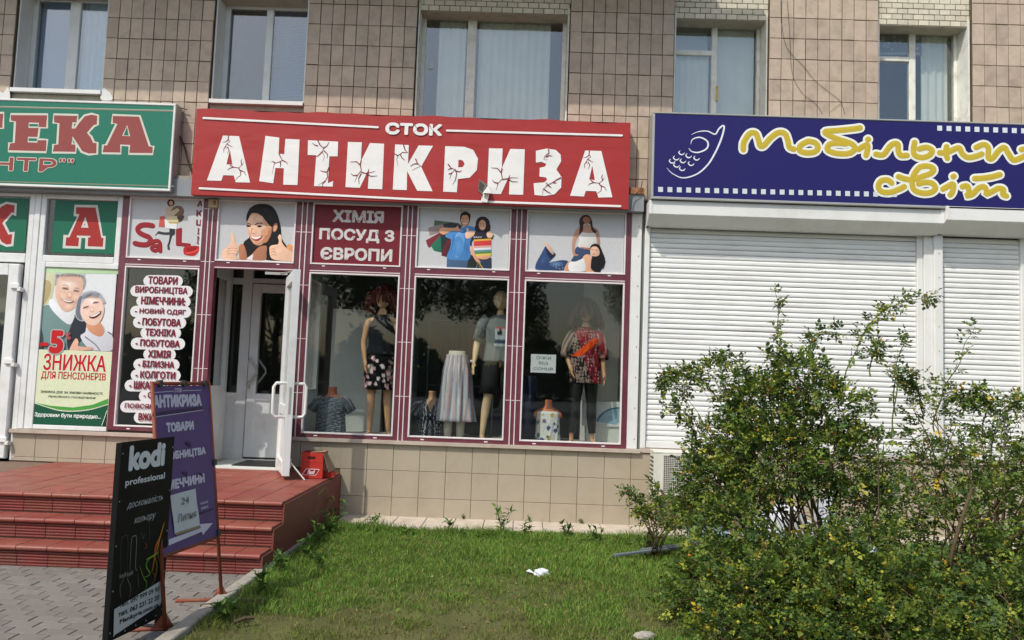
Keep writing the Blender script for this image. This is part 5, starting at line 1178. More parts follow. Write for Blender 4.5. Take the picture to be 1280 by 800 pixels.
# --- woman in the left display window
o, k = mannequin(471, 541, 0.33, 1.72, 0.12, [((-0.045, -0.01, -0.29), (-0.01, -0.08, -0.52)), ((0.05, 0.02, -0.29), (0.05, -0.03, -0.54))], [(-0.02, -0.02, 0), (0.06, -0.02, 0)], 'skin_form', 'curly red haired mannequin in a black sleeveless top and floral skirt', headturn=-0.55)
hair(o, (0, 0.0, 1.66*k), (0.092*k, 0.115*k, 0.13*k), 'wig', 'hair_red', 0.26, 3)
BK = rgb(30, 32, 38)
cloth(o, ringset(k, dense([(0, 0.0, 1.46, 0.085, 0.07), (0, 0.0, 1.38, 0.125, 0.105), (0, 0, 1.26, 0.158, 0.13), (0, 0, 1.08, 0.15, 0.12), (0, 0, 0.97, 0.175, 0.14)])), 'top', lambda v: BK, folds=0.03)
fl_pts = [(Vector((math.sin(a_)*0.19, -math.cos(a_)*0.15, z_)), c_) for a_, z_, c_ in [(rg.choice((-1, 1))*rg.uniform(0.45, 1.6)+0.1, rg.uniform(0.55, 1.02), rg.choice(((196, 150, 160), (214, 190, 190), (110, 120, 90), (180, 120, 130)))) for _ in range(120)]+[(rg.uniform(-0.5, 0.5), rg.uniform(0.6, 1.0), (220, 210, 206)) for _ in range(9)]]
def floral(v):
    for p, c_ in fl_pts:
        if (Vector((v.x, v.y, v.z))/k-p).length < 0.021: return rgb(c_)
    return rgb(20, 20, 24)
cloth(o, ringset(k, dense([(0, 0, 1.03, 0.152, 0.122), (0, 0, 0.93, 0.178, 0.142), (0, 0, 0.84, 0.186, 0.148), (0, 0, 0.56, 0.182, 0.145)], 14)), 'skirt', floral, n=120, folds=0.02)
# --- man in the middle display window
o, k = mannequin(620, 547, 0.35, 1.76, 0.25, [((-0.075, 0.02, -0.27), (-0.12, -0.08, -0.50)), ((0.08, 0.03, -0.28), (0.07, -0.02, -0.54))], [(-0.10, -0.04, 0), (0.08, 0.03, 0)], 'skin_pale', 'bald male mannequin in a grey printed tee shirt and black shorts', fem=False, headturn=-0.9)
GT = rgb(112, 118, 116)
def tee(v):
    v = v/k
    if v.y < 0 and -0.085 < v.x < 0.10 and 1.12 < v.z < 1.33:
        if abs(v.z-1.335+0.02) < 0.012: return rgb(190, 80, 90)
        if 1.14 < v.z < 1.18: return rgb(60, 78, 96)
        if (v.x+0.03)**2+(v.z-1.26)**2 < 0.0014: return rgb(50, 52, 58)
        return rgb(178, 188, 192)
    return GT
cloth(o, ringset(k, dense([(0, 0.0, 1.475, 0.075, 0.07), (0, 0.0, 1.42, 0.165, 0.10), (0, 0, 1.32, 0.185, 0.135), (0, 0, 1.12, 0.165, 0.13), (0, 0, 0.92, 0.18, 0.145)], 8)), 'tee_shirt', tee, n=90, folds=0.04)
for s, (ex, ey) in ((-1, (-0.075, 0.02)), (1, (0.08, 0.03))):
    tuber(o, [Vector((s*0.15, 0.01, 1.425))*k, Vector((s*0.195, 0.01, 1.39))*k, Vector((s*0.195+ex*0.85, ey, 1.40-0.235))*k], [0.07*k, 0.075*k, 0.068*k], 'sleeve', 'cloth_print', lambda v: GT)
for s, fx, fy in ((-1, -0.10, -0.04), (1, 0.08, 0.03)):
    tuber(o, [Vector((s*0.06, 0, 0.97))*k, Vector((s*0.085, 0, 0.84))*k, Vector((s*0.085+fx*0.28, fy*0.3, 0.66))*k, Vector((s*0.082+fx*0.42, fy*0.45, 0.54))*k], [0.10*k, 0.112*k, 0.105*k, 0.10*k], 'shorts_leg', 'black_cloth')
b = MB(); b.loft([((-0.335*k, -0.075*k, 0.905*k), 0.026, 0.026), ((-0.332*k, -0.075*k, 0.93*k), 0.027, 0.027)], 12); b.build('wristband', 'white_cloth', o, True)
# --- woman in the right display window
o, k = mannequin(728, 551, 0.38, 1.64, 0.0, [((-0.075, 0.0, -0.27), (-0.02, -0.10, -0.46)), ((0.06, 0.02, -0.28), (0.08, -0.03, -0.52))], [(-0.07, -0.02, 0), (0.05, 0.0, 0)], 'skin_form', 'brown haired mannequin in a red patterned tunic and dark leather trousers', headturn=-0.6)
hair(o, (0, 0.0, 1.66*k), (0.094*k, 0.115*k, 0.13*k), 'wig', 'hair_brown', 0.24, 8, 0.14)
def tunic(v):
    v = v/k; q = abs(v.z-1.20-0.9*(v.x-0.0))
    if v.y < 0 and q < 0.05 and 1.10 < v.z < 1.33: return rgb(222, 78, 26)
    h_ = math.sin(v.x*95+math.sin(v.z*60)*2)*math.sin(v.z*80+math.sin(v.x*70)*2)
    if v.x+v.z*0.35 < 0.36: return rgb(34, 30, 34) if h_ < 0.1 else rgb(150, 130, 120)
    return rgb(134, 36, 46) if h_ < 0.15 else (rgb(206, 170, 170) if h_ > 0.75 else rgb(70, 24, 34))
cloth(o, ringset(k, dense([(0, 0.0, 1.475, 0.06, 0.06), (0, 0.0, 1.42, 0.15, 0.09), (0, 0, 1.30, 0.18, 0.135), (0, 0, 1.08, 0.185, 0.14), (0.01, 0, 0.76, 0.20, 0.155)], 20)), 'tunic', tunic, n=150, folds=0.05)
for s, ex, ey, wx, wy in ((-1, -0.075, 0.0, -0.02, -0.10), (1, 0.06, 0.02, 0.08, -0.03)):
    tuber(o, [Vector((s*0.13, 0.01, 1.425))*k, Vector((s*0.17, 0.01, 1.38))*k, Vector((s*0.165+ex*0.7, ey*0.7, 1.24))*k, Vector((s*0.165+ex, ey, 1.13))*k, Vector((s*0.165+ex*0.7+wx*0.3, ey*0.6+wy*0.3, 1.07))*k], [0.06*k, 0.072*k, 0.075*k, 0.078*k, 0.074*k], 'sleeve', 'cloth_print', tunic)
for s, fx, fy in ((-1, -0.07, -0.02), (1, 0.05, 0.0)):
    x = s*0.085
    tuber(o, [Vector((s*0.06, 0, 0.96))*k, Vector((x, 0, 0.84))*k, Vector((x*0.95+fx*0.25, fy*0.25, 0.68))*k, Vector((x*0.9+fx*0.5, fy*0.5-0.01, 0.49))*k, Vector((x*0.9+fx*0.6, fy*0.6+0.015, 0.34))*k, Vector((x*0.85+fx*0.95, fy+0.015, 0.13))*k], [0.10*k, 0.098*k, 0.084*k, 0.064*k, 0.064*k, 0.045*k], 'trouser_leg', 'black_leather')

# --- torso forms
def bust(px, py, Y, label, colf, skin, w=1.0, hgt=0.55, sleeves=None, strap=False, vneck=False, name='dress_form', turn=0.0):
    f = onY(px, py, Y); z0 = 0.90; o = empty(name, (f.x, Y, z0), turn, label=label, cat='dress form')
    s = w; H = hgt
    b = MB(); L = [(0, 0, 0.0, 0.13, 0.09), (0, 0, 0.12*H/0.55, 0.125, 0.09), (0, 0, 0.26*H/0.55, 0.14, 0.105), (0, 0, 0.36*H/0.55, 0.15, 0.10), (0, 0, 0.42*H/0.55, 0.12, 0.08), (0, 0, 0.46*H/0.55, 0.055, 0.05), (0, 0, 0.51*H/0.55, 0.048, 0.045), (0, 0, 0.55*H/0.55, 0.05, 0.046)]
    L = dense(L, 3); b.loft([((x, y, z), rx*s, ry*s) for x, y, z, rx, ry in L], 28)
    for sd_ in (-1, 1): b.tube([(sd_*0.10*s, 0, 0.385*H/0.55), (sd_*0.155*s, 0, 0.36*H/0.55), (sd_*0.175*s, 0, 0.32*H/0.55)], [0.05*s, 0.045*s, 0.03*s], 12)
    b.build('torso', skin, o, True)
    zt = 0.40 if strap else 0.435
    L = dense([(0, 0, zt*H/0.55, 0.09 if not strap else 0.135, 0.075 if not strap else 0.09), (0, 0, 0.38*H/0.55, 0.155, 0.11), (0, 0, 0.26*H/0.55, 0.155, 0.125), (0, 0, 0.12*H/0.55, 0.16, 0.12), (0, 0, 0.002, 0.17, 0.125)], 10)
    cloth(o, [((x, y, z), rx*s, ry*s) for x, y, z, rx, ry in L], 'garment', colf, n=110, folds=0.05)
    if sleeves:
        for sd_ in (-1, 1): tuber(o, [Vector((sd_*0.11, 0, 0.40))*s, Vector((sd_*0.17, 0, 0.37))*s, Vector((sd_*0.235, -0.005, 0.27))*s], [0.055*s, 0.062*s, 0.060*s], 'sleeve', 'cloth_print', colf)
    return o
def streak(v):
    h_ = math.sin(v.z*260+math.sin(v.x*40)*3+v.x*30)+0.6*math.sin(v.z*143-v.x*55)
    return rgb(62, 70, 78) if h_ < -0.1 else (rgb(96, 106, 114) if h_ < 0.7 else rgb(146, 154, 160))
bust(413, 541, 0.38, 'streaky grey tee shirt on a torso form at the foot of the left display window', streak, 'skin_orange', 1.02, 0.56, True)
def dots(v):
    u = math.atan2(v.x, -v.y)*9/math.pi*4; zz = v.z*60
    if v.y < 0 and abs(v.x) < (v.z-0.30)*0.45: return rgb(196, 152, 112)
    return rgb(206, 208, 210) if ((u % 1)-0.5)**2+((zz+(int(u) % 2)*0.5) % 1-0.5)**2 < 0.06 else rgb(22, 26, 38)
bust(538, 546, 0.62, 'navy polka dot blouse on a torso form left of the striped skirt', dots, 'skin_form', 1.0, 0.55, True)
fsp = [(Vector((rg.uniform(-0.18, 0.18), rg.uniform(-0.13, 0.13), rg.uniform(0, 0.42))), rg.choice(((70, 110, 76), (66, 78, 130), (120, 96, 130), (196, 170, 90), (84, 130, 120), (206, 120, 100)))) for _ in range(110)]
def flow(v):
    for p, c_ in fsp:
        if (v-p).length < 0.026: return rgb(c_)
    return rgb(214, 214, 206)
bust(684, 551, 0.36, 'white floral sleeveless blouse on an orange torso form beside the paper notice', flow, 'skin_orange', 0.86, 0.50, False, True)
# striped skirt on a stand
f = onY(567, 548, 0.48); o = empty('skirt_stand', (f.x, 0.48, 0.90), label='long pastel striped skirt on a pale waist form in the middle window', cat='dress form')
b = MB(); b.loft([((0, 0, 0.93), 0.12, 0.09), ((0, 0, 0.99), 0.105, 0.08), ((0, 0, 1.045), 0.10, 0.078)], 24)
for s in (-1, 1): b.tube([(s*0.07, 0, 0.9), (s*0.08, 0, 0.5), (s*0.075, 0, 0.2), (s*0.075, 0, 0.0)], [0.08, 0.06, 0.055, 0.045], 14)
b.build('waist_form', 'pale_stand', o, True)
SP = [(186, 160, 160), (150, 160, 178), (206, 196, 190), (170, 178, 190), (200, 172, 166), (140, 152, 172), (206, 204, 200), (184, 176, 182)]
def stripes(v): 
    a_ = math.atan2(v.x, -v.y); i = int((a_+math.pi)/(2*math.pi)*56); return rgb(SP[i % 8])
cloth(o, [((x+0.02*(1-z), 0, z), rx, ry) for x, _, z, rx, ry in dense([(0, 0, 1.0, 0.125, 0.10), (0, 0, 0.96, 0.13, 0.105), (0, 0, 0.8, 0.165, 0.135), (0, 0, 0.5, 0.19, 0.155), (0, 0, 0.20, 0.215, 0.17)], 8)], 'skirt', stripes, n=112, folds=0.12)
tuber(o, [(-0.128, 0, 0.99), (-0.09, -0.07, 0.99), (0, -0.102, 0.99), (0.09, -0.07, 0.99), (0.128, 0, 0.99)], 0.008, 'waistband', 'white_cloth')
# jeans hanging at the edge, boxes, rails
f = onY(656, 520, 0.5)
o = empty('hanging_jeans', (f.x, 0.55, 0.90), label='blue jeans hanging at the left edge of the right display window', cat='jeans')
for s in (-1, 1): MB().tube([(s*0.05, 0, 0.78), (s*0.06, 0, 0.4), (s*0.065, 0, 0.01)], [0.075, 0.07, 0.085], 12).build('trouser_leg', 'denim', o, True)
f = onY(752, 540, 0.68)
o = empty('carton', (f.x, 0.68, 0.90), label='white and blue carton standing behind the leather trousers in the right window', cat='carton')
MB().box(-0.24, 0.26, -0.12, 0.12, 0.20, 0.50).build('carton_body', 'white_paper', o); MB().box(-0.20, 0.20, -0.1, 0.1, 0, 0.20).build('riser', 'interior_light', o)
a = Art(Plane((f.x, 0.779, 1.1), (1, 0, 0), (0, 0, 1)), lambda p: p, 0.001); ob = MB()
def fan(b, r0, r1, c_, h):
    n = 16; vs = []
    for i in range(n+1): t = math.pi*(0.05+0.5*i/n); vs += [(0.20-r0*math.cos(t)*1.3, -0.1215-h, 0.22+r0*math.sin(t)), (0.20-r1*math.cos(t)*1.3, -0.1215-h, 0.22+r1*math.sin(t))]
    b.add(vs, [(2*i, 2*i+1, 2*i+3, 2*i+2) for i in range(n)], c_)
fan(ob, 0.03, 0.22, rgb(140, 172, 190), 0); fan(ob, 0.20, 0.215, rgb(60, 96, 120), 0.001); ob.build('print', 'print', o)
o = empty('clothes_rail', (-0.75, 1.0, 0.9), label='thin metal clothes rail in the dark back of the middle display window', cat='clothes rail')
b = MB(); b.tube([(-0.42, 0, 0), (-0.42, 0, 1.45), (0.42, 0, 1.45), (0.42, 0, 0)], 0.010, 8); b.tube([(-0.42, 0, 0.62), (0.42, 0, 0.62)], 0.008, 8); b.build('rail', 'grey_metal', o, True)
for i, (x, c_) in enumerate(((-0.2, 'denim'), (-0.05, 'black_cloth'), (0.12, 'hair_red'), (0.28, 'denim'))):
    b = MB(); b.loft([((x, 0, 1.42), 0.02, 0.10), ((x, 0, 1.36), 0.05, 0.2), ((x, 0, 1.0), 0.055, 0.19), ((x, 0, 0.72), 0.06, 0.2)], 14); part_ = b.build('hanging_garment', c_, o, True)

# ================================================================ sandwich boards
# black board
Lb = Vector((-2.255, -4.62, 0)); Rb = Vector((-2.177, -4.10, 0)); UU = (Rb-Lb).normalized(); UN = UU.cross(Vector((0, 0, 1)))
o = empty('sandwich_board', ((Lb.x+Rb.x)/2, (Lb.y+Rb.y)/2, 0.004), label='black standing board with white lettering and an arrow shaped phone number panel', cat='sandwich board')
def obox(b, u0, u1, n0, n1, z0, z1, col=None, O=None, U=None, N=None, Vd=None):
    O = O or Lb; U = U or UU; N = N or UN; Vd = Vd or Vector((0, 0, 1))
    P = [O+U*u+N*n+Vd*z for z in (z0, z1) for u, n in ((u0, n0), (u1, n0), (u1, n1), (u0, n1))]
    b.add([tuple(p) for p in P], [(0,3,2,1),(4,5,6,7),(0,1,5,4),(1,2,6,5),(2,3,7,6),(3,0,4,7)], col)
Wd = (Rb-Lb).length; HT = 1.18
b = MB(); obox(b, 0, 0.03, -0.03, 0.0, 0.004, HT); obox(b, Wd-0.03, Wd, -0.03, 0.0, 0.004, HT); obox(b, 0.03, Wd-0.03, -0.03, -0.001, HT-0.03, HT); obox(b, 0.03, Wd-0.03, -0.03, -0.001, 0.07, 0.10)
part(b, 'frame', 'black_metal', o)
b = MB(); obox(b, 0.0, Wd, 0.0005, 0.004, 0.085, HT+0.005); part(b, 'panel', 'black_metal', o)
for u in (0.015, Wd-0.015):
    P0 = Lb+UU*u+Vector((0, 0, 0.012)); part(MB().tube([P0+UN*0.09, P0-UN*0.12], 0.011, 6), 'foot', 'black_metal', o)
b = MB()
for z in (0.12, 0.35, 0.6, 0.85, 1.12):
    for u in (0.015, Wd-0.015): p = Lb+UU*u+Vector((0, 0, z)); b.tube([p+UN*0.004, p+UN*0.007], 0.005, 6)
for i in range(5): p = Lb+UU*(0.05+i*0.1)+Vector((0, 0, 0.095)); b.tube([p+UN*0.004, p+UN*0.007], 0.005, 6)
part(b, 'rivets', 'grey_metal', o, kind='stuff')
pl = Plane(Lb+UN*0.004, UU, (0, 0, 1)); k = crop(120, 540, 3.077); a = Art(pl, k, 0.001)
KW = rgb(220, 222, 224)
def uvt(st, u0, u1, v0, v1, col, bold=0.02, shear=0.0): add_text(a, st, (u0, v0), (u1, v1), col, bold, shear, px=False)
u_, v_ = lambda q: a.uvs([q])[0][0], lambda q: a.uvs([q])[0][1]
def line(st, bl, br, tl, col, bold=0.02, shear=0.0): line_text(a, st, bl, br, tl, col, bold, shear)
line('kodi', (122, 162), (263, 122), (122, 62), KW, 0.06)
line('professional', (110, 226), (263, 176), (110, 192), KW, 0.03)
line('досконалість', (114, 338), (258, 232), (114, 306), rgb(170, 172, 174), 0.008, 0.35)
line('кольору', (143, 380), (228, 318), (143, 352), rgb(170, 172, 174), 0.008, 0.35)
for pts, w_, c_ in (([(92,545),(94,430),(104,402),(120,410),(118,540)], 0.004, (70, 72, 70)), ([(128,545),(134,420),(145,400),(154,412),(150,520),(160,530)], 0.005, (130, 134, 130)), ([(172,385),(180,410),(185,390)], 0.004, (80, 84, 100)), ([(205,340),(203,420)], 0.003, (60, 66, 64)),
    ([(95,640),(90,600),(105,560),(98,550)], 0.004, (110, 114, 110)), ([(125,640),(132,600),(118,560),(140,545)], 0.004, (110, 114, 110)), ([(158,545),(162,600)], 0.004, (90, 94, 90)),
    ([(262,345),(245,400),(228,440),(222,490),(212,540)], 0.018, (170, 84, 30)), ([(258,352),(243,410),(228,470)], 0.008, (210, 150, 50)), ([(222,470),(200,490),(190,515),(205,545),(182,560)], 0.010, (96, 140, 34)), ([(225,480),(232,520),(222,570)], 0.008, (120, 110, 30)), ([(165,515),(180,560),(192,580),(188,605)], 0.007, (80, 130, 40)), ([(190,490),(215,478),(238,462)], 0.010, (120, 160, 50)), ([(182,450),(192,440),(186,425)], 0.010, (110, 40, 36)), ([(215,540),(225,560),(210,590)], 0.010, (110, 50, 24)), ([(240,430),(236,470),(242,500)], 0.005, (150, 90, 30))):
    a.stroke(pts, w_, rgb(c_), taper='both')
line('kodi', (87, 566), (112, 553), (87, 548), rgb(130, 132, 130), 0.02); line('kodi', (115, 556), (138, 545), (115, 540), rgb(130, 132, 130), 0.02)
a.h += 0.0003; a.poly([(66,682),(248,570),(263,606),(243,664),(63,784)], rgb(178, 184, 184)); DK = rgb(26, 28, 30)
line('тел. 097 999 09 95', (83, 692), (240, 598), (83, 672), DK, 0.03); line('тел. 063 231 22 20', (80, 726), (238, 632), (80, 706), DK, 0.03); line('Manikyria.com.ua', (85, 757), (236, 662), (85, 735), DK, 0.03)
a.build('print', 'print', o)
# purple board on tubes
Lp, Rp = Vector((-2.12, -4.17, 0)), Vector((-2.02, -3.50, 0)); up_ = Vector((-0.20, 0.03, 1.5)).normalized(); U2 = (Rp-Lp).normalized(); N3 = U2.cross(up_).normalized(); W2 = (Rp-Lp).length
o = empty('sandwich_board', (-2.07, -3.83, 0.0), label='purple lettered board on a rusty brown tube stand behind the black board', cat='sandwich board')
b = MB(); 
for u in (0, W2): b.tube([Lp+U2*u+up_*0.01, Lp+U2*u+up_*1.54], 0.013, 8)
b.tube([Lp+up_*1.53, Rp+up_*1.53], 0.012, 8); b.tube([Lp+up_*0.45, Rp+up_*0.45], 0.012, 8)
part(b, 'frame', 'rust_paint', o, True)

for u in (0, W2):
    b = MB(); f0 = Lp+U2*u; b.tube([f0+Vector((0.04, 0.02, 0.014)), f0+Vector((-0.30, -0.06, 0.014))], 0.013, 8)
    b.add([f0+Vector((-0.07, -0.012, 0.02)), f0+Vector((0.05, 0.012, 0.02)), f0+up_*0.13, f0+Vector((-0.07, -0.006, 0.02)), f0+Vector((0.05, 0.018, 0.02)), f0+up_*0.13+Vector((0, 0.006, 0))], [(0, 1, 2), (5, 4, 3), (0, 3, 4, 1), (1, 4, 5, 2), (2, 5, 3, 0)])
    part(b, 'foot', 'rust_paint', o, True)
b = MB(); PU = rgb(92, 68, 124)
obox(b, 0.012, W2-0.012, 0.0, 0.004, 0.46, 1.515, PU, Lp, U2, N3, up_); part(b, 'panel', 'print', o)
for u in (0.06, W2*0.5, W2-0.08): b = MB(); obox(b, u, u+0.03, -0.012, 0.02, 1.505, 1.55, None, Lp, U2, N3, up_); part(b, 'clamp', 'dark_metal', o)
for z in (0.46, 0.95): b = MB(); obox(b, W2-0.02, W2+0.018, -0.016, 0.016, z, z+0.04, None, Lp, U2, N3, up_); part(b, 'clamp', 'dark_metal', o)
pl = Plane(Lp+N3*0.004, U2, up_); k = crop(180, 470, 3.482); a = Art(pl, k, 0.001); PT_ = rgb(212, 206, 222); PD = rgb(52, 32, 78)
a.poly([(38,160),(255,132),(256,146),(37,176)], PD)
a.stroke([(42,72),(128,66)], 0.004, PT_, sm=False); a.stroke([(168,64),(248,62)], 0.004, PT_, sm=False); a.stroke([(38,180),(256,148)], 0.004, PT_, sm=False)
line('СТОК', (133, 73), (165, 70), (133, 54), PT_, 0.03); line('АНТИКРИЗА', (40, 152), (250, 122), (40, 92), PT_, 0.075)
line('ТОВАРИ', (96, 250), (216, 232), (96, 206), PT_, 0.08); line('ВИРОБНИЦТВА', (48, 388), (268, 342), (48, 343), PT_, 0.08); line('НІМЕЧЧИНИ', (62, 510), (262, 462), (62, 464), PT_, 0.08)
line('НОВИЙ', (242, 560), (275, 553), (242, 548), PT_, 0.03); line('ЗАВОЗ', (245, 582), (276, 575), (245, 570), PT_, 0.03)
a.stroke([(240,600),(298,578)], 0.012, PD, sm=False)
a.poly([(103,712),(242,662),(240,645),(296,640),(252,692),(247,678),(103,738)], PT_)
for p, r_ in (((180, 292), 0.03), ((165, 420), 0.02), ((232, 425), 0.02)): a.stroke([p, (p[0]+14, p[1]+4), (p[0]+20, p[1]+16)], r_, PD, taper='both')
a.build('print', 'print', o)
# sheet of paper taped to the purple board
q = [pl.uv(*k(p)) for p in ((130, 690), (240, 655), (220, 490), (110, 520))]
base_ = pl.pt(*q[0], 0.004)
o = empty('paper_sheet', tuple(base_), label='white paper sheet with a handwritten date taped to the purple board', cat='notice')
b = MB(); n = 6; vs = []
for j in range(n+1):
    for i in range(n+1):
        s, t = i/n, j/n; u = (q[0][0]*(1-s)+q[1][0]*s)*(1-t)+(q[3][0]*(1-s)+q[2][0]*s)*t; v = (q[0][1]*(1-s)+q[1][1]*s)*(1-t)+(q[3][1]*(1-s)+q[2][1]*s)*t
        vs.append(pl.pt(u, v, 0.006+0.003*math.sin(s*7+t*5)*math.sin(t*4)))
b.add([tuple(v) for v in vs], [(j*(n+1)+i, j*(n+1)+i+1, (j+1)*(n+1)+i+1, (j+1)*(n+1)+i) for j in range(n) for i in range(n)])
part(b, 'sheet', 'white_paper', o)
a = Art(pl, k, 0.012); line('24', (156, 562), (190, 553), (156, 532), rgb(90, 90, 96), 0.0, 0.1); line('Липня', (140, 640), (222, 612), (140, 605), rgb(90, 90, 96), 0.0, 0.1)
a.h = 0.0105; a.poly([(132,683),(238,650),(242,660),(134,694)], rgb(150, 130, 100))
a.build('handwriting', 'print', o)

# ================================================================ red box on the platform
o = empty('cardboard_box', (-2.17, -0.52, 0.505), 0.04, label='red cardboard drinks box with open flaps on the platform corner', cat='box')
def bx(*v, m='red_card', n='box_body'): return MB().box(*v).build(n, m, o)
bd = MB(); W_, D_, H_ = 0.115, 0.12, 0.27; t_ = 0.004
bd.box(-W_, W_, -D_, -D_+t_, 0, H_); bd.box(-W_, W_, D_-t_, D_, 0, H_); bd.box(-W_, -W_+t_, -D_+t_, D_-t_, 0, H_); bd.box(W_-t_, W_, -D_+t_, D_-t_, 0, H_*0.8); bd.box(-W_+t_, W_-t_, -D_+t_, D_-t_, 0.001, 0.004)
bd.build('box_body', 'red_card', o)
MB().add([(W_, -D_, H_*0.98), (W_, D_*0.4, H_*0.98), (W_+0.10, D_*0.4, 0.09), (W_+0.065, -D_, 0.07), (W_+0.003, -D_, H_*0.98), (W_+0.003, D_*0.4, H_*0.98), (W_+0.104, D_*0.4, 0.09), (W_+0.069, -D_, 0.07)], [(0, 1, 2, 3), (7, 6, 5, 4), (0, 3, 7, 4), (1, 5, 6, 2), (3, 2, 6, 7)]).build('flap', 'brown_card', o)
MB().add([(-0.02, -D_, H_), (W_+0.02, -D_-0.01, H_+0.012), (W_+0.03, D_*0.2, H_+0.02), (-0.01, D_*0.2, H_+0.004), (-0.02, -D_, H_+.003), (W_+0.02, -D_-0.01, H_+0.015), (W_+0.03, D_*0.2, H_+0.023), (-0.01, D_*0.2, H_+0.007)], [(0, 3, 2, 1), (4, 5, 6, 7), (0, 1, 5, 4), (1, 2, 6, 5)]).build('flap', 'brown_card', o)
MB().box(W_+0.002, W_+0.10, -0.02, 0.10, 0.0, 0.06).build('flap', 'red_card', o)
a = Art(Plane((0, -D_, 0), (1, 0, 0), (0, 0, 1)), None, 0.0015)
def loc(p): return p
class LP(Art):
    def uvs(s, pts): return [(p[0], p[1]) for p in pts]
a = LP(Plane((0, -D_, 0), (1, 0, 0), (0, 0, 1)), None, 0.0012)
a.stroke([(-0.035, 0.215), (0.02, 0.215)], 0.030, rgb(70, 20, 18), sm=False); a.stroke([(-0.1, 0.165), (0.11, 0.165)], 0.003, rgb(150, 24, 18), sm=False); a.stroke([(-0.02, 0.14), (-0.02, 0.165)], 0.004, rgb(80, 14, 14), sm=False)
a.poly([(-0.10, 0.035), (-0.06, 0.10), (0.085, 0.098), (0.045, 0.03)], rgb(230, 220, 216)); a.poly([(-0.092, 0.038), (-0.056, 0.094), (0.078, 0.092), (0.042, 0.034)], rgb(140, 26, 34))
add_text(a, 'Bud', (-0.045, 0.045), (0.035, 0.086), rgb(236, 232, 230), 0.02, 0.25)
a.mb.build('print', 'print', o)

# ================================================================ steps and platform
st = MB(); st.box(-9, -2.0, -2.20, 0.0, -0.02, 0.485); st.box(-9, -2.0, -2.465, -2.20, -0.02, 0.318); st.box(-9, -2.0, -2.73, -2.465, -0.02, 0.151)
stp = st.build('entrance_steps', 'grout', None, kind='structure')
sd_ = MB(); sd_.box(-1.998, -1.982, -2.22, -0.001, -0.02, 0.478); sd_.box(-1.998, -1.982, -2.485, -2.22, -0.02, 0.312); sd_.box(-1.998, -1.982, -2.75, -2.485, -0.02, 0.146)
part(sd_, 'side_wall', 'red_side', stp)
TW_ = 0.25
nose = MB(); prof = [(0.0, 0.0), (0.012, -0.0), (0.0, 0.018), (-0.004, 0.0)]
def nose_mesh():
    b = MB(); n = 8; P = [(0.09, 0.0), (0.09, 0.016)]
    for i in range(n+1): t = math.pi/2-math.pi*i/n; P.append((-0.012*math.cos(t)*1.6+0.0, -0.004+0.020*math.sin(t)))
    P.append((0.01, -0.024)); w_ = TW_-0.006; m_ = len(P)
    b.add([(0.003, y, z) for y, z in P]+[(0.003+w_, y, z) for y, z in P], [(i, i+1, m_+i+1, m_+i) for i in range(m_-1)]+[tuple(range(m_)), tuple(range(2*m_-1, m_-1, -1))]); return b.mesh('nosing_tile')
nm = nose_mesh(); nm.materials.append(MATS['red_tile'])
def riser_mesh(h):
    b = MB(); w_ = TW_-0.006; P = [(0.012, 0.002)]; k_ = 5; z = 0.004
    for i in range(k_):
        hh = (h-0.008)/k_; P += [(-0.004, z+0.004), (-0.006, z+hh*0.5), (-0.004, z+hh-0.006), (0.001, z+hh-0.002)]; z += hh
    P.append((0.012, h-0.002)); m_ = len(P)
    b.add([(0.003, y, z) for y, z in P]+[(0.003+w_, y, z) for y, z in P], [(i, i+1, m_+i+1, m_+i) for i in range(m_-1)]+[tuple(range(m_)), tuple(range(2*m_-1, m_-1, -1))][:0]); return b.mesh('riser_tile')
rm = riser_mesh(0.128); rm.materials.append(MATS['red_riser'])
tt = MB().tbox(0.003, TW_-0.003, 0.003, TW_-0.003, 0.0, 0.014, 0.002).mesh('floor_tile'); tt.materials.append(MATS['red_tile'])
t2 = MB().tbox(0.003, TW_-0.003, 0.003, 0.172, 0.0, 0.014, 0.002).mesh('floor_tile'); t2.materials.append(MATS['red_tile'])
for r, (yf, zt) in enumerate(((-2.20, 0.485), (-2.465, 0.318), (-2.73, 0.151))):
    off = (0.0, 0.11, 0.05)[r]
    for i in range(13):
        x = -2.0-TW_*(i+1)+(off if i else 0)
        w_ = TW_-off if i == 0 and off else TW_
        sx = 1.0
        if i == 0: x = -2.0-TW_+off; sx = (TW_-off)/TW_
        inst('nosing_tile', nm, stp, (x, yf-0.018, zt+0.001), (random.gauss(0, 0.008), random.gauss(0, 0.004), 0), (sx, 1, 1))
        inst('riser_tile', rm, stp, (x, yf-0.004, zt-0.152), (0, 0, random.gauss(0, 0.003)), (sx, 1, 1))
        if r: inst('floor_tile', t2, stp, (x, yf+0.075, zt), (0, 0, 0), (sx, 1, 1))
for j in range(9):
    for i in range(13):
        y = -2.12+TW_*j
        if y > -0.02: continue
        sy = min(1.0, (-0.0-y)/TW_); inst('floor_tile', tt, stp, (-2.0-TW_*(i+1), y, 0.485), (random.gauss(0, 0.003), random.gauss(0, 0.003), 0), (1, sy, 1))

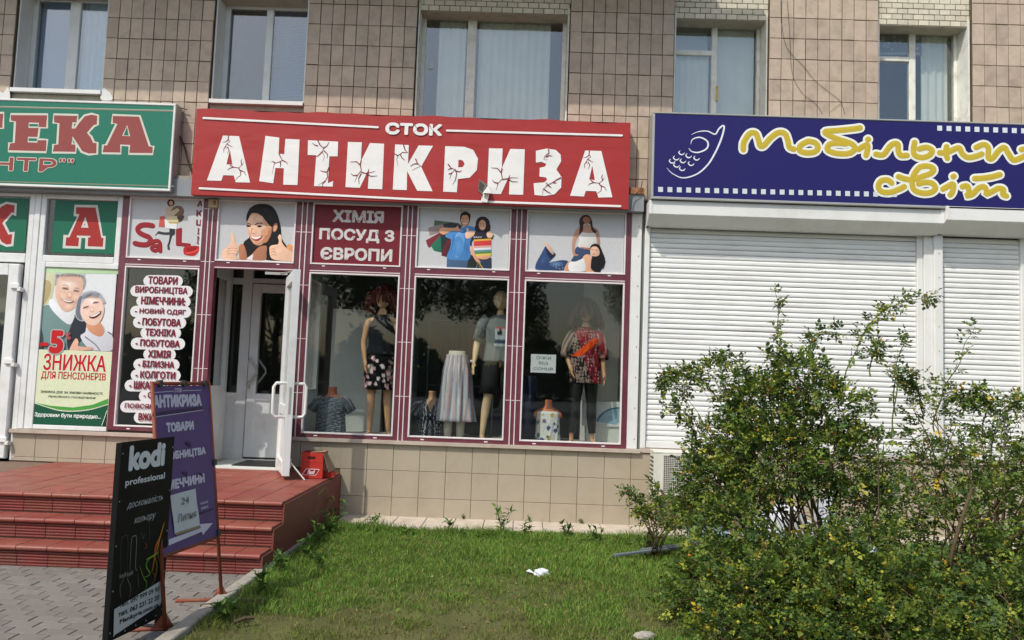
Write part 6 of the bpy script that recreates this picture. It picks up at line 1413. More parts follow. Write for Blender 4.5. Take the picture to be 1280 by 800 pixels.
# ================================================================ things by the wall and in the grass
o = empty('air_conditioner', (1.93, -0.25, 0.40), label='white outdoor air conditioner unit under the shutter, half hidden by the rose bush', cat='air conditioner')
x0, x1, y0, y1, z0, z1 = -0.43, 0.43, -0.15, 0.14, 0.0, 0.50
b = MB(); b.box(x0, x1, y0+0.004, y1, z0, z1-0.02).cbox(x0-0.004, x1+0.004, y0, y1, z1-0.02, z1+0.004); c = b.build('casing', 'ac_white', o); bevel(c, 0.012, 3)
MB().box(x0+0.10, x0+0.62, y0-0.001, y0+0.003, 0.05, 0.46).build('fan_recess', 'dark_metal', o)
b = MB()
for i in range(27): x = x0+0.10+i*0.02; b.box(x-0.0025, x+0.0025, y0-0.016, y0-0.011, 0.05, 0.46)
for i in range(21): z = 0.055+i*0.02; b.box(x0+0.10, x0+0.62, y0-0.011, y0-0.006, z-0.0025, z+0.0025)
b.box(x0+0.085, x0+0.10, y0-0.018, y0+0.002, 0.035, 0.475); b.box(x0+0.62, x0+0.635, y0-0.018, y0+0.002, 0.035, 0.475)
b.box(x0+0.10, x0+0.62, y0-0.018, y0+0.002, 0.035, 0.05); b.box(x0+0.10, x0+0.62, y0-0.018, y0+0.002, 0.46, 0.475); b.build('grille', 'ac_white', o)
b = MB(); cx, cz = x0+0.36, 0.255
for q_ in range(3):
    a0 = q_*2.094
    vs = [(cx+0.03*math.cos(a0+t), y0-0.003, cz+0.03*math.sin(a0+t)) for t in (0, 1.2)]+[(cx+0.19*math.cos(a0+t), y0-0.004-0.002*t, cz+0.19*math.sin(a0+t)) for t in (1.5, 1.0, 0.4)]
    b.add(vs, [(0, 1, 2, 3, 4)])
b.loft([((cx, y0-0.004, cz-0.02), 0.01, 0.003), ((cx, y0-0.005, cz), 0.03, 0.003), ((cx, y0-0.004, cz+0.02), 0.01, 0.003)], 10); b.build('fan', 'grey_metal', o)
b = MB()
for i in range(9): b.box(x0-0.006, x0+0.001, -0.09, 0.10, 0.06+i*0.045, 0.075+i*0.045)
b.build('side_vent', 'dark_metal', o)
for s in (-0.3, 0.3): MB().box(s-0.015, s+0.015, -0.13, 0.238, -0.035, -0.004).box(s-0.015, s+0.015, 0.215, 0.238, -0.25, -0.035).build('bracket', 'grey_metal', o)
# crumpled bag
def blobmesh(rx, ry, rz, seed, amp=0.25, lv=3):
    bm = bmesh.new(); bmesh.ops.create_icosphere(bm, subdivisions=lv, radius=1.0); r_ = random.Random(seed); ph = [r_.uniform(0, 6) for _ in range(9)]
    for v in bm.verts:
        c_ = v.co; f = 1+amp*(math.sin(c_.x*5+ph[0])*math.sin(c_.y*6+ph[1])+0.6*math.sin(c_.z*9+ph[2]+c_.x*7)+0.35*math.sin(c_.x*17+ph[3])*math.sin(c_.y*15+c_.z*12+ph[4]))
        v.co = Vector((c_.x*rx, c_.y*ry, max(c_.z, -0.55)*rz))*f
    me = bpy.data.meshes.new('shape'); bm.to_mesh(me); bm.free(); return me
p = onZ(677, 720, 0.03); o = empty('crumpled_bag', (p.x, p.y, 0.05), label='crumpled white plastic bag lying on the lawn', cat='litter')
link('bag', blobmesh(0.065, 0.05, 0.040, 4, 0.16, 4), 'plastic_bag', o, True)
MB().add([(-0.06, -0.01, 0.0), (-0.13, 0.0, 0.015), (-0.12, 0.03, 0.0), (-0.08, 0.03, 0.012), (-0.10, 0.012, 0.03)], [(0, 1, 4), (1, 2, 4), (2, 3, 4), (3, 0, 4)]).build('bag_corner', 'plastic_bag', o)
p = onZ(806, 792, 0.03); o = empty('stone', (p.x, p.y, 0.015), 0.4, label='flat pale stone in the bare soil at the bottom of the lawn', cat='stone')
link('stone_body', blobmesh(0.075, 0.045, 0.03, 9, 0.12), 'concrete', o)
# sheets lying behind the bush
def slabthing(name, p0, p1, w_, h_, z, m, label, cat):
    a_ = Vector(p0); b2 = Vector(p1); d = (b2-a_); L_s = d.length; ang = math.atan2(d.y, d.x); c_ = (a_+b2)/2
    o = empty(name, (c_.x, c_.y, z), ang, label=label, cat=cat); o.rotation_euler.y = -math.atan2(0.10, L_s); return o, L_s
o, L1 = slabthing('metal_profile', (0.90, -1.76), (2.85, -0.80), 0.2, 0.05, 0.105, 'slate_sheet', 'long grey blue metal profile lying slanted in the grass behind the rose bush', 'metal profile')
b = MB()
for q_ in range(2): y = -0.06+q_*0.065; b.box(-L1/2+q_*0.35, L1/2, y, y+0.045, 0.0, 0.022).box(-L1/2+q_*0.35, L1/2, y+0.045, y+0.065, 0.0, 0.008)
bevel(b.build('profile', 'slate_sheet', o), 0.006)
p = onZ(892, 664, 0.1); o = empty('plastic_board', (p.x, p.y, 0.07), 0.06, label='pale blue plastic panel lying by the wall path behind the rose bush', cat='panel')
o.rotation_euler.x = 0.5; bevel(MB().box(-0.14, 0.16, -0.08, 0.10, 0, 0.02).build('panel', 'blue_plastic', o), 0.005)
for i, (px, py, r_) in enumerate(((975, 642, 0.22), (1032, 628, 0.16), (1085, 668, 0.2))):
    p = onZ(px, py, 0.25); p = Vector((p.x, min(p.y, -0.75), 0.16)); q_ = ray(px, py); t_ = (-0.9-CAM.y)/q_.y; w_ = CAM+q_*t_
    o = empty('plastic_sheet', (w_.x, -0.9, 0.12), i*0.7, label=('crumpled white plastic sheeting seen through the leftmost gap low in the rose bush', 'small crumpled bluish plastic heap behind the middle of the rose bush', 'crumpled white plastic heap behind the right part of the rose bush')[i], cat='plastic sheeting')
    link('sheeting', blobmesh(r_*1.3, r_*0.6, max(0.12, (w_.z-0.05)*1.05), 20+i, 0.22), 'plastic_bag', o)
# cables on the wall
def cable(pts, label, r=0.002, Y=-0.022, name='cable'):
    P = [onY(x, y, Y) for x, y in smooth_pts(pts, False, 4)]; o = empty(name, tuple(P[0]), label=label, cat='cable'); part(MB().tube(P, r, 6), 'wire', 'dark_metal', o, True)
cable([(976, 0), (977, 30), (984, 60), (1004, 82), (1018, 100), (1034, 113), (1048, 124), (1052, 130), (1056, 142)], 'thin dark cable sagging sideways across the tiles right of the fourth window')
cable([(984, 0), (987, 40), (990, 90), (1002, 115), (1020, 130), (1028, 142)], 'thin dark cable hanging straight down the tiles, left of the sagging cable')
cable([(1036, 141), (1050, 130), (1054, 129)], 'short black wire end poking over the blue sign')
cable([(225, 170), (231, 185), (236, 205), (241, 218)], 'black braided cable hanging between the green sign and the red sign', 0.010, -0.05)
cable([(222, 134), (234, 137)], 'short rusty hook sticking out beside the top of the green sign', 0.006, -0.05, 'wall_hook')
cable([(788, 262), (791, 246), (800, 238), (803, 226)], 'frayed wire by the rusty ledge between the red and blue signs', 0.005, -0.17)
# ================================================================ vegetation
def np_mesh(name, V_, F_, C_=None):
    me = bpy.data.meshes.new(name); nv, nf = len(V_), len(F_); k = F_.shape[1]
    me.vertices.add(nv); me.vertices.foreach_set('co', V_.astype(np.float32).ravel())
    me.loops.add(nf*k); me.loops.foreach_set('vertex_index', F_.astype(np.int32).ravel())
    me.polygons.add(nf); me.polygons.foreach_set('loop_start', np.arange(0, nf*k, k, dtype=np.int32)); me.polygons.foreach_set('loop_total', np.full(nf, k, dtype=np.int32))
    me.update(calc_edges=True); me.validate()
    if C_ is not None:
        a_ = me.color_attributes.new('Col', 'FLOAT_COLOR', 'POINT'); c4 = np.ones((nv, 4), np.float32); c4[:, :3] = C_; a_.data.foreach_set('color', c4.ravel())
    return me
def unit(v): return v/np.maximum(np.linalg.norm(v, axis=1, keepdims=True), 1e-9)
def leaves(P, D, N, L, W, C, fold=0.25, droop=0.15):
    """folded leaf blades: 6 points, 4 triangles each"""
    D = unit(D); S = unit(np.cross(D, N)); N = unit(np.cross(S, D)); n = len(P); L = L[:, None]; W = W[:, None]
    v0 = P; v1 = P+D*L*0.38+S*W*0.5+N*W*fold; v2 = P+D*L*0.38-S*W*0.5+N*W*fold; vm = P+D*L*0.42
    v3 = P+D*L-N*L*droop
    V_ = np.stack([v0, v1, v2, vm, v3], 1).reshape(-1, 3); b_ = np.arange(n)[:, None]*5
    F_ = np.concatenate([b_+[0, 3, 1], b_+[0, 2, 3], b_+[1, 3, 4], b_+[3, 2, 4]], 1).reshape(-1, 3)
    return V_, F_, np.repeat(C, 5, 0)
def palette(n, cols, wts, jit=0.12):
    idx = RNG.choice(len(cols), n, p=np.array(wts)/sum(wts)); c = np.array([rgb(q)[:3] for q in cols])[idx]
    return c*(1+RNG.normal(0, jit, (n, 1)))*(1+RNG.normal(0, 0.04, (n, 3)))
LEAFC = [(78, 102, 44), (98, 120, 50), (60, 84, 42), (124, 140, 54), (158, 162, 64), (206, 180, 52), (136, 110, 60)]
LEAFW = [30, 30, 16, 17, 8, 1.5, 1.2]
def rnd_dir(n): return unit(RNG.normal(0, 1, (n, 3)))
def compound(P, D, size, cols, wts):
    """rose leaves: a rachis with two or three leaflet pairs and an end leaflet"""
    n = len(P); D = unit(D); U = unit(rnd_dir(n)*0.6+np.array([0, 0, 1.0])); S = unit(np.cross(D, U)); U = np.cross(S, D); size = size[:, None]
    Vs, Fs, Cs = [], [], []; off = 0; base_c = palette(n, cols, wts)
    for t, s, sc in ((0.35, 1, 0.8), (0.35, -1, 0.8), (0.68, 1, 0.95), (0.68, -1, 0.95), (1.0, 0, 1.05)):
        p = P+D*size*t-U*size*t*t*0.15
        d = D*(0.5 if s else 1.0)+S*s*0.85+RNG.normal(0, 0.15, (n, 3)); nn = U+RNG.normal(0, 0.35, (n, 3))
        L = size[:, 0]*0.52*sc*RNG.uniform(0.8, 1.2, n); V_, F_, C_ = leaves(p, d, nn, L, L*0.74, base_c*(1+RNG.normal(0, 0.07, (n, 1))))
        Vs.append(V_); Fs.append(F_+off); Cs.append(C_); off += len(V_)
    return np.concatenate(Vs), np.concatenate(Fs), np.concatenate(Cs)
ICO = None
def balls(P, r, C):
    bm = bmesh.new(); bmesh.ops.create_icosphere(bm, subdivisions=1, radius=1.0); v = np.array([tuple(x.co) for x in bm.verts]); f = np.array([[q.index for q in x.verts] for x in bm.faces]); bm.free()
    n = len(P); V_ = (P[:, None]+v[None]*r[:, None, None]*np.array([1, 1, 1.15])).reshape(-1, 3); F_ = (f[None]+(np.arange(n)*len(v))[:, None, None]).reshape(-1, 3)
    return V_, F_, np.repeat(C, len(v), 0)
def wpt(px, py, Y): return np.array(onY(px, py, Y))
def bush(base_pts, clumps, canes, sprays, label, dens=1.0, hips=0.075, leafsize=0.064, twig=30):
    bx_, by_ = base_pts[0]; o = empty('rose_bush', (bx_, by_, 0.0), label=label, cat='bush'); B = np.array([bx_, by_, 0.0])
    P, D = [], []; stems = MB(); green = MB(); H = []
    for (px, py, Y, rp, dn) in clumps:
        c = wpt(px, py, Y); r = rp*(9.2+Y)/1000.0
        n = int(dn*dens*r*r*6500); q = rnd_dir(n)*(RNG.uniform(0.15, 1, (n, 1))**0.45)*r*np.array([1, 0.95, 0.92])
        q += 0.10*r*np.sin(q[:, [1, 2, 0]]*31+c[0]*9)
        # sub-clumps leave gaps
        g = np.sin(q[:, 0]*23+c[0]*7)*np.sin(q[:, 1]*21+c[1]*5)*np.sin(q[:, 2]*25+c[2]*11)
        keep = g > -0.28+RNG.uniform(-0.25, 0.15, n); q = q[keep]
        P.append(c+q); D.append(unit(q)+RNG.normal(0, 0.55, q.shape)+np.array([0, 0, 0.25]))
        m = int(len(q)*hips); hq = q[RNG.choice(len(q), m)]*1.03; H.append(c+hq)
        # canes from the root to the clump, and twigs through it
        for _ in range(max(2, int(5*r/0.35))):
            b0 = base_pts[int(RNG.integers(len(base_pts)))]; s = Vector((b0[0]+RNG.normal(0, 0.05), b0[1]+RNG.normal(0, 0.05), 0)); e = Vector(c+RNG.normal(0, 0.5, 3)*r)
            m_ = (s+e)/2+Vector((RNG.normal(0, 0.08), RNG.normal(0, 0.08), 0.12+0.1*RNG.random())); pts = [s, s*0.6+m_*0.4+Vector((0, 0, 0.06)), m_, m_*0.4+e*0.6+Vector((0, 0, 0.05)), e]
            stems.tube(pts, [q_*min(1.0, r/0.22) for q_ in (0.011, 0.009, 0.007, 0.005, 0.003)], 5)
        for _ in range(int(twig*r*dn)):
            s = c+rnd_dir(1)[0]*r*0.3; e = c+rnd_dir(1)[0]*r*RNG.uniform(0.8, 1.12); m_ = (s+e)/2+RNG.normal(0, 0.04, 3); stems.tube([s, m_, e], [0.004, 0.003, 0.0015], 4)
    for pts, Y, ln, wd in canes:
        stems.tube([wpt(x, y, Y+dy) for x, y, dy in pts], [wd*(1-0.5*i/len(pts)) for i in range(len(pts))], 7)
    for pts, Y, dn in sprays:
        W_ = [wpt(x, y, Y) for x, y in smooth_pts(pts, False, 5)]; W_ = [w_+np.array([0, 0.03*math.sin(i*0.9), 0]) for i, w_ in enumerate(W_)]
        green.tube([tuple(w_) for w_ in W_], [0.0065*(1-0.75*i/len(W_)) for i in range(len(W_))], 5)
        n = int(dn*len(W_)); idx = RNG.uniform(0.25, 1, n)*(len(W_)-1); i0 = idx.astype(int).clip(0, len(W_)-2); A_ = np.array(W_)
        p = A_[i0]+(A_[i0+1]-A_[i0])*(idx-i0)[:, None]; d = rnd_dir(n)+unit(A_[i0+1]-A_[i0])*0.5; P.append(p+unit(d)*0.01); D.append(d)
        m = max(1, n//9); H.append(p[:m]+rnd_dir(m)*0.03)
    P = np.concatenate(P); D = np.concatenate(D); ok = P[:, 2] > 0.03; P, D = P[ok], D[ok]
    V_, F_, C_ = compound(P-B, D, leafsize*RNG.uniform(0.65, 1.3, len(P)), LEAFC, LEAFW)
    link('foliage', np_mesh('foliage', V_, F_, C_), 'leaf', o, kind='stuff')
    H = np.concatenate(H); H = H[H[:, 2] > 0.05]; V_, F_, C_ = balls(H-B, RNG.uniform(0.008, 0.0135, len(H)), palette(len(H), [(140, 146, 54), (170, 162, 58), (190, 130, 50), (112, 124, 46)], [50, 26, 5, 40], 0.08))
    link('rose_hips', np_mesh('rose_hips', V_, F_, C_), 'print', o, True, kind='stuff')
    for mb_, nme, mt in ((stems, 'stems', 'bark'), (green, 'shoots', 'green_stem')):
        if mb_.v: part(mb_, nme, mt, o, True, kind='stuff')
    return len(P)
CL1 = [(905,560,-2.6,45,1.2),(955,515,-2.8,52,1.35),(1005,480,-2.9,38,1.3),(1045,515,-2.9,42,1.1),(895,600,-2.7,45,1.2),(965,575,-3.0,62,1.4),(1045,575,-3.0,50,1.2),(876,625,-2.5,30,0.9),(1090,570,-2.8,36,0.6),(925,490,-2.7,30,1.1),
       (915,655,-3.1,45,1.2),(1075,640,-3.1,45,1.0),(875,735,-3.5,40,0.9),(950,760,-3.8,65,1.1),(1050,775,-3.9,65,1.1),(1120,640,-3.0,45,0.7),(848,478,-2.4,18,0.8),(1120,745,-3.8,55,0.9),(1000,735,-3.6,60,1.1),(900,705,-3.4,40,0.9),(1050,700,-3.5,48,1.0),
       (1100,690,-3.5,46,0.7),(900,810,-4.0,50,1),(1000,820,-4.1,60,1),(1110,815,-4.1,60,1),(885,468,-2.6,14,0.9),(838,640,-2.4,20,0.6),(960,700,-3.4,40,0.8),(870,690,-3.2,24,0.6),(845,755,-3.6,26,0.8)]
n1 = bush([(2.1, -3.1), (2.35, -3.25), (1.9, -2.9)], CL1,
     [([(1032,690,0),(1025,650,0.1),(1010,615,0.1),(1000,590,0.2)], -3.0, 0, 0.018), ([(1034,690,0),(1040,640,0),(1050,600,0),(1060,560,0)], -3.0, 0, 0.013), ([(1028,690,0),(1005,660,0.1),(975,635,0.1)], -3.0, 0, 0.012)],
     [([(975,470),(974,430),(973,400),(970,365)], -2.8, 2.6), ([(1008,460),(1012,430),(1024,416),(1048,416)], -2.8, 3.5), ([(1056,475),(1068,440),(1082,415),(1092,402)], -2.8, 2.2), ([(1075,430),(1095,395),(1130,378),(1168,370)], -2.8, 4.5),
      ([(1117,540),(1119,490),(1124,445),(1134,412)], -2.7, 2.0), ([(876,560),(862,530),(850,515),(832,508)], -2.5, 4), ([(900,500),(880,478),(860,465),(838,468),(828,480)], -2.5, 6), ([(935,480),(925,455),(905,446),(885,450)], -2.6, 5),
      ([(1088,470),(1092,440),(1100,430)], -2.8, 5), ([(990,470),(985,450),(965,445)], -2.8, 6)],
     'big dense rose bush with yellow green hips in front of the wide shutter')
CL2 = [(1185,590,-2.6,48,0.55),(1245,570,-2.5,40,0.6),(1160,530,-2.5,32,0.45),(1250,640,-2.9,55,0.7),(1190,670,-3.1,55,0.6),(1270,710,-3.3,50,0.6),(1170,745,-3.6,50,0.8),(1240,770,-3.7,60,0.8),(1150,480,-2.4,20,0.4),(1290,600,-2.6,50,0.7),(1215,530,-2.4,26,0.35),(1265,510,-2.4,22,0.4),(1300,760,-3.7,60,0.9),(1185,810,-4.1,55,1),(1262,815,-4.1,55,1),(1320,680,-3.2,55,0.9),(1150,590,-2.6,35,0.5),(1330,560,-2.5,45,0.6)]
n2 = bush([(3.25, -3.0), (3.5, -3.2), (3.7, -2.9)], CL2,
     [([(1180,750,0),(1190,690,0),(1200,655,0),(1215,610,0.1)], -3.5, 0, 0.016), ([(1205,720,0),(1225,700,0),(1250,680,0),(1285,662,0)], -3.2, 0, 0.024), ([(1180,780,0),(1230,758,0),(1262,742,0),(1290,735,0)], -3.6, 0, 0.012), ([(1222,702,0),(1262,703,0),(1290,706,0)], -3.2, 0, 0.016), ([(1140,790,0),(1160,700,0),(1150,640,0),(1140,590,0.2)], -3.2, 0, 0.010)],
     [([(1168,540),(1172,505),(1190,470),(1206,435),(1217,408)], -2.4, 2.0), ([(1230,540),(1232,510),(1226,492),(1220,486)], -2.4, 4), ([(1240,580),(1245,520),(1240,500)], -2.4, 4), ([(1250,520),(1262,505),(1282,502)], -2.4, 5), ([(1156,520),(1146,490),(1130,482)], -2.4, 5), ([(1178,495),(1190,490),(1205,498),(1215,505)], -2.4, 5), ([(1120,520),(1118,470),(1128,470),(1142,462)], -2.4, 3.5)],
     'looser rose bush with bare brown branches at the right edge', hips=0.07)
n3 = bush([(1.30, -1.55)], [(805,628,-1.55,18,0.3),(835,640,-1.6,22,0.45),(850,650,-1.8,22,0.6),(868,640,-1.9,22,0.7),(815,650,-1.55,18,0.3)], [([(806,706,0),(807,680,0),(812,660,0),(822,650,0)], -1.55, 0, 0.008)],
     [([(812,665),(800,640),(790,622),(782,613)], -1.5, 4), ([(820,655),(806,640),(800,628)], -1.5, 4), ([(830,650),(822,620),(818,606)], -1.6, 3)], 'small sparse rose twig left of the air conditioner', hips=0.12)

# ---- grass
def vnoise(x, y, s, seed):
    r_ = np.random.default_rng(seed); g = r_.random((64, 64)); X = (x*s) % 63; Y = (y*s) % 63; i = X.astype(int); j = Y.astype(int); u = X-i; v = Y-j; u = u*u*(3-2*u); v = v*v*(3-2*v)
    return (g[i, j]*(1-u)+g[i+1, j]*u)*(1-v)+(g[i, j+1]*(1-u)+g[i+1, j+1]*u)*v
def lz(x, y): return 0.012+0.018*np.sin(x*1.7+y*0.9)*np.cos(y*1.3-x*0.4)+0.008*np.sin(x*5.1)*np.sin(y*4.3)
def blades(x, y, z, h, w_, lean, cols):
    n = len(x); a_ = RNG.uniform(0, 2*np.pi, n); P = np.stack([x, y, z], 1); S = np.stack([np.cos(a_), np.sin(a_), np.zeros(n)], 1)
    b_ = RNG.uniform(0, 2*np.pi, n); Ld = np.stack([np.cos(b_), np.sin(b_), np.zeros(n)], 1)*(lean*h)[:, None]; Z = np.array([0, 0, 1.0])
    v0 = P-S*w_[:, None]*0.5; v1 = P+S*w_[:, None]*0.5; M_ = P+Z*(h*0.6)[:, None]+Ld*0.35; v2 = M_+S*w_[:, None]*0.38; v3 = M_-S*w_[:, None]*0.38; v4 = P+Z*(h*(1-0.25*lean))[:, None]+Ld
    V_ = np.stack([v0, v1, v2, v3, v4], 1).reshape(-1, 3); q = np.arange(n)[:, None]*5
    F_ = np.concatenate([q+[0, 1, 2], q+[0, 2, 3], q+[3, 2, 4]], 1).reshape(-1, 3); return V_, F_, np.repeat(cols, 5, 0)
def seen_np(P, mx=700, my=470):
    d = P-np.array(CAM); zc = d@np.array(fw); a_ = d@np.array(rt2)/zc*FPX; b_ = d@np.array(up2)/zc*FPX; return (zc > 0.3) & (abs(a_) < mx) & (abs(b_) < my)
n = 520000; x = RNG.uniform(-1.94, 8.5, n); y = RNG.uniform(-6.5, -0.64, n)
ok = seen_np(np.stack([x, y, np.zeros(n)], 1)); x, y = x[ok], y[ok]
pt = vnoise(x+20, y+20, 1.1, 1)*0.6+vnoise(x+20, y+20, 3.3, 2)*0.4; fine = vnoise(x+30, y+30, 9, 5)
bare = vnoise(x+12, y+31, 1.6, 8)*0.6+vnoise(x+12, y+31, 4.5, 9)*0.4
near = np.clip((-y-2.2)/2.2, 0, 1); ok = RNG.random(len(x)) < np.clip(1.25-(bare > 0.53)*0.95*np.clip(near*1.5, 0, 1)-0.35*near*(fine < 0.4), 0.12, 1); x, y, pt, fine, near, bare = [q[ok] for q in (x, y, pt, fine, near, bare)]
edge = np.exp(-((y+0.78)/0.16)**2); edge2 = np.exp(-((x+1.85)/0.16)**2)
h = (0.012+0.055*pt**1.5+0.035*fine**2)*RNG.uniform(0.5, 1.5, len(x))*(1-0.25*near)+edge*0.05*RNG.random(len(x))**2*3*vnoise(x+5, y+5, 2.5, 12)+edge2*0.07*RNG.random(len(x))**2
c = palette(len(x), [(86, 116, 46), (102, 132, 52), (120, 148, 62), (74, 104, 44), (152, 146, 86), (130, 114, 78)], [30, 30, 20, 18, 7, 4], 0.13)
dry = np.clip((near*0.8+bare-0.85)*1.5, 0, 0.6)[:, None]; c = c*(1-dry)+np.array(rgb(104, 100, 54)[:3])*dry; c *= (1.0+0.45*pt)[:, None]
V_, F_, C_ = blades(x, y, lz(x, y)-0.004, h, RNG.uniform(0.003, 0.0065, len(x)), RNG.uniform(0.15, 1.0, len(x)), c)
link('grass', np_mesh('grass', V_, F_, C_), 'grass', None, label='short green lawn grass with dry brown patches between the kerb and the bush', cat='grass', kind='stuff')
# broad-leaved weeds in the lawn and along the wall
n = 9000; x = RNG.uniform(-1.9, 5.5, n); y = -0.70-RNG.exponential(0.55, n); ok = (y > -4.6) & (vnoise(x+3, y+9, 2.2, 21) > 0.47); x, y = x[ok], y[ok]
ang = RNG.uniform(0, 2*np.pi, len(x)); D = np.stack([np.cos(ang), np.sin(ang), RNG.uniform(0.2, 1.0, len(x))], 1); L = RNG.uniform(0.03, 0.075, len(x))*(0.6+0.6*np.exp(-((y+0.8)/0.3)**2))
V_, F_, C_ = leaves(np.stack([x, y, lz(x, y)+0.01], 1), D, np.array([[0, 0, 1.0]])+RNG.normal(0, 0.2, (len(x), 3)), L, L*RNG.uniform(0.25, 0.55, len(x)), palette(len(x), [(84, 120, 44), (70, 104, 38), (104, 136, 54)], [4, 4, 2]))
link('lawn_weeds', np_mesh('lawn_weeds', V_, F_, C_), 'grass', None, label='low broad leaved weeds mixed into the lawn along the wall path', cat='weeds', kind='stuff')
# litter of dry leaves and clods
n = 1500; x = RNG.uniform(-1.9, 4.5, n); y = RNG.uniform(-4.6, -2.3, n); ang = RNG.uniform(0, 6.28, n)
V_, F_, C_ = leaves(np.stack([x, y, lz(x, y)+0.012], 1), np.stack([np.cos(ang), np.sin(ang), RNG.normal(0, 0.3, n)], 1), np.array([[0, 0, 1.0]])+RNG.normal(0, 0.5, (n, 3)), RNG.uniform(0.012, 0.035, n), RNG.uniform(0.008, 0.02, n), palette(n, [(134, 112, 76), (104, 80, 54), (170, 150, 104), (150, 96, 50)], [4, 4, 1, 1]))
link('dead_leaves', np_mesh('dead_leaves', V_, F_, C_), 'leaf', None, label='small dry leaves scattered over the thin front part of the lawn', cat='dead leaves', kind='stuff')
# single weeds
def weed(x, y, H_, n_l, label, wide=0.03, group=None, spread=0.5, z0=0.0, cols=((74, 108, 40), (92, 124, 48), (60, 92, 36))):
    o = empty('weed', (x, y, z0), label=label, cat='weed', group=group); st = MB(); P, D = [], []
    for s in range(max(2, n_l//9)):
        a_ = random.uniform(0, 6.28); tx, ty = math.cos(a_)*spread*H_*random.random(), math.sin(a_)*spread*H_*random.random(); hh = H_*random.uniform(0.6, 1)
        pts = [(0, 0, 0), (tx*0.3, ty*0.3, hh*0.4), (tx*0.7, ty*0.7, hh*0.75), (tx, ty, hh)]; st.tube(pts, [0.004, 0.003, 0.0025, 0.001], 4)
        for i in range(9):
            t = random.uniform(0.08, 1); P.append((tx*t, ty*t, hh*t)); D.append((random.uniform(-1, 1), random.uniform(-1, 1), random.uniform(0.1, 1.2)))
    P, D = np.array(P), np.array(D); n = len(P); L = RNG.uniform(0.6, 1.3, n)*wide*2.6
    V_, F_, C_ = leaves(P, D, rnd_dir(n)*0.5+np.array([0, 0, 1.0]), L, L*0.36, palette(n, cols, [1]*len(cols)), droop=0.3)
    st.build('stems', 'green_stem', o); link('leaves', np_mesh('leaves', V_, F_, C_), 'leaf', o)
W_L = [(627, 668, 0.34, 45, 'tallest weed standing against the wall path, left of the middle'), (655, 672, 0.16, 30, 'low weed right beside the tallest weed by the wall path'), (710, 676, 0.2, 40, 'bushy weed by the path under the right display window'), (745, 680, 0.18, 40, 'weed tuft by the path just left of the sparse rose twig'),
       (560, 665, 0.14, 26, 'low weed by the path under the middle display window'), (470, 662, 0.16, 34, 'weed tuft by the path under the left display window'), (812, 690, 0.24, 50, 'leafy weed under the sparse rose twig')]
for px, py, H_, nl, lb in W_L: p = onZ(px, py, 0.0); weed(p.x, min(p.y, -0.66), H_, nl, lb)
for (x, y, H_, nl, lb) in ((-1.86, -0.7, 0.40, 60, 'tall weed in the corner between the platform side and the wall'), (-1.84, -1.15, 0.30, 60, 'broad weed against the red platform side, nearest the corner weed'), (-1.82, -1.65, 0.24, 50, 'weed against the middle of the red platform side'), (-1.80, -2.15, 0.22, 60, 'weed against the upper step end'), (-1.86, -2.75, 0.26, 60, 'weed cluster at the foot of the lowest step end'),
                           (-1.80, -3.35, 0.20, 50, 'weed by the kerb beside the right foot of the purple board'), (-1.82, -4.0, 0.18, 50, 'weed by the kerb beside the left foot of the purple board'), (-1.6, -2.45, 0.18, 40, 'small weed on the lawn near the step ends')):
    weed(x, y, H_, nl, lb, 0.028)
for px, py, lb in ((728, 657, 'tiny weed in the joint at the wall foot under the right window'), (662, 655, 'tiny weed in the joint at the wall foot under the middle post'), (580, 650, 'tiny weed in the joint at the wall foot under the middle window')):
    p = onZ(px, py, 0.034); weed(p.x, -0.03, 0.07, 12, lb, 0.014, z0=0.02)
# grassy stalk leaning over the platform edge
p = onY(395, 625, -1.2); o = empty('grass_stalk', (p.x, -1.2, 0.0), label='yellowish bent grass stalk leaning by the platform side', cat='grass stalk')
MB().tube([(0, 0, 0), (-0.02, 0, 0.25), (0.02, 0, 0.42), (0.09, 0, 0.5)], [0.004, 0.003, 0.003, 0.001], 5).build('stalk', 'green_stem', o)
for (a_, b_, r_, lb) in (((250, 757), (332, 750), 0.009, 'thin brown stick lying in the grass beside the kerb'), ((292, 778), (318, 772), 0.012, 'short orange brown piece of wood in the grass near the kerb')):
    p, q = onZ(*a_, 0.05), onZ(*b_, 0.06); o = empty('stick', tuple(p), label=lb, cat='stick'); part(MB().tube([p, (p+q)/2+Vector((0, 0.01, 0.01)), q], r_, 6), 'wood', 'bark', o)
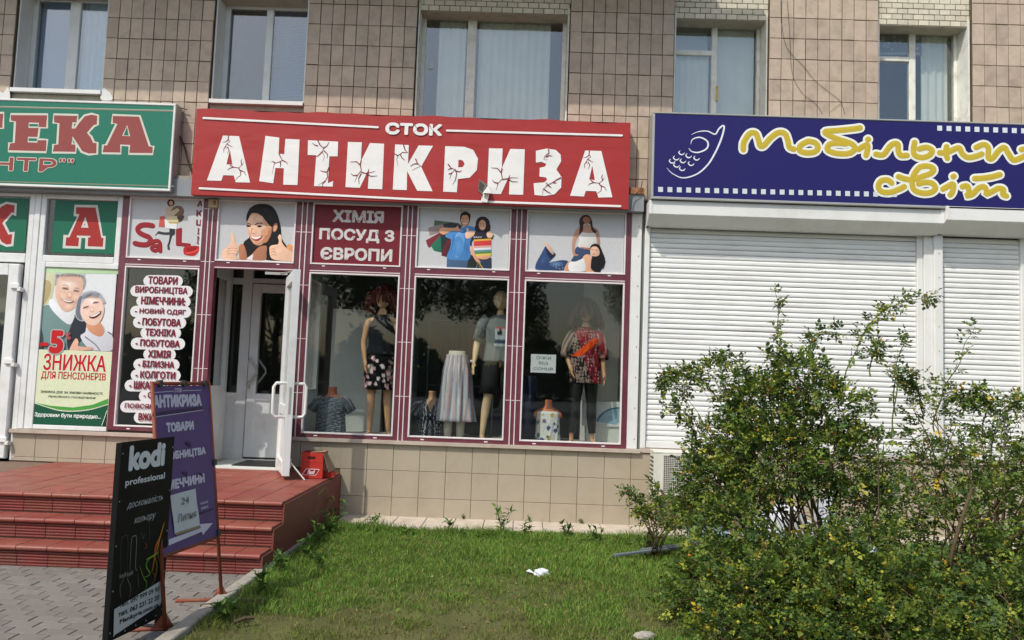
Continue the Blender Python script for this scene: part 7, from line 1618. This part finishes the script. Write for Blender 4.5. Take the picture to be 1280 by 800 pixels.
# ---- trees and ground across the street, seen only as reflections
def tree(x, y, H_, R_, label, seed, name='tree'):
    r_ = random.Random(seed); o = empty(name, (x, y, 0), label=label, cat='tree', group='street trees behind the photographer')
    t = MB(); t.tube([(0, 0, 0), (0.1, 0, H_*0.3), (0.0, 0.1, H_*0.55), (0.1, 0, H_*0.85)], [0.2, 0.16, 0.12, 0.04], 8)
    P = []
    for i in range(11):
        a_ = r_.uniform(0, 6.28); zz = H_*r_.uniform(0.35, 0.7); e = Vector((math.cos(a_)*R_*0.75, math.sin(a_)*R_*0.75, zz+R_*0.4)); t.tube([(0, 0, zz*0.8), e*0.5+Vector((0, 0, zz*0.35)), e], [0.07, 0.05, 0.02], 6)
        c = np.array(e)+RNG.normal(0, 0.3, 3); n = 900; P.append(c+rnd_dir(n)*RNG.uniform(0.2, 1, (n, 1))**0.5*R_*0.42)
    c = np.array([0, 0, H_*0.72]); P.append(c+rnd_dir(3500)*RNG.uniform(0.2, 1, (3500, 1))**0.5*np.array([R_*0.8, R_*0.8, H_*0.3]))
    t.build('trunk', 'trunk', o, True); P = np.concatenate(P); L = RNG.uniform(0.12, 0.22, len(P))
    V_, F_, C_ = leaves(P, rnd_dir(len(P)), rnd_dir(len(P)), L, L*0.6, palette(len(P), [(58, 82, 34), (72, 96, 38), (46, 66, 32)], [1, 1, 1]))
    link('crown', np_mesh('crown', V_, F_, C_), 'leaf', o)
for i, (x, y, H_, R_, lb) in enumerate(((-5.5, -27, 9.5, 3.0, 'dark tree reflected at the left of the display windows'), (-1.2, -36, 9.5, 2.6, 'dark tree reflected in the middle display window'), (7.5, -26, 10, 3.4, 'dark tree reflected in the right display window'), (14, -33, 10, 3.6, 'dark tree reflected at the far right'), (-13, -31, 10, 3.4, 'dark tree reflected at the far left'))):
    tree(x, y, H_, R_, lb, i)
n = 26000; P = np.stack([RNG.uniform(-60, 60, n), RNG.uniform(-62, -55, n), RNG.random(n)**0.8], 1); P[:, 2] *= 3.6+1.4*np.sin(P[:, 0]*0.4)+0.8*np.sin(P[:, 0]*1.3); L = RNG.uniform(0.5, 0.9, n)
V_, F_, C_ = leaves(P, rnd_dir(n), rnd_dir(n), L, L*0.7, palette(n, [(58, 78, 36), (46, 64, 32)], [1, 1])); link('far_trees', np_mesh('far_trees', V_, F_, C_), 'leaf', None, label='far row of trees across the street seen only in reflections', cat='trees', kind='stuff')
